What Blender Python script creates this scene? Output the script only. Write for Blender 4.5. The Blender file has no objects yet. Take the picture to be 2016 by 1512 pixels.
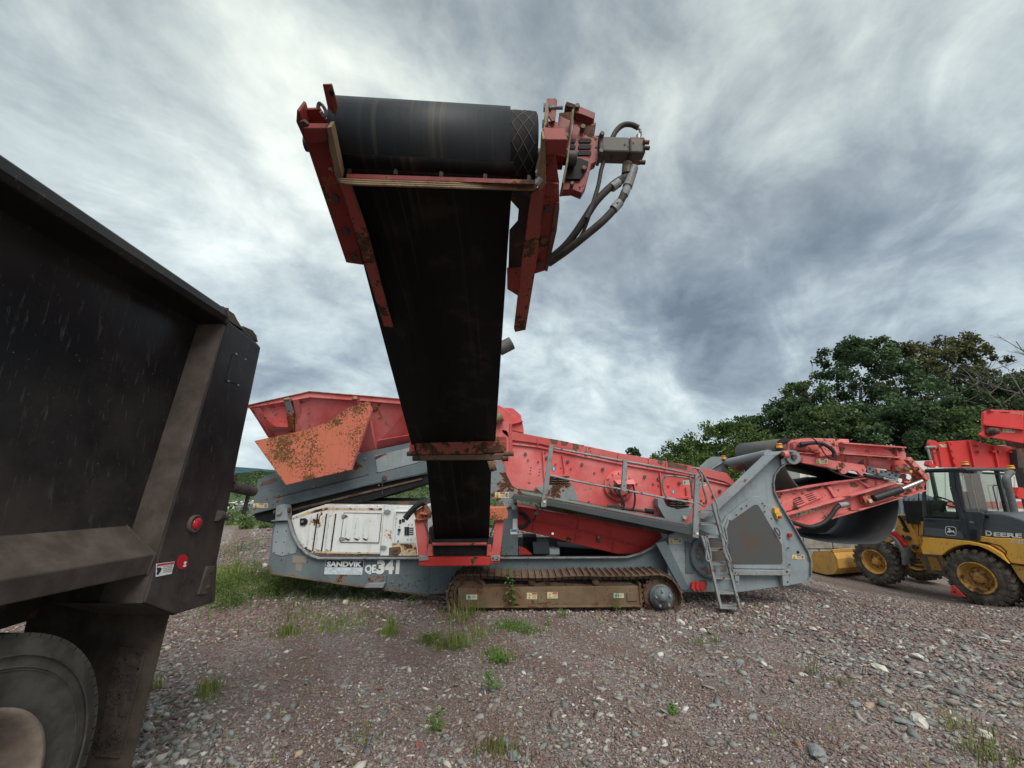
import bpy, math, random
import numpy as np
from mathutils import Vector, Matrix, noise

random.seed(7); rng = np.random.default_rng(7)
R = math.radians
scene = bpy.context.scene
COL = scene.collection

# ------------------------------------------------------------------ camera
EYE = 1.62
F_PX = 800.0; PITCH = R(12.0)
cam_d = bpy.data.cameras.new('camera'); cam = bpy.data.objects.new('camera', cam_d); COL.objects.link(cam)
cam.location = (0, 0, EYE); cam.rotation_euler = (R(90) + PITCH, 0, 0)
cam_d.sensor_width = 36; cam_d.lens = F_PX / 2016 * 36; cam_d.clip_start = 0.05; cam_d.clip_end = 9000
scene.camera = cam

# ------------------------------------------------------------------ node helpers
def N(nt, typ, **kw):
    n = nt.nodes.new(typ)
    for k, v in kw.items():
        if k in ('op',): n.operation = v
        elif hasattr(n, k): setattr(n, k, v)
    return n
def LK(nt, a, b): nt.links.new(a, b)
def setin(n, **kw):
    for k, v in kw.items(): n.inputs[k.replace('_', ' ')].default_value = v
def mixc(nt, fac, a, b, mode='MIX'):
    m = nt.nodes.new('ShaderNodeMix'); m.data_type = 'RGBA'; m.blend_type = mode
    for sock, v in ((m.inputs[0], fac), (m.inputs[6], a), (m.inputs[7], b)):
        if isinstance(v, bpy.types.NodeSocket): nt.links.new(v, sock)
        elif isinstance(v, (int, float)): sock.default_value = v if sock == m.inputs[0] else (v, v, v, 1)
        else: sock.default_value = tuple(v) + ((1,) if len(v) == 3 else ())
    return m.outputs[2]
def mth(nt, op, a, b=None, c=None, clamp=False):
    m = nt.nodes.new('ShaderNodeMath'); m.operation = op; m.use_clamp = clamp
    for i, v in enumerate((a, b, c)):
        if v is None: continue
        if isinstance(v, bpy.types.NodeSocket): nt.links.new(v, m.inputs[i])
        else: m.inputs[i].default_value = v
    return m.outputs[0]
def ramp(nt, src, a, b, lo=0.0, hi=1.0):
    m = nt.nodes.new('ShaderNodeMapRange'); m.interpolation_type = 'SMOOTHSTEP'
    nt.links.new(src, m.inputs[0])
    m.inputs[1].default_value = a; m.inputs[2].default_value = b; m.inputs[3].default_value = lo; m.inputs[4].default_value = hi
    return m.outputs[0]
def nz(nt, vec, scale, detail=6, rough=.55, dist=0.0, typ=None):
    n = nt.nodes.new('ShaderNodeTexNoise')
    n.inputs['Scale'].default_value = scale; n.inputs['Detail'].default_value = detail
    n.inputs['Roughness'].default_value = rough; n.inputs['Distortion'].default_value = dist
    if vec is not None: nt.links.new(vec, n.inputs['Vector'])
    return n.outputs[0]
def vscale(nt, vec, s, off=(0, 0, 0)):
    m = nt.nodes.new('ShaderNodeMapping'); nt.links.new(vec, m.inputs[0])
    m.inputs['Scale'].default_value = s; m.inputs['Location'].default_value = off
    return m.outputs[0]

# ------------------------------------------------------------------ world (overcast sky with cloud bank)
SUN_EL = R(52); SUN_AZ = R(158)       # azimuth measured clockwise from +Y : behind the camera, a little right
def px_dir(px, py):
    u = 756 - py
    return Vector((px - 1008, F_PX * math.cos(PITCH) - u * math.sin(PITCH), F_PX * math.sin(PITCH) + u * math.cos(PITCH))).normalized()
world = bpy.data.worlds.new('World'); scene.world = world; world.use_nodes = True
wt = world.node_tree
for n in list(wt.nodes): wt.nodes.remove(n)
def build_world(nt):
    out = nt.nodes.new('ShaderNodeOutputWorld'); bg = nt.nodes.new('ShaderNodeBackground')
    sky = nt.nodes.new('ShaderNodeTexSky'); sky.sky_type = 'NISHITA'; sky.sun_disc = False
    sky.sun_elevation = SUN_EL; sky.sun_rotation = SUN_AZ; sky.air_density = 1.0; sky.dust_density = 2.0
    tc = nt.nodes.new('ShaderNodeTexCoord'); d = tc.outputs['Generated']
    sp = nt.nodes.new('ShaderNodeSeparateXYZ'); LK(nt, d, sp.inputs[0])
    zz = mth(nt, 'ADD', mth(nt, 'MAXIMUM', sp.outputs[2], 0.0), 0.50)
    cx = nt.nodes.new('ShaderNodeCombineXYZ')
    LK(nt, mth(nt, 'DIVIDE', sp.outputs[0], zz), cx.inputs[0]); LK(nt, mth(nt, 'DIVIDE', sp.outputs[1], zz), cx.inputs[1])
    uv = cx.outputs[0]
    # wind-drawn distortion
    w1 = nt.nodes.new('ShaderNodeTexNoise'); w1.inputs['Scale'].default_value = .9; w1.inputs['Detail'].default_value = 3; LK(nt, uv, w1.inputs['Vector'])
    vm = nt.nodes.new('ShaderNodeVectorMath'); vm.operation = 'MULTIPLY_ADD'
    LK(nt, w1.outputs[1], vm.inputs[0]); vm.inputs[1].default_value = (.26, .26, .26); LK(nt, uv, vm.inputs[2])
    rot = nt.nodes.new('ShaderNodeMapping'); LK(nt, vm.outputs[0], rot.inputs[0]); rot.inputs['Rotation'].default_value = (0, 0, R(38)); rot.inputs['Scale'].default_value = (1.25, 1.25, 1)
    big = nz(nt, rot.outputs[0], 1.5, 12, .56, .35)
    wisp = nz(nt, vscale(nt, rot.outputs[0], (1, .62, 1)), 4.4, 14, .60, .5)
    fine = nz(nt, vm.outputs[0], 13.0, 10, .62, .0)
    def blob(px, py, sharp):
        v = px_dir(px, py)
        dp = nt.nodes.new('ShaderNodeVectorMath'); dp.operation = 'DOT_PRODUCT'; LK(nt, d, dp.inputs[0]); dp.inputs[1].default_value = v
        return mth(nt, 'POWER', mth(nt, 'MAXIMUM', dp.outputs['Value'], 0.0), sharp)
    val = mth(nt, 'MULTIPLY_ADD', big, 1.60, -.235)
    val = mth(nt, 'MULTIPLY_ADD', mth(nt, 'SUBTRACT', wisp, .5), 1.0, val)
    val = mth(nt, 'MULTIPLY_ADD', mth(nt, 'SUBTRACT', fine, .5), .34, val)
    for px, py, s, a in ((330, 420, 9, .15), (760, 60, 22, -.05), (60, 160, 20, -.10), (1720, 540, 14, -.15), (1330, 560, 30, -.20), (1560, 250, 50, .20),
                         (1200, 760, 60, .02), (430, 330, 90, .06), (1000, 900, 25, -.06), (1960, 260, 30, .10), (1250, 120, 20, -.14), (620, 690, 60, -.20), (60, 60, 30, -.08), (1500, 760, 60, -.02), (2000, 20, 30, -.06), (1150, 330, 60, -.06)):
        val = mth(nt, 'MULTIPLY_ADD', blob(px, py, s), a, val)
    cr = nt.nodes.new('ShaderNodeValToRGB'); LK(nt, val, cr.inputs[0])
    e = cr.color_ramp.elements
    e[0].position = -.0; e[0].color = (.125, .160, .200, 1)
    e[1].position = .97; e[1].color = (.72, .785, .785, 1)
    for p, c in ((.18, (.185, .228, .272)), (.34, (.245, .295, .34)), (.52, (.355, .42, .455)), (.70, (.485, .56, .58)), (.84, (.61, .685, .69))):
        q = cr.color_ramp.elements.new(p); q.color = c + (1,)
    up_t = ramp(nt, sp.outputs[2], .25, .75)
    colr = mixc(nt, up_t, cr.outputs[0], mixc(nt, 1.0, cr.outputs[0], (1.04, 1.0, .93), 'MULTIPLY'))
    # thin pale band near the horizon
    hz = ramp(nt, sp.outputs[2], 0.0, .2, .55, 0.0)
    col = mixc(nt, hz, colr, (.50, .60, .66))
    # the real sky shows faintly through thin cloud
    s2 = nt.nodes.new('ShaderNodeVectorMath'); s2.operation = 'SCALE'; LK(nt, sky.outputs[0], s2.inputs[0]); s2.inputs['Scale'].default_value = .10
    col = mixc(nt, .10, col, s2.outputs[0])
    gr = ramp(nt, sp.outputs[2], -.02, 0.0, 1.0, 0.0)
    col = mixc(nt, gr, col, (.20, .20, .19))
    LK(nt, col, bg.inputs[0]); bg.inputs[1].default_value = .76
    LK(nt, bg.outputs[0], out.inputs[0])
build_world(wt)
sd = bpy.data.lights.new('sun', 'SUN'); so = bpy.data.objects.new('sun', sd); COL.objects.link(so)
sd.energy = 1.5; sd.angle = R(38); sd.color = (1.0, .96, .90)
sv = Vector((math.sin(SUN_AZ) * math.cos(SUN_EL), math.cos(SUN_AZ) * math.cos(SUN_EL), math.sin(SUN_EL)))
so.rotation_euler = sv.to_track_quat('Z', 'Y').to_euler(); so.location = (-4, -8, 12)
vs = scene.view_settings; vs.view_transform = 'Standard'; vs.look = 'None'; vs.exposure = 0.90; vs.gamma = 1.0; vs.use_curve_mapping = False

# ------------------------------------------------------------------ materials
M = {}
def newmat(name):
    m = bpy.data.materials.new(name); m.use_nodes = True; nt = m.node_tree
    b = nt.nodes['Principled BSDF']; M[name] = m
    return m, nt, b
def geo_pos(nt): return nt.nodes.new('ShaderNodeNewGeometry').outputs['Position']
def bump(nt, b, h, strength=.3, dist=.01):
    n = nt.nodes.new('ShaderNodeBump'); n.inputs['Strength'].default_value = strength; n.inputs['Distance'].default_value = dist
    LK(nt, h, n.inputs['Height']); LK(nt, n.outputs[0], b.inputs['Normal'])
RUST = (.055, .026, .016); RUST_O = (.30, .105, .035)
def paint(name, base, thr=.66, fleck=26.0, edge=.75, gamp=.42, fade=None, fade_amt=.5, rough=.45, scale=2.6, speck=.70, rustdeep=RUST, halo=RUST_O, dirt=.35, dirtcol=(.11, .085, .07), streak=.3):
    m, nt, b = newmat(name); p = geo_pos(nt)
    fade = fade or tuple(min(1, c * 1.3 + .03) for c in base)
    f = ramp(nt, nz(nt, p, 1.3, 6, .6), .35, .68)
    col = mixc(nt, mth(nt, 'MULTIPLY', f, fade_amt), base, fade)
    # dusty run-down streaks
    st = ramp(nt, nz(nt, vscale(nt, p, (14, 14, 1.1)), 1.0, 5, .6), .50, .78)
    col = mixc(nt, mth(nt, 'MULTIPLY', st, streak), col, dirtcol)
    dd = ramp(nt, nz(nt, p, 5.5, 8, .65), .48, .75)
    col = mixc(nt, mth(nt, 'MULTIPLY', dd, dirt), col, dirtcol)
    thr = .5 + (thr - .5) * .78; speck = .5 + (speck - .5) * .86
    n1 = nz(nt, p, scale, 11, .66, .15)
    hal = ramp(nt, n1, thr - .045, thr)
    chip = ramp(nt, n1, thr, thr + .008)
    n2 = nz(nt, p, fleck, 5, .6)
    gate = mth(nt, 'SUBTRACT', nz(nt, p, 1.7, 3, .5), .5)
    sp = ramp(nt, mth(nt, 'MULTIPLY_ADD', gate, gamp, n2), speck, speck + .03)
    chip = mth(nt, 'MAXIMUM', chip, sp)
    bv = nt.nodes.new('ShaderNodeBevel'); bv.samples = 3; bv.inputs['Radius'].default_value = .016
    gg = nt.nodes.new('ShaderNodeNewGeometry'); dt = nt.nodes.new('ShaderNodeVectorMath'); dt.operation = 'DOT_PRODUCT'
    LK(nt, bv.outputs[0], dt.inputs[0]); LK(nt, gg.outputs['True Normal'], dt.inputs[1])
    eg = ramp(nt, dt.outputs['Value'], .995, .90)
    ew = mth(nt, 'MULTIPLY', eg, ramp(nt, nz(nt, p, 9, 6, .65), .47, .56))
    chip = mth(nt, 'MAXIMUM', chip, mth(nt, 'MULTIPLY', ew, edge))
    col = mixc(nt, mth(nt, 'MULTIPLY', hal, .55), col, halo)
    rc = mixc(nt, ramp(nt, nz(nt, p, 30, 6, .7), .4, .65), rustdeep, tuple(c * 2.2 for c in rustdeep))
    col = mixc(nt, chip, col, rc)
    LK(nt, col, b.inputs['Base Color'])
    LK(nt, mth(nt, 'MULTIPLY_ADD', mth(nt, 'MAXIMUM', chip, dd), .9 - rough, rough, clamp=True), b.inputs['Roughness'])
    b.inputs['Specular IOR Level'].default_value = .35
    hgt = mth(nt, 'MULTIPLY_ADD', chip, -1.0, mth(nt, 'MULTIPLY', nz(nt, p, 9, 5), .35))
    bump(nt, b, hgt, .5, .004)
    return m
paint('red', (.54, .085, .08), thr=.675, fade=(.62, .17, .155), fade_amt=.75, rough=.5, dirt=.22, streak=.16)
paint('red_clean', (.60, .088, .085), thr=.715, fade=(.76, .26, .245), fade_amt=.85, rough=.45, dirt=.14, speck=.74, streak=.10)
paint('red_low', (.58, .036, .032), thr=.70, fade=(.56, .045, .04), rough=.42, dirt=.25, speck=.73)
paint('red_rust', (.58, .10, .085), thr=.575, fade=(.68, .22, .19), fade_amt=.8, rough=.55, dirt=.3, speck=.68)
paint('red_tail', (.64, .135, .125), thr=.625, fade=(.74, .27, .25), fade_amt=.9, rough=.55, dirt=.2, scale=3.4, speck=.69)
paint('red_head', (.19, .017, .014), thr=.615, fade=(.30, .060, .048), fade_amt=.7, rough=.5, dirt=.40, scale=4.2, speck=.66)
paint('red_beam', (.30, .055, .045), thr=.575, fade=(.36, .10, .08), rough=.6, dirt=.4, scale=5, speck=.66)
paint('orange_rust', (.52, .165, .085), thr=.62, fleck=42, gamp=.95, fade=(.60, .15, .11), fade_amt=.9, rough=.7, scale=3.2, speck=.54, halo=(.44, .16, .04), rustdeep=(.10, .045, .018), dirt=.35, dirtcol=(.30, .12, .03), streak=.5)
paint('grey', (.105, .136, .150), thr=.68, fade=(.165, .20, .212), fade_amt=.8, rough=.5, dirt=.3, speck=.695, streak=.3)
paint('grey_light', (.23, .27, .285), thr=.71, fade=(.32, .355, .37), fade_amt=.8, rough=.5, dirt=.25, speck=.71, streak=.3)
paint('grey_rust', (.20, .235, .245), thr=.565, fade=(.30, .335, .34), fade_amt=.8, rough=.55, dirt=.3, speck=.69)
paint('grey_dark', (.055, .065, .072), thr=.74, fade=(.08, .09, .10), rough=.5, dirt=.3, speck=.74)
paint('white_cover', (.70, .72, .71), thr=.69, fade=(.70, .71, .70), rough=.45, scale=3.2, dirt=.20, dirtcol=(.42, .36, .26), speck=.72, halo=(.55, .33, .13), streak=.4)
paint('white_rust', (.60, .50, .36), thr=.54, fade=(.62, .40, .18), fade_amt=.9, rough=.6, scale=5, dirt=.5, dirtcol=(.50, .24, .07), speck=.62, halo=(.55, .25, .07))
paint('galv', (.24, .26, .265), thr=.66, fade=(.34, .35, .35), rough=.5, scale=7, dirt=.5, speck=.66)
paint('track_rust', (.120, .075, .052), thr=.60, fade=(.19, .135, .095), fade_amt=.9, rough=.85, scale=4, dirt=.5, dirtcol=(.11, .075, .05), speck=.62, rustdeep=(.06, .03, .02), halo=(.15, .07, .04))
paint('track_beam', (.130, .078, .045), thr=.61, fade=(.20, .150, .09), fade_amt=.9, rough=.8, scale=3, dirt=.5, dirtcol=(.13, .075, .045), speck=.66, rustdeep=(.07, .035, .02), halo=(.17, .08, .04), streak=.5)
paint('yellow', (.80, .40, .035), thr=.76, edge=.3, fade=(.78, .45, .12), fade_amt=.7, rough=.4, dirt=.25, speck=.73)
paint('yellow_dirty', (.64, .34, .06), thr=.69, fade=(.50, .30, .10), fade_amt=.8, rough=.6, dirt=.5, speck=.68)
paint('loader_black', (.030, .036, .043), thr=.80, fade=(.06, .068, .076), rough=.4, dirt=.3, speck=.78, dirtcol=(.10, .10, .10))
paint('loader_hood', (.075, .085, .095), thr=.82, fade=(.115, .125, .14), rough=.5, dirt=.25, speck=.80, dirtcol=(.15, .15, .14))
paint('bright_red', (.60, .040, .036), thr=.85, fade=(.66, .095, .085), rough=.4, dirt=.12, speck=.78, streak=.06)
paint('chrome_rod', (.45, .46, .47), thr=.8, rough=.25, dirt=.2, speck=.76)
M['chrome_rod'].node_tree.nodes['Principled BSDF'].inputs['Metallic'].default_value = .8
paint('dark_steel', (.045, .042, .040), thr=.62, fade=(.09, .08, .07), rough=.6, dirt=.5, speck=.66)
paint('motor_steel', (.085, .080, .068), thr=.64, fade=(.14, .12, .10), rough=.55, dirt=.5, speck=.64)
paint('brass_dirty', (.23, .16, .09), thr=.62, fade=(.30, .22, .13), rough=.6, dirt=.4, speck=.64)

def simple(name, col, rough=.6, metal=0, var=.25, scale=8, bmp=.0, spec=.4):
    m, nt, b = newmat(name); p = geo_pos(nt)
    f = nz(nt, p, scale, 7, .6)
    c = mixc(nt, ramp(nt, f, .3, .7), tuple(x * (1 - var) for x in col), tuple(min(1, x * (1 + var)) for x in col))
    LK(nt, c, b.inputs['Base Color']); b.inputs['Roughness'].default_value = rough; b.inputs['Metallic'].default_value = metal
    b.inputs['Specular IOR Level'].default_value = spec
    if bmp: bump(nt, b, f, bmp, .01)
    return m
simple('white_print', (.72, .73, .72), .6, var=.08, scale=20)
simple('black_print', (.02, .025, .035), .5, var=.2)
simple('pale_blue_print', (.50, .58, .63), .6, var=.25, scale=25)
simple('cream', (.58, .53, .36), .6, var=.15, scale=30)
simple('label_yellow', (.62, .44, .06), .6, var=.1)
simple('label_red', (.50, .05, .045), .6, var=.15, scale=30)
simple('label_blue', (.06, .25, .38), .6, var=.1)
simple('dull_brown_label', (.27, .23, .19), .7, var=.15)
simple('steel_bolt', (.30, .31, .31), .4, .5)
simple('rubber_hose', (.018, .018, .019), .55, var=.3, scale=20)
simple('hose_brown', (.045, .038, .034), .7, var=.3, scale=20)
simple('rubber_black', (.012, .012, .013), .7, var=.4, scale=10, spec=.25)
simple('beacon_orange', (.66, .25, .03), .25, var=.05)
simple('lamp_red', (.45, .02, .03), .2, var=.1)
simple('lamp_white', (.75, .75, .72), .2, var=.05)
simple('concrete', (.27, .26, .235), .9, var=.25, scale=5, bmp=.3)
simple('pale_sheet', (.62, .62, .57), .6, var=.08, scale=2)
simple('blue_sheet', (.20, .25, .29), .5, var=.12, scale=3)
simple('bark', (.085, .068, .052), .9, var=.4, scale=14, bmp=.5)
simple('dead_bark', (.16, .14, .125), .9, var=.3, scale=14, bmp=.4)
simple('seat_fabric', (.05, .05, .05), .9)
simple('dusty_plastic', (.12, .125, .125), .7, var=.25, scale=14)
simple('dead_stalk', (.20, .13, .07), .9, var=.3, scale=30)

def belt_mat(name, base, streaks, along, rough=.62, cross=30, axis_scale=None):
    m, nt, b = newmat(name); p = geo_pos(nt)
    s = ramp(nt, nz(nt, vscale(nt, p, along), 1.0, 6, .6), .55, .75)
    c = mixc(nt, mth(nt, 'MULTIPLY', s, .8), base, streaks)
    d = ramp(nt, nz(nt, p, 3.5, 8, .65), .5, .75)
    c = mixc(nt, mth(nt, 'MULTIPLY', d, .45), c, streaks)
    LK(nt, c, b.inputs['Base Color']); b.inputs['Roughness'].default_value = rough; b.inputs['Specular IOR Level'].default_value = .22
    bump(nt, b, nz(nt, vscale(nt, p, along), 2.0, 6), .25, .004)
belt_mat('belt', (.0040, .0040, .0045), (.052, .037, .026), (17, .35, .35), rough=.75)
belt_mat('belt_drum', (.030, .034, .038), (.10, .088, .072), (24, .4, .4), rough=.55)
belt_mat('belt_worn', (.125, .12, .108), (.19, .18, .155), (2, 6, 2))
belt_mat('belt_dark', (.014, .014, .015), (.04, .038, .035), (.5, 12, .5))
belt_mat('belt_charcoal', (.045, .046, .048), (.085, .083, .078), (.8, 9, .8))

def tyre_mat(name, base, dust):
    m, nt, b = newmat(name); p = geo_pos(nt)
    c = mixc(nt, ramp(nt, nz(nt, p, 7, 8, .65), .35, .68), base, dust)
    LK(nt, c, b.inputs['Base Color']); b.inputs['Roughness'].default_value = .85; b.inputs['Specular IOR Level'].default_value = .25
    bump(nt, b, nz(nt, p, 60, 4), .25, .003)
tyre_mat('tyre', (.045, .040, .035), (.15, .125, .102))
tyre_mat('tyre_truck', (.045, .043, .038), (.095, .088, .076))
tyre_mat('rim_tan', (.16, .125, .10), (.28, .225, .185))
tyre_mat('truck_dusty', (.058, .046, .039), (.100, .080, .068))
tyre_mat('flap_rubber', (.060, .047, .038), (.115, .090, .074))
def truck_black():
    m, nt, b = newmat('truck_black'); p = geo_pos(nt)
    c = mixc(nt, ramp(nt, nz(nt, p, 2.2, 8, .6), .35, .75), (.006, .0068, .0085), (.026, .023, .021))
    sc = ramp(nt, nz(nt, vscale(nt, p, (20, 20, 3)), 3.0, 7, .7), .58, .66)
    c = mixc(nt, mth(nt, 'MULTIPLY', sc, .35), c, (.12, .11, .10))
    # road dust thickens towards the lower edge of the body
    sx = nt.nodes.new('ShaderNodeSeparateXYZ'); LK(nt, p, sx.inputs[0])
    g = mth(nt, 'MULTIPLY', ramp(nt, sx.outputs[2], 1.0, 2.3, .55, .0), ramp(nt, nz(nt, p, 6, 8, .7), .25, .7))
    c = mixc(nt, g, c, (.062, .052, .047))
    spk = ramp(nt, nz(nt, p, 75, 3, .6), .70, .74, 0, .5); c = mixc(nt, spk, c, (.20, .18, .16))
    lo_ = mth(nt, 'MULTIPLY', ramp(nt, sx.outputs[2], .8, 1.7, .8, .0), ramp(nt, nz(nt, p, 9, 9, .75), .3, .6)); c = mixc(nt, lo_, c, (.078, .063, .055))
    LK(nt, c, b.inputs['Base Color']); LK(nt, mth(nt, 'MULTIPLY_ADD', g, .5, .30), b.inputs['Roughness']); b.inputs['Specular IOR Level'].default_value = .3
    bump(nt, b, nz(nt, p, 10, 6), .12, .003)
truck_black()
def mesh_guard():
    m, nt, b = newmat('guard_mesh'); p = geo_pos(nt)
    s = nt.nodes.new('ShaderNodeSeparateXYZ'); LK(nt, p, s.inputs[0])
    wx = mth(nt, 'SINE', mth(nt, 'MULTIPLY', s.outputs[0], 420)); wz = mth(nt, 'SINE', mth(nt, 'MULTIPLY', s.outputs[2], 420))
    hole = ramp(nt, mth(nt, 'MULTIPLY', wx, wz), -.1, .5)
    base = mixc(nt, ramp(nt, nz(nt, p, 2.2, 6, .6), .42, .62), (.105, .112, .112), (.135, .098, .078))
    c = mixc(nt, hole, base, (.012, .012, .012))
    LK(nt, c, b.inputs['Base Color']); b.inputs['Roughness'].default_value = .6
    bump(nt, b, hole, .5, -.003)
mesh_guard()
def glass():
    m, nt, b = newmat('cab_glass')
    b.inputs['Base Color'].default_value = (.62, .80, .74, 1); b.inputs['Roughness'].default_value = .03
    tr = nt.nodes.new('ShaderNodeBsdfTransparent'); tr.inputs[0].default_value = (.72, .86, .80, 1)
    gl = nt.nodes.new('ShaderNodeBsdfGlossy'); gl.inputs['Roughness'].default_value = .05; gl.inputs[0].default_value = (.8, .85, .85, 1)
    fr = nt.nodes.new('ShaderNodeFresnel'); fr.inputs[0].default_value = 1.5
    mx = nt.nodes.new('ShaderNodeMixShader'); LK(nt, mth(nt, 'MULTIPLY_ADD', fr.outputs[0], .5, .04), mx.inputs[0]); LK(nt, tr.outputs[0], mx.inputs[1]); LK(nt, gl.outputs[0], mx.inputs[2])
    LK(nt, mx.outputs[0], nt.nodes['Material Output'].inputs[0])
glass()
def leaf_mat(name, a, b_, sat=.5, trans=.25):
    m, nt, b = newmat(name)
    g = nt.nodes.new('ShaderNodeNewGeometry'); rr = g.outputs['Random Per Island']
    c = mixc(nt, rr, a, b_)
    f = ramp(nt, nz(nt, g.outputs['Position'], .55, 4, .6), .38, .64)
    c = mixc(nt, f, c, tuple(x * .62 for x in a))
    LK(nt, c, b.inputs['Base Color']); b.inputs['Roughness'].default_value = .62; b.inputs['Specular IOR Level'].default_value = .22
    tl = nt.nodes.new('ShaderNodeBsdfTranslucent'); LK(nt, c, tl.inputs[0])
    mx = nt.nodes.new('ShaderNodeMixShader'); mx.inputs[0].default_value = trans
    LK(nt, b.outputs[0], mx.inputs[1]); LK(nt, tl.outputs[0], mx.inputs[2]); LK(nt, mx.outputs[0], nt.nodes['Material Output'].inputs[0])
leaf_mat('leaf_dark', (.052, .098, .042), (.125, .19, .082))
leaf_mat('leaf_mid', (.074, .122, .042), (.165, .225, .085))
leaf_mat('leaf_olive', (.088, .106, .044), (.215, .205, .10))
leaf_mat('leaf_bright', (.075, .130, .030), (.17, .235, .060))
leaf_mat('grass_blade', (.16, .23, .045), (.36, .40, .13), trans=.3)
leaf_mat('grass_dry', (.22, .18, .08), (.34, .29, .15), trans=.2)
leaf_mat('weed_leaf', (.07, .18, .035), (.16, .32, .07), trans=.3)

def gravel_stone_mat():
    m, nt, b = newmat('gravel_stone')
    g = nt.nodes.new('ShaderNodeNewGeometry')
    cr = nt.nodes.new('ShaderNodeValToRGB'); LK(nt, g.outputs['Random Per Island'], cr.inputs[0]); cr.color_ramp.interpolation = 'CONSTANT'
    cols = [(0, (.185, .128, .118)), (.20, (.235, .172, .158)), (.36, (.135, .094, .088)), (.50, (.29, .23, .21)), (.61, (.20, .198, .192)), (.68, (.27, .27, .258)),
            (.74, (.235, .130, .108)), (.82, (.40, .355, .30)), (.90, (.46, .44, .40)), (.93, (.34, .23, .18)), (.975, (.62, .60, .55))]
    e = cr.color_ramp.elements
    e[0].position = 0; e[0].color = cols[0][1] + (1,); e[1].position = cols[1][0]; e[1].color = cols[1][1] + (1,)
    for p_, c_ in cols[2:]:
        q = e.new(p_); q.color = c_ + (1,)
    f = nz(nt, g.outputs['Position'], 90, 5, .6)
    c = mixc(nt, ramp(nt, f, .3, .7, 0, .35), cr.outputs[0], (.17, .145, .135))
    c = mixc(nt, ramp(nt, nz(nt, g.outputs['Position'], .55, 5, .6), .46, .62, 0, .6), c, (.20, .135, .118))
    LK(nt, c, b.inputs['Base Color']); b.inputs['Roughness'].default_value = .82; b.inputs['Specular IOR Level'].default_value = .3
    m2, nt, b = newmat('slate_stone')
    g = nt.nodes.new('ShaderNodeNewGeometry')
    cr = nt.nodes.new('ShaderNodeValToRGB'); LK(nt, g.outputs['Random Per Island'], cr.inputs[0]); cr.color_ramp.interpolation = 'CONSTANT'
    cols = [(0, (.165, .178, .172)), (.18, (.22, .228, .215)), (.34, (.12, .125, .125)), (.45, (.28, .285, .265)), (.56, (.165, .115, .105)), (.68, (.22, .17, .155)), (.82, (.34, .33, .29)), (.90, (.48, .46, .40)), (.95, (.26, .13, .09)), (.975, (.60, .58, .53))]
    e = cr.color_ramp.elements
    e[0].position = 0; e[0].color = cols[0][1] + (1,); e[1].position = cols[1][0]; e[1].color = cols[1][1] + (1,)
    for p_, c_ in cols[2:]:
        q = e.new(p_); q.color = c_ + (1,)
    f = nz(nt, vscale(nt, g.outputs['Position'], (1, 1, 4)), 50, 6, .65)
    c = mixc(nt, ramp(nt, f, .35, .75, 0, .45), cr.outputs[0], (.36, .34, .30))
    LK(nt, c, b.inputs['Base Color']); b.inputs['Roughness'].default_value = .78; b.inputs['Specular IOR Level'].default_value = .35
    bump(nt, b, f, .3, .003)
gravel_stone_mat()
for nm, cc in (('rock_pale', (.52, .49, .43)), ('rock_grey', (.21, .225, .225)), ('rock_red', (.22, .09, .07)), ('rock_tan', (.36, .28, .19))):
    simple(nm, cc, .8, var=.25, scale=30, bmp=.4)
def ground_mat():
    m, nt, b = newmat('ground_gravel'); p = geo_pos(nt)
    v = nt.nodes.new('ShaderNodeTexVoronoi'); v.inputs['Scale'].default_value = 62; LK(nt, p, v.inputs['Vector'])
    v2 = nt.nodes.new('ShaderNodeTexVoronoi'); v2.inputs['Scale'].default_value = 24; LK(nt, p, v2.inputs['Vector'])
    s1 = nt.nodes.new('ShaderNodeSeparateColor'); LK(nt, v.outputs['Color'], s1.inputs[0])
    s2 = nt.nodes.new('ShaderNodeSeparateColor'); LK(nt, v2.outputs['Color'], s2.inputs[0])
    c = mixc(nt, s1.outputs[0], (.150, .108, .098), (.31, .248, .228))
    c = mixc(nt, ramp(nt, s1.outputs[1], .88, .92), c, (.36, .34, .31))
    c = mixc(nt, ramp(nt, s2.outputs[1], .86, .88, 0, .8), c, (.20, .21, .205))
    c = mixc(nt, ramp(nt, s2.outputs[2], .93, .95, 0, .8), c, (.38, .35, .30))
    big = nz(nt, p, .8, 6, .6)
    c = mixc(nt, ramp(nt, big, .40, .62, 0, .5), c, (.155, .12, .115))
    mud = ramp(nt, nz(nt, p, .5, 5, .55, .3), .58, .70, 0, .55)
    c = mixc(nt, mud, c, (.13, .078, .062))
    sx0 = nt.nodes.new('ShaderNodeSeparateXYZ'); LK(nt, p, sx0.inputs[0])
    kk = mth(nt, 'ADD', mth(nt, 'MULTIPLY', sx0.outputs[0], .86), mth(nt, 'MULTIPLY', sx0.outputs[1], .50))
    kk = mth(nt, 'ADD', kk, mth(nt, 'MULTIPLY', nz(nt, p, .8, 3), .5))
    tr_ = ramp(nt, mth(nt, 'SINE', mth(nt, 'MULTIPLY', kk, 6.5)), .1, -.7, 0, .6)
    c = mixc(nt, tr_, c, (.165, .108, .092))
    # far beyond the yard the ground is green
    sx = nt.nodes.new('ShaderNodeSeparateXYZ'); LK(nt, p, sx.inputs[0])
    c = mixc(nt, ramp(nt, sx.outputs[1], 26, 34), c, (.055, .085, .030))
    LK(nt, c, b.inputs['Base Color']); b.inputs['Roughness'].default_value = .9; b.inputs['Specular IOR Level'].default_value = .2
    h = mth(nt, 'ADD', mth(nt, 'MULTIPLY', v.outputs['Distance'], -1.0), mth(nt, 'MULTIPLY', v2.outputs['Distance'], -1.6))
    bump(nt, b, h, 1.0, .012)
ground_mat()
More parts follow.
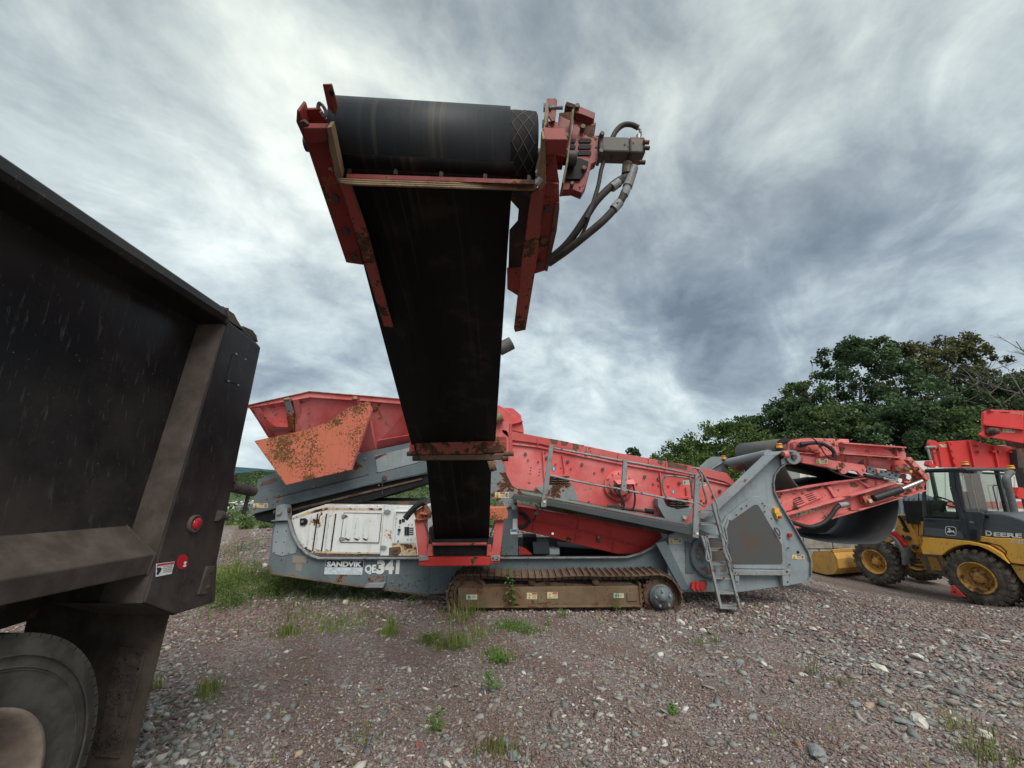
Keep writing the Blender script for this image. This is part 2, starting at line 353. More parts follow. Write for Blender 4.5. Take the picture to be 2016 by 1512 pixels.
def hill_mat(name, a, b_, sc):
    m, nt, b = newmat(name); p = geo_pos(nt)
    f = nz(nt, p, sc, 8, .7)
    c = mixc(nt, ramp(nt, f, .40, .62), a, b_)
    LK(nt, c, b.inputs['Base Color']); b.inputs['Roughness'].default_value = .95; b.inputs['Specular IOR Level'].default_value = .0
    bump(nt, b, f, 1.0, 2.0)
hill_mat('hill_near', (.018, .034, .018), (.040, .062, .030), .12)
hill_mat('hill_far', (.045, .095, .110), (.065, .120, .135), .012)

# ------------------------------------------------------------------ photo-to-place geometry helpers
CROP = {'F': (1, 0, 0), 1: (2.7, 560, 140), 2: (3.436, 480, 740), 3: (3.78, 780, 740), 4: (3.515, 960, 800), 5: (3.978, 1340, 840),
        6: (3.437, 1540, 780), 7: (5.815, 960, 170), 8: (4.447, 220, 880), 9: (3.669, 0, 1100), 10: (6.873, 1780, 780), 11: (3.877, 860, 1090),
        12: (7.754, 1400, 840), 13: (9.164, 1640, 840), 14: (6.72, 560, 960), 15: (6.05, 560, 150), 16: (8.398, 1820, 900), 17: (5.814, 1780, 940),
        18: (7.56, 360, 560), 19: (8.4, 420, 880)}
CAMP = Vector((0, 0, EYE))
def ray(c, x, y):
    s, ox, oy = CROP[c]
    return px_dir(ox + x / s, oy + y / s)
def W(c, x, y, Y):                       # point on the plane Y = const
    d = ray(c, x, y); return CAMP + d * (Y / d.y)
def WX(c, x, y, X):
    d = ray(c, x, y); return CAMP + d * (X / d.x)
def WP(c, x, y, p0, n):                  # point on an arbitrary plane
    d = ray(c, x, y); return CAMP + d * ((p0 - CAMP).dot(n) / d.dot(n))
def gz(x, y):
    def ss(a, b, t):
        t = max(0., min(1., (t - a) / (b - a))); return t * t * (3 - 2 * t)
    z = -.33 * ss(1.2, 6.4, y)
    z += -.74 * ss(4.9, 9.9, y) * ss(3.4, 8.2, x)
    z += .46 * math.exp(-((y - 11.0) / 1.5) ** 2) * (1 - ss(1.5, 5.5, x))      # low berm behind the machine
    if y > 13: z -= 5.0 * ss(13, 45, y) * (1 - ss(4, 14, x))
    if y > 60: z -= 10 * ss(60, 400, y)
    if y < 20:
        z += .025 * noise.noise(Vector((x * .9, y * .9, 0))) + .012 * noise.noise(Vector((x * 3.1, y * 3.1, 3)))
        # wheel ruts running diagonally on the right
        k = (x * .86 + y * .50)
        z += .030 * math.sin(k * 6.5) * ss(.8, 2.5, x) * (1 - ss(5.2, 6.4, y)) * ss(1.5, 2.6, y)
    return z
def G(px, py, lift=0.0):                 # where the ray through a photo point meets the ground
    d = px_dir(px, py); t = .5
    while t < 400:
        p = CAMP + d * t
        if p.z <= gz(p.x, p.y): break
        t += .02 if t < 20 else .3
    return Vector((p.x, p.y, gz(p.x, p.y) + lift))

# ------------------------------------------------------------------ object builders
ORIG = {}
class MB:
    def __init__(s): s.v = []; s.f = []; s.m = []; s.mats = []; s.sm = []
    def mi(s, mat):
        if mat not in s.mats: s.mats.append(mat)
        return s.mats.index(mat)
    def add(s, vs_, fs, mat, smooth=False):
        o = len(s.v); s.v += [tuple(v) for v in vs_]; k = s.mi(mat)
        for f in fs: s.f.append([i + o for i in f]); s.m.append(k); s.sm.append(smooth)
        return s
    def prism(s, pts, ext, mat):           # pts : outline, ext : extrusion vector
        pts = [Vector(p) for p in pts]; ext = Vector(ext); n = len(pts)
        nrm = Vector((0, 0, 0))
        for i in range(n): nrm += pts[i].cross(pts[(i + 1) % n])
        if nrm.dot(ext) > 0: pts = pts[::-1]
        vs_ = pts + [p + ext for p in pts]
        fs = [list(range(n)), list(range(2 * n - 1, n - 1, -1))] + [[i, i + n, (i + 1) % n + n, (i + 1) % n] for i in range(n)]
        return s.add(vs_, fs, mat)
    def slab(s, pts, th, mat):
        pts = [Vector(p) for p in pts]; nrm = Vector((0, 0, 0)); n = len(pts)
        for i in range(n): nrm += (pts[i] - pts[0]).cross(pts[(i + 1) % n] - pts[0])
        nrm.normalize()
        c = sum(pts, Vector()) / n
        if nrm.dot(c - CAMP) < 0: nrm = -nrm
        return s.prism(pts, nrm * th, mat)
    def box(s, c, sz, mat, ax=None):
        c = Vector(c); ax = ax or (Vector((1, 0, 0)), Vector((0, 1, 0)), Vector((0, 0, 1)))
        h = [Vector(ax[i]) * (sz[i] / 2) for i in range(3)]
        vs_ = [c + h[0] * a + h[1] * b + h[2] * d for d in (-1, 1) for a, b in ((-1, -1), (1, -1), (1, 1), (-1, 1))]
        return s.add(vs_, [[3, 2, 1, 0], [4, 5, 6, 7], [0, 1, 5, 4], [1, 2, 6, 5], [2, 3, 7, 6], [3, 0, 4, 7]], mat)
    def beam(s, a, b, w, h, mat, side=None):   # w along 'side', h perpendicular
        a = Vector(a); b = Vector(b); d = (b - a).normalized()
        side = Vector(side) if side else Vector((0, 1, 0))
        side = (side - d * side.dot(d)).normalized(); up = d.cross(side)
        return s.box((a + b) / 2, ((b - a).length, w, h), mat, (d, side, up))
    def cyl(s, a, b, r, mat, n=16, r2=None, smooth=True, cap=True):
        a = Vector(a); b = Vector(b); d = (b - a).normalized(); r2 = r if r2 is None else r2
        u = d.orthogonal().normalized(); w = d.cross(u)
        vs_ = []
        for p, rr in ((a, r), (b, r2)):
            vs_ += [p + (u * math.cos(2 * math.pi * i / n) + w * math.sin(2 * math.pi * i / n)) * rr for i in range(n)]
        s.add(vs_, [[i, (i + 1) % n, (i + 1) % n + n, i + n] for i in range(n)], mat, smooth)
        if cap: s.add(vs_, [list(range(n))[::-1], list(range(n, 2 * n))], mat)
        return s
    def tube(s, pts, r, mat, n=8, closed=False, ridged=0):
        pts = [Vector(p) for p in pts]; m = len(pts); vs_ = []; prev = None
        for i, p in enumerate(pts):
            if closed: t = pts[(i + 1) % m] - pts[i - 1]
            else: t = pts[min(i + 1, m - 1)] - pts[max(i - 1, 0)]
            t.normalize()
            if prev is None: u = t.orthogonal().normalized()
            else: u = (prev - t * prev.dot(t)).normalized()
            prev = u; w = t.cross(u); rr = r(i / (m - 1)) if callable(r) else r
            if ridged and i % 2: rr *= ridged
            vs_ += [p + (u * math.cos(2 * math.pi * k / n) + w * math.sin(2 * math.pi * k / n)) * rr for k in range(n)]
        fs = []
        for i in range(m if closed else m - 1):
            a = i * n; b = ((i + 1) % m) * n
            fs += [[a + k, a + (k + 1) % n, b + (k + 1) % n, b + k] for k in range(n)]
        s.add(vs_, fs, mat, True)
        if not closed: s.add(vs_[:n], [list(range(n))[::-1]], mat); s.add(vs_[-n:], [list(range(n))], mat)
        return s
    def lathe(s, c, axis, prof, mat, n=32, smooth=True):    # prof : list of (distance along axis, radius)
        c = Vector(c); d = Vector(axis).normalized(); u = d.orthogonal().normalized(); w = d.cross(u); vs_ = []
        for t, r in prof:
            vs_ += [c + d * t + (u * math.cos(2 * math.pi * i / n) + w * math.sin(2 * math.pi * i / n)) * r for i in range(n)]
        fs = []
        for j in range(len(prof) - 1):
            fs += [[j * n + i, j * n + (i + 1) % n, (j + 1) * n + (i + 1) % n, (j + 1) * n + i] for i in range(n)]
        return s.add(vs_, fs, mat, smooth)
    def build(s, name, parent=None, bevel=0.0, label=None, origin=None):
        me = bpy.data.meshes.new(name)
        v = np.array(s.v, dtype=float)
        o = Vector(origin) if origin is not None else Vector(((v.min(0) + v.max(0)) / 2))
        v = v - np.array(o)
        me.from_pydata(v.tolist(), [], s.f)
        for mt in s.mats: me.materials.append(M[mt] if isinstance(mt, str) else mt)
        me.polygons.foreach_set('material_index', s.m); me.polygons.foreach_set('use_smooth', s.sm)
        me.update()
        ob = bpy.data.objects.new(name, me); COL.objects.link(ob)
        ORIG[ob.name] = o
        if parent: ob.parent = parent; ob.location = o - ORIG[parent.name]
        else: ob.location = o
        if bevel:
            bv = ob.modifiers.new('bevel', 'BEVEL'); bv.width = bevel; bv.segments = 2; bv.limit_method = 'ANGLE'; bv.angle_limit = R(40); bv.harden_normals = False
        if label: ob['label'] = label
        return ob
def empty(name, loc, label, cat, group=None):
    o = bpy.data.objects.new(name, None); COL.objects.link(o); o.location = loc; ORIG[o.name] = Vector(loc)
    o['label'] = label; o['category'] = cat; o.empty_display_size = .2
    if group: o['group'] = group
    return o
def tag(o, label, cat, group=None):
    o['label'] = label; o['category'] = cat
    if group: o['group'] = group
    return o
def copy_part(o, parent, at, rot=None):
    c = o.copy(); COL.objects.link(c); c.parent = parent; ORIG[c.name] = Vector(at); c.location = Vector(at) - ORIG[parent.name]
    if rot is not None: c.rotation_euler = rot
    return c
def PL(c, pts, Y): return [W(c, x, y, Y) for x, y in pts]
def plate(name, c, pts, Y, th, mat, parent, bevel=.004, label=None):
    return MB().prism(PL(c, pts, Y), (0, th, 0), mat).build(name, parent, bevel, label)
def smooth_path(pts, n=6):
    pts = [Vector(p) for p in pts]; out = []
    P_ = [pts[0]] + pts + [pts[-1]]
    for i in range(1, len(P_) - 2):
        for k in range(n):
            t = k / n; a, b, c, d = P_[i - 1], P_[i], P_[i + 1], P_[i + 2]
            out.append(.5 * ((2 * b) + (c - a) * t + (2 * a - 5 * b + 4 * c - d) * t * t + (3 * b - a - 3 * c + d) * t ** 3))
    out.append(pts[-1]); return out
def text_mesh(name, s, o, xd, zd, w, h, mat, parent, bold=.012, depth=.002, label=None):
    cu = bpy.data.curves.new('t', 'FONT'); cu.body = s; cu.size = 1; cu.offset = bold; cu.extrude = 0.0; cu.resolution_u = 3
    t = bpy.data.objects.new('t', cu); COL.objects.link(t)
    dg = bpy.context.evaluated_depsgraph_get(); me = bpy.data.meshes.new_from_object(t.evaluated_get(dg))
    bpy.data.objects.remove(t)
    v = np.array([x.co[:] for x in me.vertices]); mn = v.min(0); mx = v.max(0)
    fs = [list(p.vertices) for p in me.polygons]
    o = Vector(o); xd = Vector(xd); zd = Vector(zd); nrm = xd.cross(zd).normalized()
    pts = [o + xd * ((q[0] - mn[0]) / (mx[0] - mn[0]) * w) + zd * ((q[1] - mn[1]) / (mx[1] - mn[1]) * h) + nrm * depth for q in v]
    return MB().add(pts, fs, mat).build(name, parent, label=label)

# ================================================================== GROUND AND DISTANCE
def build_ground():
    def axis(lo, hi, fine_lo, fine_hi, fs, grow):
        a = list(np.arange(fine_lo, fine_hi, fs)); st = fs; x = fine_hi
        while x < hi: a.append(x); st *= grow; x += st
        a.append(hi); st = fs; x = fine_lo - fs; b = []
        while x > lo: b.append(x); st *= grow; x -= st
        b.append(lo); return np.array(b[::-1] + a)
    xs = axis(-3500, 3500, -7, 13, .09, 1.16); ys = axis(-400, 4000, 1.0, 13.5, .075, 1.13)
    nx, ny = len(xs), len(ys)
    v = [(x, y, gz(x, y)) for y in ys for x in xs]
    f = [[j * nx + i, j * nx + i + 1, (j + 1) * nx + i + 1, (j + 1) * nx + i] for j in range(ny - 1) for i in range(nx - 1)]
    o = MB().add(v, f, 'ground_gravel', True).build('ground', origin=(0, 0, 0)); o['kind'] = 'structure'
    # distant wooded hills
    def ridge(name, dist, pxs, tops, base_z, mat, amp):
        m = MB(); vs_ = []; n = 160; rows = 5
        for j in range(rows + 1):
            for i in range(n + 1):
                px = pxs[0] + (pxs[1] - pxs[0]) * i / n
                d = px_dir(px, 926); p = CAMP + d * (dist / d.y)
                top_py = np.interp(px, [t[0] for t in tops], [t[1] for t in tops])
                dt = px_dir(px, top_py); zt = EYE + dt.z * (dist / dt.y)
                zt += amp * noise.noise(Vector((p.x / dist * 60, 1, 0))) + amp * .6 * noise.noise(Vector((p.x / dist * 220, 7, 0)))
                k = j / rows
                yy = p.y - (1 - k) * dist * .25
                vs_.append((p.x, yy, base_z + (zt - base_z) * (k ** .8)))
        f_ = [[j * (n + 1) + i, j * (n + 1) + i + 1, (j + 1) * (n + 1) + i + 1, (j + 1) * (n + 1) + i] for j in range(rows) for i in range(n)]
        o = m.add(vs_, f_, mat, True).build(name); o['kind'] = 'structure'
    ridge('far_hill', 2600, (-300, 1500), [(-300, 905), (300, 914), (462, 919), (540, 925), (800, 922), (1100, 925), (1500, 915)], -60, 'hill_far', 5)
    ridge('near_hill', 420, (-300, 1700), [(-300, 930), (440, 932), (480, 931), (540, 927), (700, 926), (1000, 922), (1240, 905), (1500, 895), (1700, 890)], -14, 'hill_near', 3.0)
build_ground()
def woodland(name, n, dist0, dist1, px0, px1, py_fn, mat, size, label):
    px = rng.uniform(px0, px1, n); D = rng.uniform(dist0, dist1, n); C = []
    for a, b in zip(px, D):
        t = (b - dist0) / (dist1 - dist0); pt = py_fn(a); py = 985 + (pt - 985) * t ** .7 + rng.uniform(-1.5, 1.0)
        d = px_dir(a, py); C.append(CAMP + d * (b / d.y))
    C = np.array([q[:] for q in C]); K = 26
    dirs = rng.normal(size=(n * K, 3)); dirs /= np.linalg.norm(dirs, axis=1)[:, None]
    c = np.repeat(C, K, 0) + dirs * (np.repeat(D, K) * size * rng.uniform(.5, 1, n * K))[:, None] * np.array([1, 1, .8])
    v, f = quads(c, np.repeat(D, K) * size * .30, .7, .4)
    o = np_obj(name, v, f, mat); o['kind'] = 'stuff'; o['label'] = label; o['category'] = 'woodland'
WOOD = True

# ================================================================== LEAVES, TREES
def quads(centres, size, aspect=.6, up_bias=0.0):
    n = len(centres)
    a = rng.normal(size=(n, 3)); a[:, 2] += up_bias; a /= np.linalg.norm(a, axis=1)[:, None]
    b = rng.normal(size=(n, 3)); b -= a * (a * b).sum(1)[:, None]; b /= np.linalg.norm(b, axis=1)[:, None]
    c = np.cross(a, b)
    s = np.asarray(size).reshape(-1, 1) * np.ones((n, 1))
    v = np.stack([centres - b * s, centres - c * s * aspect, centres + b * s, centres + c * s * aspect], 1).reshape(-1, 3)
    f = np.arange(n * 4).reshape(-1, 4)
    return v, f
def np_obj(name, v, f, mat, parent=None, origin=None, mats=None, smooth=False):
    v = np.asarray(v, dtype=np.float32); f = np.asarray(f)
    o = Vector(origin) if origin is not None else Vector([float(q) for q in (v.min(0) + v.max(0)) / 2])
    v = v - np.array(o, dtype=np.float32)
    me = bpy.data.meshes.new(name); me.vertices.add(len(v)); me.vertices.foreach_set('co', v.ravel())
    k = f.shape[1]; me.loops.add(f.size); me.loops.foreach_set('vertex_index', f.ravel().astype(np.int32))
    me.polygons.add(len(f)); me.polygons.foreach_set('loop_start', np.arange(0, f.size, k, dtype=np.int32)); me.polygons.foreach_set('loop_total', np.full(len(f), k, dtype=np.int32))
    if smooth: me.polygons.foreach_set('use_smooth', np.ones(len(f), dtype=bool))
    me.materials.append(M[mat]); me.update(calc_edges=True); me.validate()
    ob = bpy.data.objects.new(name, me); COL.objects.link(ob); ORIG[ob.name] = o
    if parent: ob.parent = parent; ob.location = o - ORIG[parent.name]
    else: ob.location = o
    return ob
if WOOD:
    woodland('woodland', 900, 90, 400, -100, 1500, lambda a: float(np.interp(a, [-100, 440, 540, 800, 1240, 1500], [936, 936, 931, 930, 912, 900])), 'leaf_mid', .0085, 'wooded valley and hillside far behind the machine')
def tree(px, top_py, Y, width_px, leaf, label, n_leaf=9000, leaf_size=.16, kind='tree', bare=False, base_py=None, low=.12):
    d = px_dir(px, top_py); top = CAMP + d * (Y / d.y)
    g0 = gz(top.x, top.y); H = top.z - g0
    wid = width_px / 800 * Y * 1.18
    t = empty('tree', (top.x, top.y, g0), label, 'tree', 'trees along the edge of the yard')
    mb = MB(); rnd = random.Random(int(px * 7 + top_py)); tips = []
    def limb(a, dirv, ln, r, depth):
        pts = [Vector(a)]; dv = Vector(dirv).normalized()
        for i in range(4):
            dv = (dv + Vector((rnd.uniform(-.22, .22), rnd.uniform(-.22, .22), rnd.uniform(-.06, .16)))).normalized()
            pts.append(pts[-1] + dv * ln / 4)
        mb.tube(pts, lambda q, r=r: r * (1 - .62 * q), 'dead_bark' if bare else 'bark', 5 if depth else 8)
        if depth < (4 if bare else 3):
            for k in range(rnd.choice((3, 4)) if depth else 6):
                fr = rnd.uniform(.45, 1.0) if depth else rnd.uniform(.35, 1.0)
                b = pts[min(4, int(fr * 4))]
                nd = (dv * .55 + Vector((rnd.uniform(-1, 1), rnd.uniform(-1, 1), rnd.uniform(-.15, .8)))).normalized()
                limb(b, nd, ln * rnd.uniform(.5, .72), r * .5, depth + 1)
        if depth >= 2: tips.extend(pts[2:])
    limb((top.x, top.y, g0 - .2), (0, 0, 1), H * (.66 if bare else .52), max(.07, H * .018), 0)
    mb.build('trunk', t)
    tp = np.array([q[:] for q in tips]); cx = np.array([top.x, top.y])
    # fit the limb ends into the measured crown
    if not bare:
        nb = int(60 + wid * 13); cl = []
        for i in range(nb):
            h = rnd.random() ** .85
            prof = min(1.0, .30 + 1.25 * (1 - h) ** .8) if h > .3 else .85 + .5 * h
            rad = wid / 2 * prof * math.sqrt(rnd.random()) * 1.0
            an = rnd.uniform(0, 2 * math.pi)
            cl.append((top.x + math.cos(an) * rad, top.y + math.sin(an) * rad, g0 + H * (low + (1 - low) * h) - .3, rnd.uniform(.30, .62) * (wid / 11 + .35)))
        cl.append((top.x, top.y, g0 + H - .5, .5))
        cl = np.array(cl)
        n_leaf = int(n_leaf * 1.4); leaf_size = leaf_size * .86; idx = rng.integers(0, len(cl), n_leaf)
        dirs = rng.normal(size=(n_leaf, 3)); dirs /= np.linalg.norm(dirs, axis=1)[:, None]
        rr = rng.random(n_leaf) ** .55
        c = cl[idx, :3] + dirs * (rr * cl[idx, 3])[:, None] * np.array([1, 1, .85])
        n_leaf = len(c); c[:, 2] = np.maximum(c[:, 2], g0 + .05)
        v, f = quads(c, rng.uniform(.55, 1.25, n_leaf) * leaf_size, .6, .25)
        np_obj('crown', v, f, leaf, t)
    return t
TREES = [
    (1246, 880, 60, 44, 'leaf_dark', 'small dark tree standing alone furthest left on the skyline', 2600, .22),
    (1290, 900, 46, 90, 'leaf_mid', 'low scrubby tree just right of the lone skyline tree', 3600, .17),
    (1352, 862, 34, 150, 'leaf_bright', 'mid green tree behind the beam of the screen box', 6000, .15),
    (1425, 828, 27, 190, 'leaf_bright', 'bright green tree with loose feathery top behind the tail conveyor', 9500, .115),
    (1545, 784, 33, 165, 'leaf_dark', 'dark round-topped tree left of the tallest tree', 11000, .15),
    (1682, 668, 31, 230, 'leaf_dark', 'tallest dark green tree behind the folded tail conveyor', 20000, .15),
    (1782, 676, 35, 150, 'leaf_olive', 'olive brown tree right of the tallest dark tree', 11000, .16),
    (1868, 663, 34, 185, 'leaf_olive', 'tall olive tree with open forked top above the loader', 13000, .16),
    (1945, 742, 31, 210, 'leaf_dark', 'dense dark tree behind the red hopper at right', 12000, .16),
    (1620, 800, 29, 190, 'leaf_mid', 'lower green tree in front of the tallest tree, left side', 11000, .14),
    (1760, 790, 28, 220, 'leaf_dark', 'lower dark tree under the olive trees', 13000, .14),
    (1880, 800, 27, 220, 'leaf_mid', 'lower green tree behind the loader cab', 12000, .14),
    (2070, 720, 33, 240, 'leaf_olive', 'broad olive tree at the right edge of the picture', 9000, .17),
    (1580, 748, 36, 130, 'leaf_mid', 'mid green tree filling the gap left of the tallest tree', 9000, .16),
    (1470, 815, 35, 120, 'leaf_dark', 'dark tree left of the round-topped tree', 7000, .16),
    (1500, 858, 26, 150, 'leaf_mid', 'bushy tree right behind the belt drum of the tail conveyor', 8000, .115),
    (2000, 830, 30, 200, 'leaf_dark', 'low dark tree behind the red conveyor head', 7000, .16),
    (1380, 905, 24, 150, 'leaf_bright', 'bright shrubby tree low behind the screen box', 6500, .10),
]
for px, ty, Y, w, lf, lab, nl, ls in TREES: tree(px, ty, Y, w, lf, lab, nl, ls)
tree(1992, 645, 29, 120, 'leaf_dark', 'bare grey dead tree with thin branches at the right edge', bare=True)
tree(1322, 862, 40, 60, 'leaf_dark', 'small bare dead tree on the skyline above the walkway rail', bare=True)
def thicket(name, xr, yr, zh, n, mat, size, clumps=60):
    cl = np.stack([rng.uniform(*xr, clumps), rng.uniform(*yr, clumps), np.zeros(clumps)], 1)
    cl[:, 2] = [gz(a, b) for a, b in cl[:, :2]]
    hh = rng.uniform(.4, 1, clumps) * zh; idx = rng.integers(0, clumps, n)
    dirs = rng.normal(size=(n, 3)); dirs /= np.linalg.norm(dirs, axis=1)[:, None]; dirs[:, 2] = np.abs(dirs[:, 2])
    c = cl[idx] + dirs * (rng.random(n) ** .5 * hh[idx])[:, None] * np.array([1.1, 1.1, 1])
    v, f = quads(c, rng.uniform(.5, 1.3, n) * size, .5, .4)
    o = np_obj(name, v, f, mat); o['kind'] = 'stuff'; o['label'] = 'dense green undergrowth'; o['category'] = 'undergrowth'; return o
o = thicket('undergrowth', (-7, 4.5), (11.2, 13.6), .42, 16000, 'leaf_bright', .05, 90); o['label'] = 'green weeds along the berm behind the machine'
o = thicket('weeds', (-5.2, -3.6), (6.5, 8.1), .42, 15000, 'leaf_bright', .017, 34); o['label'] = 'bushy green weeds between the truck and the machine'
o = thicket('weeds', (-3.5, -1.6), (6.9, 7.7), .22, 5200, 'leaf_bright', .015, 26); o['label'] = 'low green weeds under the rear of the machine'
o = thicket('undergrowth', (-26, 4), (18, 34), 2.6, 22000, 'leaf_mid', .12, 110); o['label'] = 'scrub on the slope falling away behind the machine'
o = thicket('undergrowth', (16, 48), (24, 33), 2.6, 22000, 'leaf_dark', .14, 130); o['label'] = 'dark brush at the foot of the trees'

# ================================================================== SCREENING MACHINE
SM = empty('screening_machine', (1.1, 7.6, gz(1.1, 7.6)), 'grey and red tracked screening machine with tall conveyor raised toward the camera', 'screening machine')

# ---- tracks
def stadium_path(pts, pitch):
    pts = smooth_path([Vector(p) for p in pts] + [Vector(pts[0])], 10)
    L = [0]
    for a, b in zip(pts, pts[1:]): L.append(L[-1] + (b - a).length)
    n = int(round(L[-1] / pitch)); out = []
    for k in range(n):
        s = L[-1] * k / n; i = max(j for j in range(len(L)) if L[j] <= s)
        i = min(i, len(pts) - 2); t = (s - L[i]) / max(1e-6, L[i + 1] - L[i])
        out.append((pts[i].lerp(pts[i + 1], t), (pts[i + 1] - pts[i]).normalized()))
    return out
TP = [(150, 466), (96, 420), (76, 330), (105, 238), (160, 176), (230, 163), (420, 166), (640, 182), (880, 180), (1080, 168), (1300, 172), (1520, 170),
      (1700, 162), (1790, 196), (1850, 270), (1872, 352), (1840, 430), (1760, 470), (1500, 476), (1100, 476), (600, 474)]
TY = 6.2; TW = .42
def make_track(parent, dy, full=True):
    beam = MB()
    bp = PL(11, [(162, 262), (1535, 248), (1560, 260), (1568, 400), (160, 410)], TY + .05)
    beam.prism(bp, (0, .34, 0), 'track_beam')
    beam.prism(PL(11, [(155, 402), (1568, 398), (1568, 410), (155, 418)], TY + .01), (0, .4, 0), 'track_beam')
    beam.prism(PL(11, [(162, 262), (420, 232), (700, 236), (820, 212), (1160, 240), (1260, 214), (1480, 222), (1535, 248)], TY + .12), (0, .2, 0), 'track_rust')
    beam.prism(PL(11, [(1540, 225), (1560, 228), (1572, 400), (1556, 405)], TY + .03), (0, .36, 0), 'track_beam')
    b = beam.build('track_frame', parent, .006)
    if dy: b.location.y += dy; ORIG[b.name] += Vector((0, dy, 0))
    off = Vector((0, dy, 0))
    # chain + shoes
    path = stadium_path(PL(11, TP, TY), .098)
    m = MB()
    m.box((0, TW / 2, 0), (.090, TW, .014), 'track_rust'); m.box((-.038, TW / 2, .016), (.012, TW, .030), 'track_rust'); m.box((.032, TW / 2, .010), (.010, TW, .016), 'track_rust')
    cen = sum((p for p, t in path), Vector()) / len(path); first = None
    for k, (p, t) in enumerate(path):
        nrm = Vector((-t.z, 0, t.x))
        if nrm.dot(p - cen) < 0: nrm = -nrm; t = -t
        ang = math.atan2(-t.z, t.x)
        if (Matrix.Rotation(ang, 3, 'Y') @ Vector((0, 0, 1))).dot(nrm) < 0: ang += math.pi
        if first is None:
            first = m.build('track_shoe', b, origin=(0, 0, 0)); me = first.data; first.location = p + off - ORIG[b.name]; first.rotation_euler = (0, ang, 0)
        else: copy_part(first, b, p + off, (0, ang, 0))
    ch = MB(); inner = []
    for p, t in path:
        q = cen + (p - cen) * .965; q.x = p.x + (cen.x - p.x) * .015; nrm = (cen - p); nrm.y = 0
        tt = Vector((-t.z, 0, t.x)); tt = tt if tt.dot(nrm) > 0 else -tt
        c = p + tt * .045 + off
        for yy in (.13, .27): ch.box(c + Vector((0, yy, 0)), (.075, .035, .055), 'track_rust', (t, Vector((0, 1, 0)), tt))
    co = ch.build('track_chain', b); co['kind'] = 'stuff'
    # rollers, idler, sprocket
    for x in (437, 590, 720, 892, 1062, 1232, 1370, 1497):
        c = W(11, x, 418, TY + .1) + off
        MB().lathe(c, (0, 1, 0), [(-.05, 0), (-.05, .028), (-.03, .032), (-.03, .05), (0, .062), (.0, .075), (.04, .078), (.05, .062), (.2, .062), (.22, .078), (.26, .078), (.26, 0)], 'track_rust', 20).build('track_roller', b)
    for x in (725, 1212):
        c = W(11, x, 216, TY + .1) + off
        MB().lathe(c, (0, 1, 0), [(-.02, 0), (-.02, .05), (.25, .05), (.25, 0)], 'track_rust', 16).build('carrier_roller', b)
    c = W(11, 255, 305, TY + .12) + off
    MB().lathe(c, (0, 1, 0), [(0, 0), (0, .06), (.01, .08), (.01, .20), (-.01, .21), (-.01, .24), (.04, .25), (.16, .25), (.2, .21), (.2, 0)], 'track_rust', 36).build('idler_wheel', b)
    c = W(11, 1700, 322, TY + .10) + off
    sp = MB(); sp.lathe(c, (0, 1, 0), [(0, 0), (0, .20), (.0, .235), (.04, .24), (.06, .235), (.06, 0)], 'track_rust', 40)
    for k in range(22):
        a = 2 * math.pi * k / 22; e1 = Vector((math.cos(a), 0, math.sin(a))); e2 = Vector((-math.sin(a), 0, math.cos(a)))
        sp.prism([c + e1 * .225 + e2 * .026, c + e1 * .262 + e2 * .010, c + e1 * .262 - e2 * .010, c + e1 * .225 - e2 * .026], (0, .05, 0), 'track_rust')
        if k % 2: sp.cyl(c + e1 * .205 + Vector((0, -.012, 0)), c + e1 * .205, .011, 'track_rust', 6)
    sp.build('sprocket', b)
    if full:
        hb = MB(); c = c + Vector((.01, 0, 0))
        hb.lathe(c, (0, -1, 0), [(0, .165), (.05, .165), (.06, .15), (.06, .145), (.10, .135), (.12, .12), (.125, .05), (.135, .045), (.135, 0)], 'grey', 32)
        for k in range(5):
            a = 2 * math.pi * k / 5 + .4; e1 = Vector((math.cos(a), 0, math.sin(a)))
            hb.cyl(c + e1 * .105 + Vector((0, -.145, 0)), c + e1 * .105 + Vector((0, -.1, 0)), .018, 'grey_light', 8)
        hb.build('hub_motor', b)
    return b
TRK = make_track(SM, 0)
make_track(SM, 2.35, False)

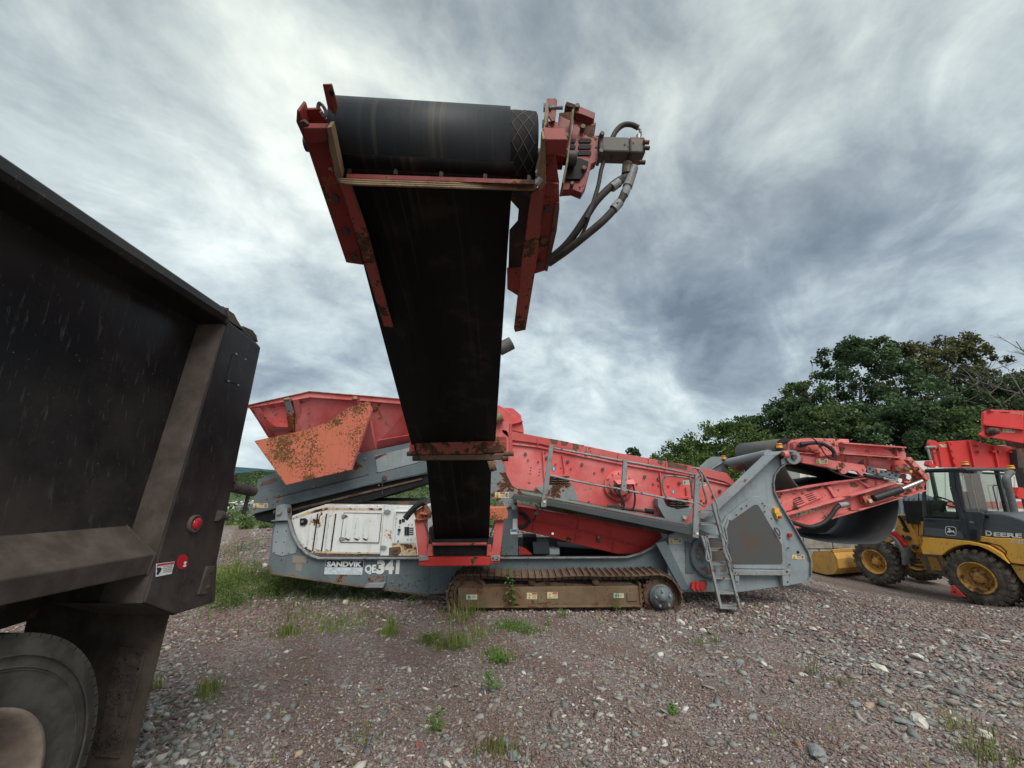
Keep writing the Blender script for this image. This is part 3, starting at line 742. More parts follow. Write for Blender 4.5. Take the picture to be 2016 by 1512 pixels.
def label_sign(c, x0, y0, x1, y1, Y, parent, kind='warn', pw=None, name='warning_label'):
    f = (lambda x, y, d=0.0: W(c, x, y, Y - .004 - d)) if pw is None else (lambda x, y, d=0.0: pw(x, y, .004 + d))
    m = MB(); L_ = lambda u, v, d=0: f(x0 + (x1 - x0) * u, y0 + (y1 - y0) * v, d)
    def q(u0, v0, u1, v1, mat, d): m.add([L_(u0, v0, d), L_(u1, v0, d), L_(u1, v1, d), L_(u0, v1, d)], [[3, 2, 1, 0]], mat)
    if kind == 'warn':
        q(0, 0, 1, 1, 'cream', 0); q(.38, .04, .72, .30, 'label_red', .001)
        m.add([L_(.04, .92, .001), L_(.32, .92, .001), L_(.18, .1, .001)], [[0, 1, 2]], 'label_yellow')
        m.add([L_(.02, .97, .0005), L_(.34, .97, .0005), L_(.18, .02, .0005)], [[0, 1, 2]], 'black_print')
        m.add([L_(.13, .82, .0016), L_(.23, .82, .0016), L_(.18, .4, .0016)], [[0, 1, 2]], 'black_print')
        pts = [L_(.85 + .11 * math.cos(a), .5 + .36 * math.sin(a), .001) for a in np.linspace(0, 6.28, 13)[:-1]]; m.add(pts, [list(range(12))[::-1]], 'black_print')
        pts = [L_(.85 + .075 * math.cos(a), .5 + .25 * math.sin(a), .0015) for a in np.linspace(0, 6.28, 13)[:-1]]; m.add(pts, [list(range(12))[::-1]], 'cream')
        q(.82, .3, .88, .7, 'black_print', .002)
        for k in range(3): q(.40, .42 + .17 * k, .70, .48 + .17 * k, 'dull_brown_label', .001)
    elif kind == 'blue':
        q(0, 0, 1, 1, 'cream', 0)
        pts = [L_(.25 + .17 * math.cos(a), .5 + .40 * math.sin(a), .001) for a in np.linspace(0, 6.28, 17)[:-1]]; m.add(pts, [list(range(16))[::-1]], 'label_blue')
        q(.5, .3, .95, .42, 'dull_brown_label', .001); q(.5, .55, .9, .66, 'dull_brown_label', .001)
    elif kind == 'square':
        q(0, 0, 1, 1, 'cream', 0); q(.5, .04, .96, .28, 'label_red', .001)
        for v0 in (.10, .54): m.add([L_(.08, v0 + .38, .001), L_(.44, v0 + .38, .001), L_(.26, v0, .001)], [[0, 1, 2]], 'label_yellow'); m.add([L_(.2, v0 + .32, .0014), L_(.32, v0 + .32, .0014), L_(.26, v0 + .14, .0014)], [[0, 1, 2]], 'black_print')
        for k in range(4): q(.52, .36 + .14 * k, .92, .41 + .14 * k, 'dull_brown_label', .001)
    elif kind == 'disc':
        pts = [L_(.5 + .5 * math.cos(a), .5 + .5 * math.sin(a), 0) for a in np.linspace(0, 6.28, 17)[:-1]]; m.add(pts, [list(range(16))[::-1]], 'label_blue')
        q(.42, .2, .6, .8, 'white_print', .001)
    return m.build(name, parent)
label_sign(11, 225, 313, 308, 350, TY + .05, TRK, 'blue')
label_sign(11, 686, 298, 766, 348, TY + .05, TRK, 'square')
label_sign(11, 843, 293, 923, 342, TY + .05, TRK, 'square')
label_sign(11, 1350, 303, 1428, 338, TY + .05, TRK, 'blue')
plate('cover_plate', 11, [(1452, 302), (1530, 300), (1530, 362), (1452, 364)], TY + .035, .015, 'track_beam', TRK)
plate('cover_plate', 11, [(770, 300), (836, 298), (836, 378), (770, 380)], TY + .04, .01, 'track_beam', TRK)

# ---- chassis
CY = 6.66
def boltheads(name, c, pts, Y, parent, r=.012, mat='steel_bolt', d=.012):
    m = MB()
    for x, y in pts:
        p = W(c, x, y, Y); m.cyl(p, p + Vector((0, -d, 0)), r, mat, 6, smooth=False)
    o = m.build(name, parent); o['kind'] = 'stuff'; return o
ch = MB()
outl = [(538, 1027), (570, 1025), (576, 1050), (588, 1072), (606, 1089), (628, 1097), (823, 1097), (986, 1097), (1233, 1096), (1262, 1088), (1300, 1068), (1345, 1045), (1345, 1168), (1100, 1172), (841, 1171), (700, 1152), (535, 1128), (528, 1112)]
ch.prism(PL('F', outl, CY), (0, .05, 0), 'grey')
CH = ch.build('chassis', SM, .006)
rim = MB()
def rimstrip(pts, Y, w, t, mat, m):
    P_ = [W('F', x, y, Y) for x, y in pts]
    for a, b in zip(P_, P_[1:]): m.beam(a, b, w, t, mat)
rimstrip([(536, 1025), (569, 1023), (576, 1050), (588, 1073), (606, 1091), (628, 1099), (823, 1099), (1233, 1097), (1262, 1089), (1300, 1069), (1330, 1050)], CY - .035, .07, .012, 'galv', rim)
rimstrip([(528, 1112), (535, 1129), (700, 1153), (841, 1172), (900, 1173)], CY - .02, .06, .010, 'track_rust', rim)
rim.build('edge_flange', CH)
plate('side_recess', 2, [(215, 992), (298, 990), (318, 1075), (362, 1150), (352, 1200), (250, 1220), (192, 1200), (196, 1080)], CY - .008, .01, 'grey_light', CH)
plate('frame_web', 2, [(1265, 1300), (1300, 1235), (1700, 1235), (1700, 1330), (1420, 1370), (1370, 1470), (1250, 1478)], CY - .06, .06, 'grey', CH)
plate('bent_seam', 4, [(966, 1098), (1140, 1098), (1165, 1135), (1165, 1142), (966, 1135)], CY - .010, .012, 'grey', CH)
far = MB().prism([p + Vector((0, 1.9, 0)) for p in PL('F', outl, CY)], (0, .05, 0), 'grey').build('chassis_far_side', SM)
cb = MB()
for px in (700, 900, 1100, 1300):
    a = W('F', px, 1130, CY + .03); cb.beam(a, a + Vector((0, 1.95, 0)), .25, .2, 'grey_dark', side=(1, 0, 0))
cb.build('cross_member', CH)
# foothold step
st = MB(); st.prism(PL(14, [(1100, 1178), (1350, 1170), (1340, 1235), (1320, 1285), (1085, 1290)], CY - .02), (0, .015, 0), 'grey')
st.prism(PL(14, [(1070, 1290), (1325, 1270), (1300, 1325), (1060, 1325)], CY - .12), (0, .10, 0), 'galv')
for x in (1130, 1300): p = W(14, x, 1205, CY - .02); st.cyl(p, p + Vector((0, -.02, 0)), .02, 'brass_dirty', 8)
st.build('foot_step', CH)
boltheads('bolts', 14, [(1430, 1245), (1550, 1262), (1475, 1318)], CY, CH, .016)
boltheads('rivet_holes', 2, [(228, 1055), (288, 1050), (218, 1125), (272, 1125), (205, 1196), (262, 1196), (255, 1245), (300, 1200)], CY - .008, CH, .010, 'rubber_black', .002)
boltheads('bolts', 4, [(196, 1052), (498, 1052), (800, 1048)], CY - .04, CH, .010, 'dark_steel')
plate('old_label', 14, [(108, 900), (298, 905), (285, 1000), (105, 995)], CY - .004, .003, 'dull_brown_label', CH, 0)
plate('old_label', 14, [(150, 1002), (235, 1003), (225, 1105), (145, 1100)], CY - .004, .003, 'dull_brown_label', CH, 0)
# maker's panel and model number
mp = MB(); F_ = lambda pts, d, mat: mp.prism(PL(14, pts, CY - d), (0, d - .0005, 0), mat)
F_([(548, 952), (1052, 960), (1026, 1152), (524, 1146)], .004, 'white_print'); 
F_([(553, 958), (1046, 966), (1036, 1056), (540, 1052)], .006, 'black_print'); F_([(540, 1058), (1034, 1062), (1022, 1142), (530, 1138)], .006, 'pale_blue_print')
mpo = mp.build('maker_panel', CH)
def text_on(c, s, bl, br, tl, Y, mat, parent, name='lettering', bold=.02):
    a = W(c, *bl, Y); b = W(c, *br, Y); t = W(c, *tl, Y)
    xd = (b - a); zd = (t - a)
    return text_mesh(name, s, a, xd.normalized(), zd.normalized(), xd.length, zd.length, mat, parent, bold, 0.001)
text_on(14, 'SANDVIK', (556, 1046), (1022, 1050), (566, 975), CY - .0075, 'white_print', CH, bold=.05)
text_on(14, 'QE', (1058, 1150), (1208, 1146), (1068, 1020), CY - .003, 'white_print', CH, bold=.05)
text_on(14, '341', (1212, 1146), (1516, 1146), (1228, 955), CY - .003, 'white_print', CH, bold=.06)

# ---- white engine cover
EY = CY + .04
EC = plate('engine_cover', 14, [(100, 372), (325, 290), (540, 222), (1320, 238), (1262, 880), (370, 868), (255, 800), (175, 690), (120, 540), (90, 440)], EY, .9, 'white_cover', SM, .012)
plate('rust_strip', 14, [(105, 398), (330, 315), (545, 262), (1290, 272), (1287, 300), (560, 296), (340, 345), (112, 425)], EY - .003, .002, 'white_rust', EC, 0)
EC2 = plate('engine_cover', 14, [(1322, 240), (1880, 250), (1880, 905), (1262, 905)], EY + .03, .9, 'white_cover', SM, .01)
plate('rust_patch', 14, [(1385, 795), (1530, 780), (1545, 850), (1500, 900), (1380, 898)], EY + .026, .003, 'track_rust', EC2, 0)
plate('rust_strip', 14, [(1430, 745), (1740, 745), (1760, 900), (1400, 903)], EY + .028, .001, 'white_rust', EC2, 0)
plate('panel_frame', 14, [(1455, 310), (1740, 310), (1740, 322), (1475, 322), (1450, 740), (1425, 740)], EY + .0, .03, 'white_cover', EC2, .002)
plate('control_panel', 14, [(1490, 330), (1740, 330), (1735, 735), (1460, 735)], EY + .024, .006, 'white_cover', EC2, 0)
cp = MB()
for (x0, y0, x1, y1) in ((1517, 425, 1543, 475), (1552, 415, 1592, 452), (1500, 545, 1535, 580), (1588, 520, 1610, 630), (1614, 520, 1650, 630)):
    cp.prism(PL(14, [(x0, y0), (x1, y0), (x1, y1), (x0, y1)], EY + .012), (0, .012, 0), 'black_print')
for k in range(4): cp.prism(PL(14, [(1655, 530 + k * 27), (1708, 530 + k * 27), (1708, 542 + k * 27), (1655, 542 + k * 27)], EY + .018), (0, .006, 0), 'black_print')
for x, y, r in ((1512, 605, .018), (1647, 487, .009), (1690, 487, .009), (1632, 682, .009), (1675, 682, .009), (1525, 512, .008), (1505, 705, .014)):
    p = W(14, x, y, EY + .024); cp.cyl(p, p + Vector((0, -.012, 0)), r, 'label_blue' if r == .018 else 'steel_bolt', 12)
cp.build('gauge_cluster', EC2)
for x0 in (315, 432, 555):
    m = MB(); a = PL(14, [(x0 + 55, 378), (x0 + 120, 345), (x0 + 52, 840), (x0, 800)], EY)
    a[0] += Vector((0, -.045, 0)); a[3] += Vector((0, -.045, 0))
    m.add(a + [a[0] + Vector((0, .047, 0)), a[3] + Vector((0, .047, 0))], [[0, 3, 2, 1], [0, 1, 4], [3, 5, 2]], 'white_cover'); m.add([a[0], a[0] + Vector((0, .047, 0)), a[3] + Vector((0, .047, 0)), a[3]], [[0, 1, 2, 3]], 'rubber_black'); m.prism([a[1] + Vector((0, -.006, 0)), a[1] + Vector((.018, -.002, 0)), a[2] + Vector((.018, -.002, 0)), a[2] + Vector((0, -.006, 0))], (0, .006, 0), 'rubber_black'); m.build('louvre', EC)  # black faces paint in the shade of the louvre opening
plate('rust_strip', 14, [(255, 798), (370, 866), (1262, 878), (1264, 858), (385, 842), (285, 782)], EY - .003, .002, 'white_rust', EC, 0)
DO = plate('cover_door', 14, [(790, 335), (1290, 345), (1248, 728), (740, 718)], EY - .010, .012, 'white_cover', EC, .002)
fr = MB()
for a, b in (((790, 333), (1290, 343)), ((1290, 343), (1248, 728)), ((1248, 728), (740, 718)), ((740, 718), (790, 333))):
    fr.beam(W(14, *a, EY - .008), W(14, *b, EY - .008), .012, .007, 'track_rust')
fr.build('rusty_seam', EC)
for x0 in (820, 940, 1055):
    m = MB(); a = PL(14, [(x0 + 28, 402), (x0 + 88, 372), (x0 + 50, 690), (x0 - 8, 655)], EY - .010)
    a[0] += Vector((0, -.038, 0)); a[3] += Vector((0, -.038, 0))
    m.add(a + [a[0] + Vector((0, .040, 0)), a[3] + Vector((0, .040, 0))], [[0, 3, 2, 1], [0, 4, 5, 3], [0, 1, 4], [3, 5, 2]], 'white_cover')
    m.prism(PL(14, [(x0 - 18, 655), (x0 + 50, 660), (x0 + 48, 690), (x0 + 25, 705), (x0 - 5, 690)], EY - .014), (0, .004, 0), 'track_rust'); m.build('louvre', EC)
for (x, y) in ((755, 380), (722, 678), (1322, 315), (1270, 788)):
    plate('hinge', 14, [(x, y - 20), (x + 50, y - 22), (x + 85, y - 4), (x + 85, y + 6), (x + 48, y + 24), (x, y + 20)], EY - .018 if x < 1000 else EY - .005, .010, 'galv', EC, .002)
lk = MB(); lk.prism(PL(14, [(205, 410), (270, 405), (300, 430), (300, 465), (270, 500), (205, 498)], EY - .02), (0, .02, 0), 'rubber_black'); p = W(14, 243, 448, EY - .02); lk.cyl(p, p + Vector((0, -.02, 0)), .017, 'steel_bolt', 10); lk.build('latch', EC)
for x, y in ((378, 530), (985, 530)): boltheads('bolts', 14, [(x, y)], EY, EC, .011, 'rubber_black', .003)
MB().add(PL(14, [(272, 348), (325, 330), (302, 305)], EY - .004), [[0, 1, 2]], 'label_yellow').build('warning_triangle', EC)
# debris-covered top of the power pack
tb = MB(); tb.prism(PL(2, [(560, 862), (700, 845), (1190, 848), (1230, 880), (560, 880)], EY + .25), (0, .8, 0), 'dark_steel'); tb.build('power_pack_top', SM)

# ---- feeder conveyor frame (left)
FY = 6.85
FD = plate('feeder_frame', 2, [(95, 700), (205, 655), (290, 690), (720, 600), (770, 525), (1125, 452), (1230, 432), (1240, 575), (1200, 590), (110, 858), (62, 868)], FY, .06, 'grey', SM, .006)
plate('lower_flange', 2, [(62, 866), (110, 856), (1200, 588), (1240, 578), (1240, 655), (1200, 664), (830, 742), (62, 936)], FY - .07, .12, 'grey', FD, .01)
plate('hatch', 2, [(300, 742), (722, 640), (768, 552), (828, 556), (846, 668), (480, 756), (210, 826)], FY - .01, .012, 'grey', FD, .003)
plate('hatch', 2, [(885, 540), (1118, 486), (1190, 583), (906, 656)], FY - .01, .012, 'grey_light', FD, .003)
plate('rust_patch', 2, [(120, 720), (220, 688), (228, 705), (170, 735), (122, 740)], FY - .003, .002, 'track_rust', FD, 0)
plate('rust_patch', 2, [(890, 545), (960, 522), (968, 530), (905, 560), (888, 570)], FY - .012, .003, 'track_rust', FD, 0)
boltheads('bolts', 2, [(820, 560), (838, 655), (905, 645), (475, 750), (118, 728), (258, 860), (915, 740), (560, 800)], FY - .012, FD, .014)
bl = MB(); bl.prism(PL(2, [(62, 938), (830, 745), (1205, 668), (1245, 660), (1245, 720), (1205, 735), (870, 838), (190, 998), (90, 975)], FY), (0, 1.35, 0), 'rubber_black')
bl.build('feed_belt', FD)
plate('channel_lip', 2, [(300, 905), (1205, 690), (1205, 702), (300, 922)], FY - .02, .04, 'track_rust', FD, .002)
MB().prism([p + Vector((0, 1.45, 0)) for p in PL(2, [(95, 700), (205, 655), (770, 525), (1230, 432), (1240, 655), (830, 742), (62, 936)], FY)], (0, .06, 0), 'grey').build('feeder_far_frame', FD)
lv = MB(); p = W(2, 955, 690, FY - .06); lv.cyl(p, p + Vector((0, -.05, 0)), .035, 'dark_steel', 10); lv.beam(W(2, 940, 700, FY - .1), W(2, 938, 800, FY - .1), .01, .008, 'dark_steel'); lv.build('grease_lever', FD)
label_sign(2, 62, 862, 164, 892, FY - .07, FD, 'warn')
mt = MB(); mt.prism(PL(2, [(218, 888), (232, 872), (278, 870), (290, 885), (295, 978), (212, 980)], CY - .03), (0, .14, 0), 'grey_light')
p = W(2, 243, 922, CY - .03); mt.cyl(p, p + Vector((0, -.03, 0)), .04, 'galv', 14); mt.cyl(W(2, 205, 925, CY + .02), W(2, 312, 910, CY + .02), .035, 'dark_steel', 10)
mt.build('feeder_mount', CH)

# ---- hopper
HYt, HYb = 6.62, 7.0
def hw(x, y, t): return W(2, x, y, HYt + (HYb - HYt) * t)
hp = MB()
top = [(40, 222), (460, 150), (870, 178), (1130, 200), (1300, 215)]; bot = [(168, 415), (470, 520), (850, 520), (1120, 450), (1300, 420)]
for i in range(4): hp.slab([hw(*top[i], 0), hw(*top[i + 1], 0), hw(*bot[i + 1], 1), hw(*bot[i], 1)], .012, 'red_clean')
HP = hp.build('hopper', SM)
rm = MB(); rt = [(38, 202), (460, 108), (870, 140), (1130, 163), (1300, 178)]
for i in range(4):
    rm.slab([hw(*rt[i], 0) + Vector((0, -.06, 0)), hw(*rt[i + 1], 0) + Vector((0, -.06, 0)), hw(*top[i + 1], 0) + Vector((0, -.06, 0)), hw(*top[i], 0) + Vector((0, -.06, 0))], .10, 'red_clean')
rm.build('hopper_rim', HP, .004)
rp = MB()
for i in range(4): rp.beam(hw(rt[i][0], rt[i][1] + 4, 0) + Vector((0, -.05, 0)), hw(rt[i + 1][0], rt[i + 1][1] + 4, 0) + Vector((0, -.05, 0)), .08, .012, 'orange_rust')
rp.build('rim_edge', HP)
def hrib(a, b, c_, d_, depth, mat='red_clean', name='rib'):
    hp_ = [hw(*a, 0), hw(*b, 0), hw(*c_, 1), hw(*d_, 1)]
    MB().prism([q + Vector((0, -depth, 0)) for q in hp_], (0, depth, 0), mat).build(name, HP, .004)
hrib((72, 224), (114, 216), (236, 402), (184, 414), .05)
hrib((345, 172), (380, 168), (436, 362), (392, 400), .07)
hrib((748, 162), (800, 166), (905, 470), (860, 500), .06)
hrib((806, 320), (866, 300), (905, 505), (806, 525), .10, name='pedestal')
hrib((175, 345), (332, 352), (332, 386), (196, 386), .08, name='shelf')
hrib((1128, 200), (1160, 200), (1190, 440), (1150, 450), .06)
MB().slab([W(2, 905, 438, HYb - .2), W(2, 1130, 398, HYb - .2), W(2, 1122, 456, HYb - .03), W(2, 902, 506, HYb - .03)], .012, 'red_clean').build('sill', HP)
lt = MB(); lt.beam(hw(310, 160, 0) + Vector((0, -.1, 0)), hw(345, 255, .4) + Vector((0, -.1, 0)), .07, .08, 'galv'); lt.beam(hw(340, 255, .4) + Vector((0, -.1, 0)), hw(355, 375, .9) + Vector((0, -.1, 0)), .09, .10, 'orange_rust')
lt.cyl(hw(382, 300, .5) + Vector((0, -.14, 0)), hw(382, 330, .5) + Vector((0, -.14, 0)), .014, 'dark_steel', 8); lt.cyl(hw(300, 170, 0) + Vector((0, -.12, 0)), hw(352, 165, 0) + Vector((0, -.12, 0)), .016, 'brass_dirty', 8); lt.build('rim_latch', HP)
l2 = MB(); l2.beam(hw(770, 150, 0) + Vector((0, -.1, 0)), hw(772, 195, .2) + Vector((0, -.1, 0)), .07, .06, 'red'); l2.cyl(hw(750, 165, 0) + Vector((0, -.12, 0)), hw(800, 165, 0) + Vector((0, -.12, 0)), .015, 'brass_dirty', 8); l2.build('rim_latch', HP)
wing = MB(); wing.slab(PL(2, [(70, 440), (230, 405), (360, 380), (490, 345), (600, 290), (700, 220), (850, 168), (864, 232), (722, 636), (285, 738)], 6.42), .016, 'orange_rust'); wing.build('wing_plate', HP, .003, label='rust-streaked orange wing plate')
MB().slab([W(2, 850, 168, 6.42), W(2, 866, 232, 6.42), W(2, 724, 636, 6.42), W(2, 734, 638, 6.46), W(2, 874, 236, 6.46)], .004, 'red_clean').build('wing_edge', HP)
fh = MB(); P1 = [hw(*q, 0) + Vector((0, 2.0, 0)) for q in rt]; P2 = [hw(*q, 1) + Vector((0, 1.4, 0)) for q in bot]
for i in range(4): fh.slab([P1[i], P1[i + 1], P2[i + 1], P2[i]], .012, 'red_clean')
fh.slab([hw(*rt[0], 0), P1[0], P2[0], hw(*bot[0], 1)], .012, 'red_clean'); fh.slab([hw(*rt[4], 0), P1[4], P2[4], hw(*bot[4], 1)], .012, 'red_clean')
fh.build('hopper_far_wall', HP)

# ---- transfer hood right of the conveyor (behind it)
HD = plate('transfer_hood', 3, [(700, 215), (768, 218), (800, 238), (850, 270), (862, 360), (860, 570), (830, 575), (790, 640), (700, 640)], 6.95, .12, 'red_clean', SM, .01)
plate('hood_cap', 3, [(790, 235), (868, 238), (928, 292), (948, 392), (950, 425), (840, 405), (850, 300)], 7.3, .5, 'red_clean', HD, .01)
MB().beam(W(3, 850, 362, 7.27), W(3, 945, 338, 7.27), .05, .012, 'red_clean').build('rib', HD)
MB().cyl(W(3, 700, 330, 6.85), W(3, 790, 300, 6.85), .085, 'brass_dirty', 18).build('pulley', HD)

# ---- screen box
SY = 7.0
SBp = [(150, 175), (350, 208), (500, 235), (690, 275), (905, 322), (1120, 360), (1390, 408), (1650, 465), (1720, 548), (1600, 650), (1480, 780), (1400, 810), (1230, 775), (640, 660), (400, 600), (200, 570), (100, 500), (40, 400), (40, 200)]
SB = plate('screen_box', 4, SBp, SY, .02, 'red_clean', SM, .004)
plate('top_rail', 4, [(100, 160), (350, 208), (905, 322), (1390, 408), (1655, 462), (1725, 545), (1700, 552), (1640, 520), (1385, 455), (900, 372), (345, 256), (100, 225)], SY - .05, .05, 'red', SB, .004)
plate('top_rail_lip', 4, [(150, 250), (345, 272), (900, 386), (1385, 470), (1690, 540), (1690, 552), (1385, 482), (900, 398), (345, 285), (150, 262)], SY - .035, .035, 'red_clean', SB, .002)
for x, y0, y1 in ((350, 212, 268), (690, 280, 332), (905, 325, 375), (1118, 365, 415), (1236, 385, 440)):
    MB().beam(W(4, x, y0, SY - .06), W(4, x - 4, y1, SY - .06), .03, .012, 'red_clean').build('rib', SB)
for pts in ([(430, 228), (490, 232), (480, 262), (450, 262)], [(505, 238), (560, 248), (545, 272), (512, 268)], [(590, 255), (635, 262), (620, 310), (590, 292)], [(1180, 370), (1215, 376), (1215, 400), (1180, 398)], [(1245, 384), (1385, 412), (1378, 440), (1250, 418)], [(640, 264), (668, 268), (655, 278)]):
    j = []
    for (a, b), (c_, d_) in zip(pts, pts[1:] + pts[:1]):
        for k in range(4): j.append((a + (c_ - a) * k / 4 + random.uniform(-3, 3), b + (d_ - b) * k / 4 + random.uniform(-3, 3)))
    plate('rust_patch', 4, j, SY - .053, .002, 'track_rust', SB, 0)
for x0, x1, y0, dy in ((378, 412, 310, 330), (1190, 1230, 460, 250), (515, 545, 335, 140), (1372, 1392, 560, 90)):
    m = MB(); m.prism(PL(4, [(x0, y0), (x0 + 10, y0), (x1, y0 + dy), (x1 - 12, y0 + dy)], SY - .04), (0, .04, 0), 'red_clean'); m.build('stiffener', SB, .003)
boltheads('bolts', 4, [(262, 328), (555, 382), (652, 402), (797, 433), (408, 355), (1086, 486), (1180, 502), (1325, 530), (1605, 585), (1560, 620)], SY, SB, .026, 'motor_steel', .03)
boltheads('bolts', 4, [(280, 370), (350, 382), (576, 430), (738, 460), (395, 318), (1145, 536), (1183, 545), (1030, 535), (1250, 553), (470, 400), (1478, 650), (1495, 668), (960, 640), (700, 660), (1100, 720)], SY, SB, .016, 'red_low', .02)
boltheads('holes', 4, [(300, 425), (296, 445), (294, 466), (362, 436), (358, 456), (355, 478), (283, 531), (292, 530), (505, 430), (1480, 650)], SY, SB, .011, 'rubber_black', .002)
label_sign(4, 442, 417, 474, 449, SY, SB, 'disc'); label_sign(4, 1270, 578, 1298, 606, SY, SB, 'disc'); label_sign(4, 1352, 512, 1400, 542, SY - .001, SB, 'blue'); label_sign(4, 1455, 525, 1512, 550, SY - .001, SB, 'blue')
# exciter drum
ex = MB(); c = W(4, 905, 548, SY)
ex.lathe(c, (0, -1, 0), [(0, .245), (.05, .245), (.055, .235), (.055, .17), (.10, .165), (.11, .15), (.11, 0)], 'red_clean', 40)
EX = ex.build('exciter', SB)
ek = MB()
for k in range(12): a = k * math.pi / 6; e = c + Vector((math.cos(a) * .205, -.055, math.sin(a) * .205)); ek.cyl(e, e + Vector((0, -.02, 0)), .012, 'red_low', 6)
ek.slab([c + Vector((-.10, -.12, .10)), c + Vector((.22, -.12, .10)), c + Vector((.24, -.20, .03)), c + Vector((-.06, -.20, .03))], .006, 'red_tail'); ek.build('drum_guard', EX)
for pts in ([(880, 540), (885, 590), (925, 625), (945, 675), (935, 705), (905, 712)], [(930, 545), (990, 535), (1010, 560), (1020, 640), (1010, 700), (985, 718)], [(905, 545), (915, 600), (930, 650), (930, 690)]):
    MB().tube(smooth_path(PL(4, pts, SY - .16), 6), .016, 'rubber_hose', 8).build('hose', EX)
vb = MB(); vb.cyl(W(4, 830, 690, SY - .12), W(4, 1140, 735, SY - .12), .024, 'dark_steel', 10); vb.box(W(4, 880, 700, SY - .12), (.16, .08, .07), 'dark_steel'); vb.cyl(W(4, 1090, 722, SY - .13), W(4, 1148, 732, SY - .13), .04, 'rubber_black', 12); vb.build('valve_block', SB)
# springs on brackets
def spring(c, x, y, w, n, parent):
    m = MB(); a = W(c, x, y, SY - .10)
    pts = [a + Vector((math.cos(t) * w, math.sin(t) * w, -t / 6.283 * .038)) for t in np.linspace(0, n * 6.283, n * 14)]
    m.tube(pts, .012, 'dark_steel', 6); m.build('coil_spring', parent)
for x in (455, 500, 540): spring(4, x, 485, .055, 4, SB)
for x in (1272, 1318, 1364): spring(4, x, 640, .055, 4, SB)
plate('spring_seat', 4, [(428, 475), (550, 470), (560, 485), (430, 490)], SY - .17, .15, 'red_clean', SB)
plate('spring_seat', 4, [(1240, 632), (1390, 625), (1410, 640), (1245, 648)], SY - .17, .15, 'red_clean', SB)
plate('spring_bracket', 4, [(330, 560), (420, 545), (560, 552), (585, 530), (605, 580), (630, 655), (400, 625)], SY - .16, .14, 'grey_rust', CH)
plate('spring_bracket', 4, [(1175, 640), (1215, 640), (1240, 690), (1320, 715), (1418, 700), (1395, 770), (1345, 800), (1235, 790), (1180, 690)], SY - .2, .18, 'grey_light', CH)
p = W(4, 1360, 768, SY - .2); MB().cyl(p, p + Vector((0, -.03, 0)), .03, 'cream', 14).build('bolt_cap', CH)
MB().prism([q + Vector((0, 1.5, 0)) for q in PL(4, SBp, SY)], (0, .02, 0), 'red_clean').build('screen_far_side', SB)
dk = MB(); dk.slab([W(4, 120, 330, SY + .02), W(4, 1640, 600, SY + .02), W(4, 1640, 600, SY + .02) + Vector((0, 1.48, 0)), W(4, 120, 330, SY + .02) + Vector((0, 1.48, 0))], .02, 'dark_steel'); dk.build('screen_deck', SB)

# ---- grey head post (peeling) left of screen box
plate('head_post', 4, [(20, 372), (95, 372), (120, 410), (130, 470), (180, 570), (240, 590), (200, 640), (205, 690), (150, 700), (30, 640), (10, 540)], SY - .28, .06, 'grey_rust', CH, .004)
boltheads('bolts', 4, [(130, 684), (183, 698)], SY - .30, CH, .045, 'grey_light', .03)
label_sign(4, 50, 594, 147, 634, SY - .28, CH, 'warn')
plate('support_post', 4, [(100, 690), (210, 700), (210, 1032), (92, 1032)], SY - .25, .25, 'grey', CH, .005)
MB().prism(PL(4, [(174, 778), (206, 778), (206, 885), (158, 885), (158, 850), (174, 850)], SY - .254), (0, .003, 0), 'white_print').prism(PL(4, [(162, 852), (202, 852), (202, 868), (162, 868)], SY - .257), (0, .003, 0), 'label_blue').build('load_label', CH)

# ---- under-screen chute (deeper red)
UC = plate('under_chute', 4, [(200, 690), (620, 760), (1190, 870), (1210, 910), (1110, 985), (1050, 1015), (900, 1022), (600, 950), (420, 900), (215, 855), (200, 800)], SY - .12, .9, 'red_low', SM, .006)
plate('chute_flange', 4, [(225, 775), (330, 790), (760, 885), (1080, 970), (1080, 978), (760, 895), (330, 800), (225, 785)], SY - .155, .035, 'red_low', UC, .002)
for x, y0, y1 in ((320, 790, 880), (612, 880, 948), (870, 940, 1018), (630, 770, 850)):
    MB().beam(W(4, x, y0, SY - .135), W(4, x - 8, y1, SY - .135), .02, .008, 'red_low').build('rib', UC)
p = W(4, 765, 925, SY - .12); MB().cyl(p + Vector((0, -.03, 0)), p, .035, 'dark_steel', 12).cyl(p + Vector((0, -.05, .05)), p + Vector((0, 0, .05)), .022, 'galv', 10).build('grease_port', UC)
MB().tube(smooth_path(PL(4, [(215, 735), (250, 745), (285, 790), (262, 830), (215, 840)], SY - .2), 6), .028, 'rubber_hose', 8, ridged=.85).build('corrugated_hose', UC)
MB().tube(smooth_path(PL(4, [(215, 735), (270, 780), (300, 800), (330, 770), (328, 720)], SY - .22), 6), .010, 'rubber_hose', 6).build('hose', UC)
# clutter seen below the chute
bx = MB(); bx.prism(PL(4, [(245, 905), (340, 905), (340, 945), (425, 945), (425, 1030), (245, 1030)], SY + .2), (0, .4, 0), 'rubber_black'); bx.prism(PL(4, [(312, 940), (424, 940), (430, 1022), (320, 1022)], SY - .05), (0, .1, 0), 'grey_dark'); bx.build('valve_box', CH)
plate('drive_bracket', 4, [(215, 975), (260, 985), (310, 1028), (215, 1028)], SY - .05, .1, 'red_low', CH)
plate('meter_box', 4, [(428, 985), (498, 985), (498, 1026), (428, 1026)], SY + .1, .1, 'white_cover', CH)
MB().prism(PL(4, [(500, 970), (900, 1005), (900, 1030), (500, 1030)], SY + .4), (0, .5, 0), 'rubber_black').build('engine_bay_floor', CH)

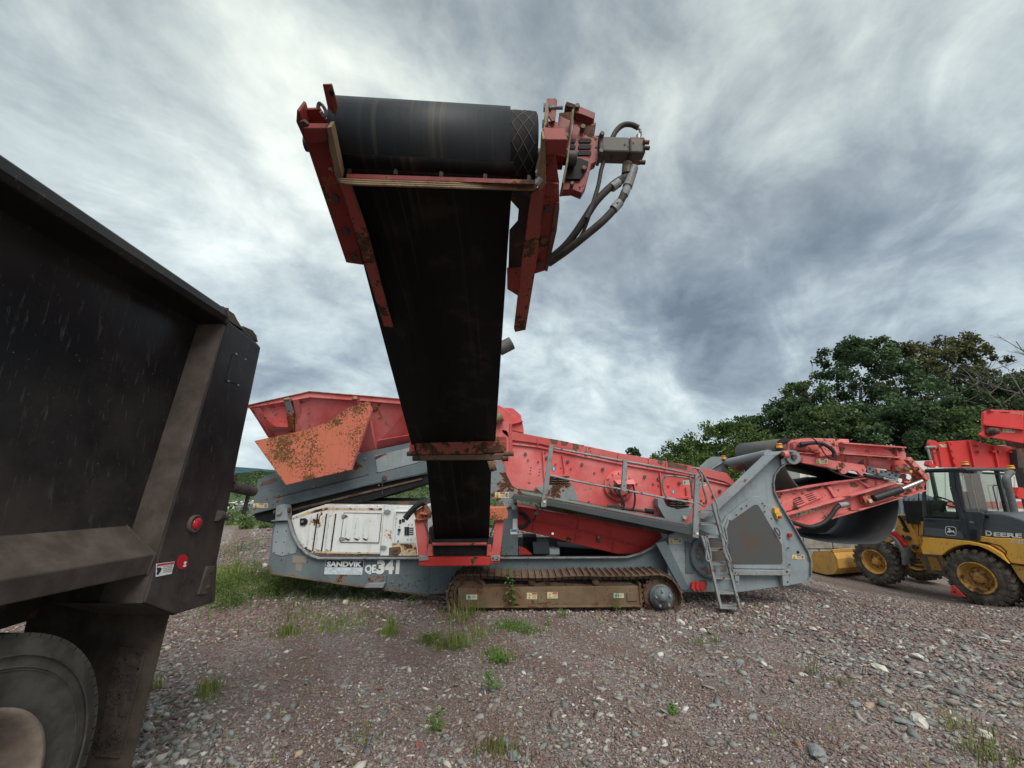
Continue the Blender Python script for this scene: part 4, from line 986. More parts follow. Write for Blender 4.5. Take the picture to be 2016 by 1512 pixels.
# ---- walkway with railing
WKY0, WKY1 = 6.30, 6.86
wk = MB(); a = [W(4, 160, 612, WKY0), W(4, 1440, 830, WKY0)]
wk.prism([W(4, 180, 612, WKY0), W(4, 360, 640, WKY0), W(4, 1430, 840, WKY0), W(4, 1530, 880, WKY0), W(4, 1530, 908, WKY0), W(4, 1400, 890, WKY0), W(4, 365, 672, WKY0), W(4, 160, 640, WKY0)], (0, .05, 0), 'grey_dark')
WK = wk.build('walkway', SM, .004)
MB().slab([W(4, 185, 612, WKY0 + .05), W(4, 1432, 838, WKY0 + .05), W(4, 1432, 838, WKY0 + .05) + Vector((0, .5, 0)), W(4, 185, 612, WKY0 + .05) + Vector((0, .5, 0))], .03, 'dark_steel').build('deck_grating', WK)
MB().beam(W(4, 225, 590, WKY1 - .1), W(4, 1445, 825, WKY1 - .1), .02, .035, 'galv').build('toe_board', WK)
MB().beam(W(4, 360, 690, WKY0 + .3), W(4, 1290, 880, WKY0 + .3), .08, .06, 'dark_steel').build('deck_bearer', WK)
def rail(pts, r=.016, Y=WKY0 - .01, name='handrail', mat='galv', parent=None): return MB().tube(smooth_path(PL(4, pts, Y), 4), r, mat, 8).build(name, parent or WK)
rail([(455, 288), (700, 335), (950, 380), (1200, 425), (1440, 475)]); rail([(430, 478), (700, 535), (930, 575), (1200, 630), (1430, 668)])
for pts in ([(428, 268), (458, 265), (405, 700), (368, 695)], [(940, 368), (968, 368), (960, 592), (925, 585)], [(1438, 465), (1468, 470), (1462, 915), (1420, 905)]):
    plate('rail_post', 4, pts, WKY0 - .035, .05, 'galv', WK, .004)
boltheads('bolts', 4, [(393, 660), (450, 880), (1450, 880)], WKY0 - .035, WK, .018, 'lamp_white')
rail([(1450, 655), (1500, 690), (1512, 640), (1490, 560), (1480, 480), (1440, 428), (1405, 440), (1402, 500), (1410, 560), (1415, 640)], .015, WKY0 + .12)
rail([(1410, 535), (1400, 500), (1260, 482), (1225, 490), (1210, 540), (1225, 600), (1250, 632), (1300, 642)], .015, WKY0 + .12)
rail([(1440, 430), (1470, 440), (1520, 520), (1580, 660), (1600, 740), (1605, 800)], .015, WKY0 - .02)
# chain hanging clump near walkway
MB().tube(smooth_path(PL(4, [(330, 680), (350, 720), (320, 745), (360, 740), (385, 700)], WKY0 + .1), 5), .012, 'dark_steel', 6).build('hung_chain', WK)

# ---- ladder
LD = empty('ladder_origin', W(5, 330, 1430, 6.12), '', ''); bpy.data.objects.remove(LD)
ld = MB()
def stile(a, b, ya, yb): ld.beam(W(5, *a, ya), W(5, *b, yb), .05, .035, 'galv')
stile((250, 600), (330, 900), 6.22, 6.18); stile((330, 900), (460, 1418), 6.18, 6.12)
stile((165, 855), (230, 1060), 6.22, 6.18); stile((230, 1060), (315, 1425), 6.18, 6.12)
LA = ld.build('ladder', SM, .004)
for x0, x1, y, Yd in ((155, 262, 668, 6.22), (160, 292, 765, 6.21), (212, 318, 865, 6.2), (230, 345, 968, 6.18), (240, 378, 1077, 6.16), (258, 405, 1188, 6.15), (300, 440, 1305, 6.13), (330, 470, 1420, 6.12)):
    m = MB(); m.prism(PL(5, [(x0, y - 9), (x1, y - 7), (x1, y + 9), (x0, y + 7)], Yd), (0, .13, 0), 'galv')
    for k in range(12): p = W(5, x0 + (x1 - x0) * (k + .5) / 12, y - 10, Yd + .01); m.box(p, (.012, .02, .012), 'galv')
    m.build('rung', LA)
for pts in ([(190, 860), (205, 940), (200, 1030), (220, 1055), (238, 1030), (225, 950), (205, 870)], [(320, 835), (355, 900), (360, 960), (390, 1040), (380, 1055), (345, 1000), (330, 900)], [(290, 640), (300, 700), (315, 740), (310, 770)]):
    MB().tube(smooth_path(PL(5, pts, 6.08), 5), .014, 'galv', 8).build('grab_rail', LA)

# ---- right-hand side frame
RY = 6.5
fp = [(5, 1296), (-95, 1280), (-95, 850), (-52, 832), (60, 760), (160, 722), (440, 470), (690, 232), (745, 202), (850, 200), (880, 210), (820, 285), (765, 325), (728, 375), (716, 440), (722, 510), (765, 600), (880, 790), (985, 975), (1010, 1050), (1006, 1170), (985, 1205), (940, 1228), (830, 1246), (470, 1296)]
RF = plate('side_frame', 5, fp, RY, .07, 'grey_light', SM, .006)
ef = MB(); seq = [(160, 724), (440, 468), (692, 228), (745, 198), (850, 196)]
for a, b in zip(seq, seq[1:]): ef.beam(W(5, *a, RY + .0), W(5, *b, RY + .0), .30, .02, 'grey_light')
seq = [(880, 210), (820, 285), (765, 325), (728, 375), (716, 440), (722, 510), (765, 600), (880, 790), (985, 975), (1010, 1050), (1006, 1170), (985, 1205), (940, 1228)]
for a, b in zip(seq, seq[1:]): ef.beam(W(5, *a, RY + .01), W(5, *b, RY + .01), .10, .012, 'grey_light')
ef.build('edge_flange', RF)
MB().prism([q + Vector((0, 2.0, 0)) for q in PL(5, fp, RY)], (0, .07, 0), 'grey_light').build('far_side_frame', RF)
plate('dark_gusset', 4, [(1165, 950), (1235, 930), (1400, 1270), (1340, 1272)], RY - .04, .05, 'grey', RF)
plate('access_panel', 4, [(1365, 930), (1440, 960), (1428, 1155), (1372, 1155)], RY - .012, .012, 'grey', RF)
# guard door
GD = plate('guard_door', 5, [(318, 775), (355, 700), (530, 565), (575, 545), (618, 548), (655, 580), (855, 940), (868, 1162), (420, 1168), (385, 1080), (345, 900)], RY - .035, .035, 'grey_light', RF, .008)
plate('guard_frame', 5, [(345, 790), (372, 715), (540, 588), (580, 570), (612, 575), (640, 605), (818, 930), (832, 1100), (815, 1118), (420, 1112), (395, 1060), (372, 930)], RY - .055, .02, 'grey_light', GD, .008)
plate('mesh_panel', 5, [(362, 800), (380, 750), (575, 612), (605, 610), (625, 640), (792, 925), (800, 1062), (785, 1078), (410, 1078), (395, 1040), (375, 900)], RY - .059, .003, 'guard_mesh', GD, 0)
boltheads('bolts', 5, [(515, 618), (435, 690), (385, 735), (655, 620), (710, 720), (775, 870), (840, 950), (850, 1080), (640, 600), (475, 640), (360, 940), (655, 665)], RY - .055, GD, .012, 'dark_steel', .012)
plate('kick_bar', 5, [(410, 1122), (865, 1128), (865, 1166), (410, 1164)], RY - .10, .06, 'galv', RF, .004)
plate('bar_bracket', 5, [(424, 1166), (460, 1168), (462, 1248), (432, 1240)], RY - .1, .08, 'grey_light', RF, .003)
plate('bar_bracket', 5, [(795, 1166), (850, 1166), (852, 1246), (802, 1248)], RY - .1, .08, 'grey_light', RF, .003)
boltheads('holes', 5, [(442, 1216), (838, 1216)], RY - .1, RF, .012, 'rubber_black', .003)
MB().tube(smooth_path(PL(5, [(738, 790), (742, 820), (768, 850), (778, 848), (772, 815), (748, 792)], RY - .08), 4), .008, 'dark_steel', 6).build('door_handle', GD)
es = MB(); es.prism(PL(5, [(735, 638), (772, 636), (776, 672), (740, 680)], RY - .06), (0, .06, 0), 'yellow'); es.prism(PL(5, [(748, 682), (790, 676), (792, 720), (758, 726)], RY - .07), (0, .07, 0), 'label_yellow'); p = W(5, 772, 708, RY - .07); es.cyl(p + Vector((0, -.03, 0)), p, .022, 'lamp_red', 12); es.build('emergency_stop', RF)
p = W(5, 846, 847, RY); MB().cyl(p + Vector((0, -.05, 0)), p, .028, 'lamp_red', 14).build('red_cap', RF)
p = W(5, 918, 982, RY); MB().cyl(p + Vector((0, -.01, 0)), p, .02, 'rubber_black', 6).build('drain_hole', RF)
label_sign(5, 872, 1003, 970, 1038, RY, RF, 'warn'); label_sign(4, 1255, 914, 1345, 950, RY, RF, 'warn')
# round guard behind ladder
c = W(5, 240, 1010, RY); MB().lathe(c, (0, -1, 0), [(0, .33), (.05, .33), (.055, .31), (.055, .26), (.04, .25), (.04, 0)], 'grey', 40).build('round_guard', RF)
MB().prism(PL(5, [(185, 890), (345, 870), (385, 1060), (240, 1060), (185, 1000)], RY - .05), (0, .008, 0), 'guard_mesh').build('mesh_panel', RF)
tw = MB()
for k in range(3):
    x = 90 + k * 34; tw.prism(PL(5, [(x, 1222), (x + 30, 1215), (x + 48, 1270), (x + 20, 1292), (x - 5, 1265)], RY - .10 - .02 * k), (0, .05, 0), 'bright_red')
tw.build('tow_hook', RF); plate('rust_patch', 5, [(78, 1220), (190, 1200), (210, 1225), (195, 1280), (90, 1290)], RY - .003, .002, 'track_rust', RF, 0)
kn = MB(); c = W(5, 884, 238, RY - .08); kn.cyl(c, c + Vector((0, .22, 0)), .11, 'grey_light', 22); kn.prism(PL(5, [(780, 205), (885, 205), (900, 262), (850, 276), (790, 300)], RY - .04), (0, .14, 0), 'grey_light'); kn.cyl(c + Vector((0, -.03, 0)), c, .04, 'dark_steel', 12)
kn.build('pivot_lug', RF)
p = W(12, 1100, 430, RY - .18); MB().cyl(p, W(12, 1165, 425, RY - .18), .055, 'red_tail', 14).cyl(W(12, 1085, 440, RY - .14), W(12, 1105, 470, RY - .14), .05, 'rubber_black', 10).build('horn', RF)
cross = MB(); a = W(12, 230, 555, 8.25); b = W(12, 880, 420, RY + .12); cross.cyl(a, b, .075, 'grey_light', 20); CR = cross.build('cross_tube', RF)
MB().slab([W(12, 0, 660, 8.3), W(12, 130, 575, 8.2), W(12, 240, 525, 8.2), W(12, 275, 600, 8.2), W(12, 215, 700, 8.25), W(12, 130, 690, 8.25)], .05, 'grey_light').build('cross_tube_bracket', RF)
def beacon(base, r=.045, h=.07, parent=None, name='beacon'):
    b = Vector(base); m = MB(); m.cyl(b, b + Vector((0, 0, .03)), r * 1.1, 'rubber_black', 16); m.lathe(b + Vector((0, 0, .03)), (0, 0, 1), [(0, r), (h * .35, r), (h * .36, r * .94), (h * .7, r * .94), (h * .71, r), (h, r * .85), (h, 0)], 'beacon_orange', 16); return m.build(name, parent)
beacon(W(12, 1050, 355, RY + .1), .046, .075, RF); beacon(W(12, 198, 520, 8.2), .042, .07, RF)

# ---- tail conveyor, folded
TCY = 6.98
def t5(pts, Y, th, mat, name, parent, bevel=.004): return plate(name, 5, pts, Y, th, mat, parent, bevel)
TC = t5([(735, 515), (1000, 460), (1200, 428), (1450, 402), (1660, 430), (1655, 446), (815, 692), (765, 600)], TCY, .03, 'red_tail', 'tail_conveyor', SM)
LC = t5([(815, 694), (1655, 444), (1905, 470), (1910, 495), (1700, 545), (900, 797), (868, 760)], TCY - .04, .05, 'red_tail', 'lower_chord', TC)
ff = MB(); ff.beam(W(5, 815, 690, TCY - .10), W(5, 1668, 438, TCY - .10), .14, .018, 'red_tail'); ff.beam(W(5, 900, 796, TCY - .10), W(5, 1900, 498, TCY - .10), .12, .016, 'red_tail'); ff.beam(W(5, 735, 513, TCY - .03), W(5, 1460, 400, TCY - .03), .08, .016, 'red_tail'); ff.build('chord_flange', TC, .003)
VP = t5([(772, 602), (858, 574), (1060, 502), (1112, 556), (880, 650), (812, 668)], TCY - .03, .03, 'red_tail', 'vent_guard', TC, .008)
t5([(1150, 470), (1175, 468), (1235, 548), (1205, 556)], TCY - .04, .04, 'red_tail', 'rib', TC); t5([(1380, 415), (1400, 415), (1500, 470), (1475, 478)], TCY - .04, .04, 'red_tail', 'rib', TC)
sl = MB()
for gx, gy in ((880, 562), (972, 530)):
    for k in range(4): x = gx + k * 10; y = gy + k * 14; sl.prism(PL(5, [(x, y + 6), (x + 60, y - 14), (x + 62, y - 9), (x + 2, y + 12)], TCY - .033), (0, .003, 0), 'rubber_black')
for k in range(4): sl.prism(PL(5, [(774, 600 + k * 15), (792, 595 + k * 15), (793, 600 + k * 15), (775, 606 + k * 15)], TCY - .033), (0, .003, 0), 'rubber_black')
sl.build('vent_slots', VP)
def jag(pts, a=4, n=5):
    j = []
    for (p, q), (r_, s_) in zip(pts, pts[1:] + pts[:1]):
        for k in range(n): j.append((p + (r_ - p) * k / n + random.uniform(-a, a), q + (s_ - q) * k / n + random.uniform(-a, a)))
    return j
for pts in ([(980, 490), (1100, 462), (1105, 478), (990, 508)], [(1110, 462), (1180, 448), (1165, 475), (1140, 492)], [(1320, 440), (1360, 432), (1395, 458), (1385, 475), (1335, 470)], [(1405, 420), (1460, 412), (1470, 440), (1430, 442)], [(1220, 490), (1245, 495), (1240, 512)]):
    t5(jag(pts), TCY - .003, .002, 'track_rust', 'rust_patch', TC, 0)
for pts in ([(1390, 535), (1440, 525), (1460, 590), (1440, 612), (1410, 600)], [(1430, 500), (1500, 478), (1480, 500)], [(1740, 470), (1800, 462), (1780, 490), (1750, 500)]): t5(jag(pts), TCY - .044, .003, 'track_rust', 'rust_patch', TC, 0)
cyl_ = MB(); cyl_.cyl(W(5, 1512, 562, TCY - .2), W(5, 1725, 492, TCY - .2), .055, 'rubber_hose', 18); cyl_.cyl(W(5, 1725, 492, TCY - .2), W(5, 1890, 425, TCY - .2), .028, 'chrome_rod', 14); cyl_.build('fold_ram', TC)
lg = MB(); lg.prism(PL(5, [(1425, 545), (1480, 540), (1512, 570), (1500, 600), (1470, 615), (1450, 600)], TCY - .16), (0, .12, 0), 'orange_rust'); p = W(5, 1478, 580, TCY - .17); lg.cyl(p + Vector((0, -.03, 0)), p, .03, 'cream', 14); lg.build('ram_lug', TC, .004)
MB().tube(smooth_path(PL(5, [(840, 735), (930, 768), (1020, 785), (1110, 758), (1175, 700), (1225, 632), (1300, 608)], TCY - .2), 10), .034, 'rubber_hose', 10, ridged=.92).build('sleeved_hose', TC)
MB().cyl(W(5, 1240, 618, TCY - .2), W(5, 1305, 606, TCY - .2), .042, 'galv', 12).build('hose_fitting', TC)
wl = MB()
label_sign(5, 902, 655, 1070, 690, TCY - .04, TC, 'warn') if False else None
pl0 = W(5, 905, 690, TCY - .045); pl1 = W(5, 1068, 645, TCY - .045); xd = (pl1 - pl0); up_ = Vector((-.02, 0, .15))
def pw_chord(u, v, d): return pl0 + xd * u + (W(5, 905, 690, TCY) - W(5, 905, 725, TCY)) * (v - .45) + Vector((0, -d, 0))
label_sign(5, 0, .85, .5, 0, 0, TC, 'blue', pw=lambda x, y, d: pw_chord(x, y, d)); label_sign(5, .5, .85, 1, 0, 0, TC, 'warn', pw=lambda x, y, d: pw_chord(x, y, d))
# upper folded section
UP = t5([(850, 190), (905, 205), (1200, 220), (1480, 240), (1665, 262), (1640, 338), (1440, 312), (1100, 262), (890, 215)], TCY + .10, .03, 'red_tail', 'upper_trough', TC)
AR = t5([(900, 214), (1180, 262), (1440, 302), (1458, 335), (1438, 378), (1420, 390), (1385, 352), (1330, 340), (1290, 372), (1262, 370), (1235, 336), (1100, 308), (870, 272)], TCY - .09, .05, 'red_tail', 'lift_arm', TC, .006)
t5([(1200, 120), (1250, 122), (1740, 155), (1735, 238), (1560, 222), (1250, 212), (1200, 205)], TCY - .02, .05, 'red_tail', 'top_channel', TC)
tcf = MB(); tcf.beam(W(5, 1245, 128, TCY - .08), W(5, 1740, 165, TCY - .08), .13, .02, 'red_tail'); tcf.beam(W(5, 1250, 212, TCY - .08), W(5, 1700, 242, TCY - .08), .12, .018, 'red_tail'); tcf.build('channel_flange', TC)
t5(jag([(1245, 160), (1285, 165), (1275, 200), (1250, 205)]), TCY - .024, .003, 'track_rust', 'rust_patch', TC, 0); t5(jag([(1590, 172), (1730, 172), (1725, 205), (1660, 215), (1640, 190)]), TCY - .024, .003, 'track_rust', 'rust_patch', TC, 0)
t5(jag([(1385, 280), (1430, 258), (1440, 290), (1400, 295)]), TCY + .095, .003, 'track_rust', 'rust_patch', TC, 0)
for x in (1305, 1480): t5([(x, 228), (x + 12, 228), (x - 2, 300), (x - 12, 298)], TCY + .06, .04, 'red_tail', 'rib', TC)
MT = t5([(835, 195), (850, 130), (880, 100), (1010, 88), (1320, 98), (1322, 124), (1240, 130), (1240, 212), (1120, 232), (1090, 205), (880, 192)], TCY - .05, .14, 'red_tail', 'motor_guard', TC, .01)
t5([(880, 120), (1000, 100), (1080, 150), (1085, 195), (890, 180)], TCY - .14, .1, 'red_tail', 'guard_cover', TC, .02)
t5([(1090, 200), (1112, 200), (1115, 235), (1092, 232)], TCY - .2, .08, 'red_tail', 'clip', TC)
hd = MB(); hd.tube(smooth_path(PL(5, [(940, 140), (1020, 128), (1100, 132), (1160, 160), (1200, 200), (1200, 240)], TCY - .25), 6), .030, 'rubber_hose', 8); hd.build('hose', TC)
MB().tube(smooth_path(PL(5, [(880, 100), (980, 85), (1040, 95), (1090, 150), (1130, 215), (1190, 258), (1205, 225)], TCY - .28), 6), .010, 'rubber_hose', 6).build('hose', TC)
MB().tube(smooth_path(PL(5, [(1140, 320), (1200, 355), (1280, 385), (1360, 400), (1440, 385)], TCY - .14), 6), .012, 'rubber_hose', 6).build('hose', TC)
lo = MB(); lo.prism(PL(5, [(930, 145), (960, 118), (1015, 118), (1020, 140), (960, 162)], TCY - .24), (0, .08, 0), 'dark_steel'); lo.build('hose_block', TC)
GB = t5([(1458, 312), (1738, 372), (1722, 425), (1462, 358)], TCY - .10, .05, 'grey', 'strut', TC, .004)
boltheads('holes', 5, [(1480, 330), (1508, 352), (1572, 355), (1605, 352), (1655, 362), (1635, 375), (1685, 384)], TCY - .1, GB, .018, 'rubber_black', .003)
t5([(1535, 330), (1562, 336), (1560, 366), (1540, 362)], TCY - .12, .03, 'red_tail', 'strut_clamp', GB)
sr = MB(); sr.cyl(W(5, 1440, 382, TCY - .14), W(5, 1577, 405, TCY - .14), .035, 'rubber_hose', 14); sr.cyl(W(5, 1577, 405, TCY - .14), W(5, 1712, 428, TCY - .14), .016, 'chrome_rod', 10); sr.build('small_ram', TC)
t5([(1706, 405), (1735, 408), (1735, 430), (1720, 440), (1706, 432)], TCY - .16, .06, 'lamp_white', 'ram_eye', TC)
t5([(1640, 250), (1705, 240), (1760, 262), (1800, 340), (1700, 365), (1630, 345)], TCY + .12, .05, 'red_rust', 'inner_plate', TC)
KN = t5([(1690, 160), (1752, 165), (1768, 240), (1760, 260), (1725, 262), (1700, 245)], TCY - .06, .12, 'red_tail', 'end_plate', TC, .006)
for pts in ([(1735, 360), (1790, 370), (1812, 400), (1790, 425), (1760, 420), (1722, 385)], [(1700, 300), (1760, 290), (1850, 360), (1900, 420), (1895, 450), (1800, 455), (1740, 430), (1690, 350)]):
    t5(pts, TCY - .12 if pts[0][0] == 1735 else TCY + .0, .1, 'red_tail', 'knuckle_plate', TC, .006)
p = W(13, 1340, 905, TCY - .13); MB().cyl(p + Vector((0, -.02, 0)), p, .045, 'lamp_white', 18).cyl(W(13, 1275, 885, TCY - .15), W(13, 1275, 885, TCY - .05), .035, 'dark_steel', 12).build('pivot_pin', TC)
MB().beam(W(13, 1340, 575, TCY - .05), W(13, 1690, 950, TCY - .05), .08, .085, 'red_tail').build('link_bar', TC, .006)
for x, y in ((1330, 750), (1510, 760), (1180, 765)): MB().cyl(W(13, x, y, TCY - .16), W(13, x, y, TCY + .2), .035, 'brass_dirty', 12).build('bush', TC)
t5([(1760, 455), (1905, 430), (1925, 400), (1935, 420), (1905, 480), (1780, 510)], TCY - .03, .08, 'red_rust', 'end_bracket', TC, .004)
t5([(1690, 505), (1720, 500), (1725, 530), (1700, 535)], TCY, .05, 'track_rust', 'rust_patch', TC, 0)
t5([(1795, 340), (1815, 342), (1815, 362), (1797, 360)], TCY - .15, .03, 'label_yellow', 'grease_cap', TC)
label_sign(5, 1062, 252, 1152, 290, TCY - .092, TC, 'warn')
# belts and drums of the tail conveyor
def sheet(c, pts, Y, depth, th, mat, name, parent):
    P_ = smooth_path(PL(c, pts, Y), 6); n = len(P_); vs_ = []
    for q in P_: vs_ += [q, q + Vector((0, depth, 0))]
    for i, q in enumerate(P_):
        t = (P_[min(i + 1, n - 1)] - P_[max(i - 1, 0)]).normalized(); nn = Vector((-t.z, 0, t.x)) * th
        vs_ += [q + nn, q + nn + Vector((0, depth, 0))]
    o = 2 * n; fs = []
    for i in range(n - 1): fs += [[2 * i, 2 * i + 1, 2 * i + 3, 2 * i + 2], [o + 2 * i, o + 2 * i + 2, o + 2 * i + 3, o + 2 * i + 1], [2 * i, 2 * i + 2, o + 2 * i + 2, o + 2 * i], [2 * i + 1, o + 2 * i + 1, o + 2 * i + 3, 2 * i + 3]]
    m = MB(); m.add(vs_, fs, mat, True); return m.build(name, parent)
MB().lathe(W(5, 838, 172, TCY + .02), (0, 1, 0), [(0, 0), (0, .15), (.06, .15), (.06, .178), (1.35, .178), (1.35, 0)], 'belt_worn', 32).build('head_drum', TC)
MB().lathe(W(5, 838, 172, TCY + .0), (0, 1, 0), [(0, .10), (0, .183), (.03, .183), (.03, .10)], 'rubber_black', 32).build('drum_rim', TC)
sheet(5, [(775, 190), (790, 270), (850, 390), (930, 490)], TCY + .08, 1.25, .02, 'belt_worn', 'worn_belt', TC)
sheet(5, [(870, 280), (1100, 320), (1440, 392), (1620, 430)], TCY + .08, 1.25, .015, 'belt_dark', 'upper_belt', TC)
sheet(5, [(930, 478), (1200, 440), (1440, 410), (1640, 425)], TCY + .1, 1.25, .015, 'belt_dark', 'carrying_belt', TC)
sheet(5, [(880, 780), (935, 838), (1050, 888), (1250, 915), (1460, 922), (1560, 912), (1640, 845), (1690, 740), (1708, 620), (1700, 540)], TCY + .06, 1.18, .012, 'belt_charcoal', 'sagging_belt', TC)
MB().prism([q + Vector((0, 1.15, 0)) for q in PL(5, [(760, 640), (880, 790), (935, 838), (1050, 888), (1250, 915), (1460, 922), (1560, 912), (1640, 845), (1690, 740), (1708, 620), (1700, 500), (1400, 560)], TCY)], (0, .01, 0), 'belt_charcoal').build('belt_loop_filler', TC)  # dark filler plate added to close off the far side of the loop
dr = MB(); dr.prism([q + Vector((0, 1.35, 0)) for q in PL(5, [(735, 515), (1450, 402), (1905, 470), (1910, 495), (900, 797)], TCY)], (0, .05, 0), 'red_tail'); dr.prism([q + Vector((0, 1.35, 0)) for q in PL(5, [(850, 120), (1740, 155), (1735, 238), (1640, 338), (890, 215)], TCY)], (0, .05, 0), 'red_tail'); dr.build('far_side_rails', TC)
MB().cyl(W(12, 380, 630, 8.2), W(12, 390, 628, 8.5), .08, 'dark_steel', 16).prism(PL(12, [(415, 410), (450, 365), (510, 368), (500, 450), (500, 690), (380, 680), (400, 600), (440, 570)], 8.4), (0, .05, 0), 'red').build('far_drum_bracket', TC)

# ================================================================== SIDE CONVEYOR (towards the camera)
A_ = 4.1
LAT = Vector((1, .0715, 0)).normalized(); DIR = Vector((.0715, -1, .48)).normalized(); NUP = LAT.cross(DIR).normalized(); NUP = NUP if NUP.z > 0 else -NUP
def cpt(s, w, h):                                  # s : Y along the underside line, w : lateral, h : above the belt underside
    return Vector((-.28 - .0715 * s, s, EYE + .24 + .48 * (3.95 - s))) + LAT * w + NUP * h
def tpt(s, w, h=0):                                # steep tail piece
    k = (s - 5.0) / 1.2; return Vector((-.28 - .0715 * s, s, EYE + .08 - 1.09 * k)) + LAT * w + Vector((0, .6, .8)) * h
def PU(c, x, y, h): return WP(c, x, y, cpt(3, 0, h), NUP)
SC = MB()
for k in (-1, 1):
    SC.prism([cpt(1.95, k * .36, .03), cpt(4.0, k * .36, .03), cpt(4.0, k * .36, .22), cpt(1.95, k * .36, .22)], LAT * .012 * -k, 'red')
for s in (2.4, 3.1, 3.8): SC.beam(cpt(s, -.36, .1), cpt(s, .36, .1), .05, .05, 'red', side=NUP)
SCO = SC.build('side_conveyor', SM, .0)
# return belt, steep tail belt, drum wrap
drumC = Vector((0, 1.69, EYE + 1.516)); drumC.x = -.28 - .0715 * 1.69; RD = .198
bm = MB(); prof = [tpt(6.25, 0), tpt(5.6, 0), tpt(5.0, 0)]
W2 = .40
def belt_strip(m, pts, w2, th, up, mat):
    vs_ = []
    for p, u in zip(pts, up): vs_ += [p - LAT * w2, p + LAT * w2, p - LAT * w2 + u * th, p + LAT * w2 + u * th]
    fs = []
    for i in range(len(pts) - 1):
        a = 4 * i; b = a + 4; fs += [[a, a + 1, b + 1, b], [a + 2, b + 2, b + 3, a + 3], [a, b, b + 2, a + 2], [a + 1, a + 3, b + 3, b + 1]]
    fs += [[0, 2, 3, 1], [4 * (len(pts) - 1) + i for i in (0, 1, 3, 2)]]
    m.add(vs_, fs, mat, True)
ss_ = np.linspace(4.25, 2.15, 12); dB = Vector((-.28 - .0715 * 1.69, 1.69, EYE + 1.516)) - NUP * .198
belt_strip(bm, [cpt(s, 0, 0) for s in ss_] + [cpt(1.98, 0, .006), dB, dB + DIR * .05], W2, .012, [NUP] * 15, 'belt')
bm.build('return_belt', SCO)
ang0 = math.atan2(cpt(1.76, 0, 0).z - drumC.z, cpt(1.76, 0, 0).y - drumC.y)
wr = MB(); P_ = []
for k in range(29):
    a = R(-58) - k / 28 * R(240)
    P_.append((drumC + Vector((0, math.cos(a), math.sin(a))) * RD, Vector((0, -math.cos(a), -math.sin(a)))))
belt_strip(wr, [p for p, u in P_], W2 - .005, .012, [u for p, u in P_], 'belt_drum')
wr.build('belt_wrap', SCO)
tbm = MB(); belt_strip(tbm, [tpt(s, 0) for s in np.linspace(6.14, 4.6, 8)], W2 - .01, .012, [Vector((0, .6, .8))] * 8, 'belt'); tbm.build('tail_belt', SCO)
cbm = MB(); belt_strip(cbm, [cpt(s, 0, .30) for s in np.linspace(4.6, 1.75, 8)], W2, .012, [NUP] * 8, 'belt'); cbm.build('carrying_belt', SCO)
# head drum with diamond lagging on its bare end
dm = MB(); dm.lathe(drumC - LAT * .40, LAT, [(0, 0), (0, .184), (.905, .184), (.91, .176), (.91, 0)], 'rubber_black', 48)
DM = dm.build('head_drum', SCO)
lagm = MB()
r0 = .184; wa, wb = .403, .505
for k in range(14):
    for sgn in (1, -1):
        pts = [drumC + LAT * (wa - .002 + (wb - wa) * t) + Vector((0, math.cos(a), math.sin(a))) * (r0 - .0005) for t in np.linspace(0, 1, 6) for a in [2 * math.pi * k / 14 + sgn * t * .9]]
        lagm.tube(pts, .0034, 'hose_brown', 4)
lagm.build('diamond_lagging', DM)
MB().cyl(drumC - LAT * .58, drumC + LAT * .72, .035, 'dark_steel', 14).build('drum_shaft', SCO)
# scraper bar in front of drum
sb = MB()
P0 = W(1, 300, 590, 1.62); 
def PH(x, y, Y=1.585): return W(1, x, y, Y)
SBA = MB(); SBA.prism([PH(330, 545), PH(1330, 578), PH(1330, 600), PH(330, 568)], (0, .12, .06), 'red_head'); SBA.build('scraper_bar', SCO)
sc2 = MB()
for dy, r in ((0, .0065), (14, .0065), (26, .006)):
    pts = [PH(262 + dy * .3, 452 + dy * .2, 1.60), PH(270, 520 + dy * .5, 1.585), PH(290 + dy * .2, 568 + dy * .5, 1.58), PH(335, 578 + dy * .8, 1.575), PH(600, 588 + dy * .8, 1.575), PH(900, 598 + dy * .8, 1.59), PH(1250, 610 + dy * .7, 1.62), PH(1330, 612 + dy * .5, 1.63), PH(1345, 560 + dy * .2, 1.635), PH(1348, 500, 1.64)]
    sc2.tube(smooth_path(pts, 3), r, 'brass_dirty', 6)
sc2.build('scraper_strap', SCO)
sbb = MB()
for x, y in ((345, 545), (590, 552), (832, 566), (1066, 578), (1300, 585)): p = PH(x, y, 1.60); sbb.cyl(p, p + Vector((0, 0, .025)), .010, 'dark_steel', 6, smooth=False)
for x, y in ((250, 480), (258, 525), (1355, 545), (1362, 585), (1350, 600)): p = PH(x, y, 1.60); sbb.cyl(p, p + Vector((-.012, -.016, 0)), .011, 'steel_bolt', 6, smooth=False)
o = sbb.build('bolts', SCO); o['kind'] = 'stuff'
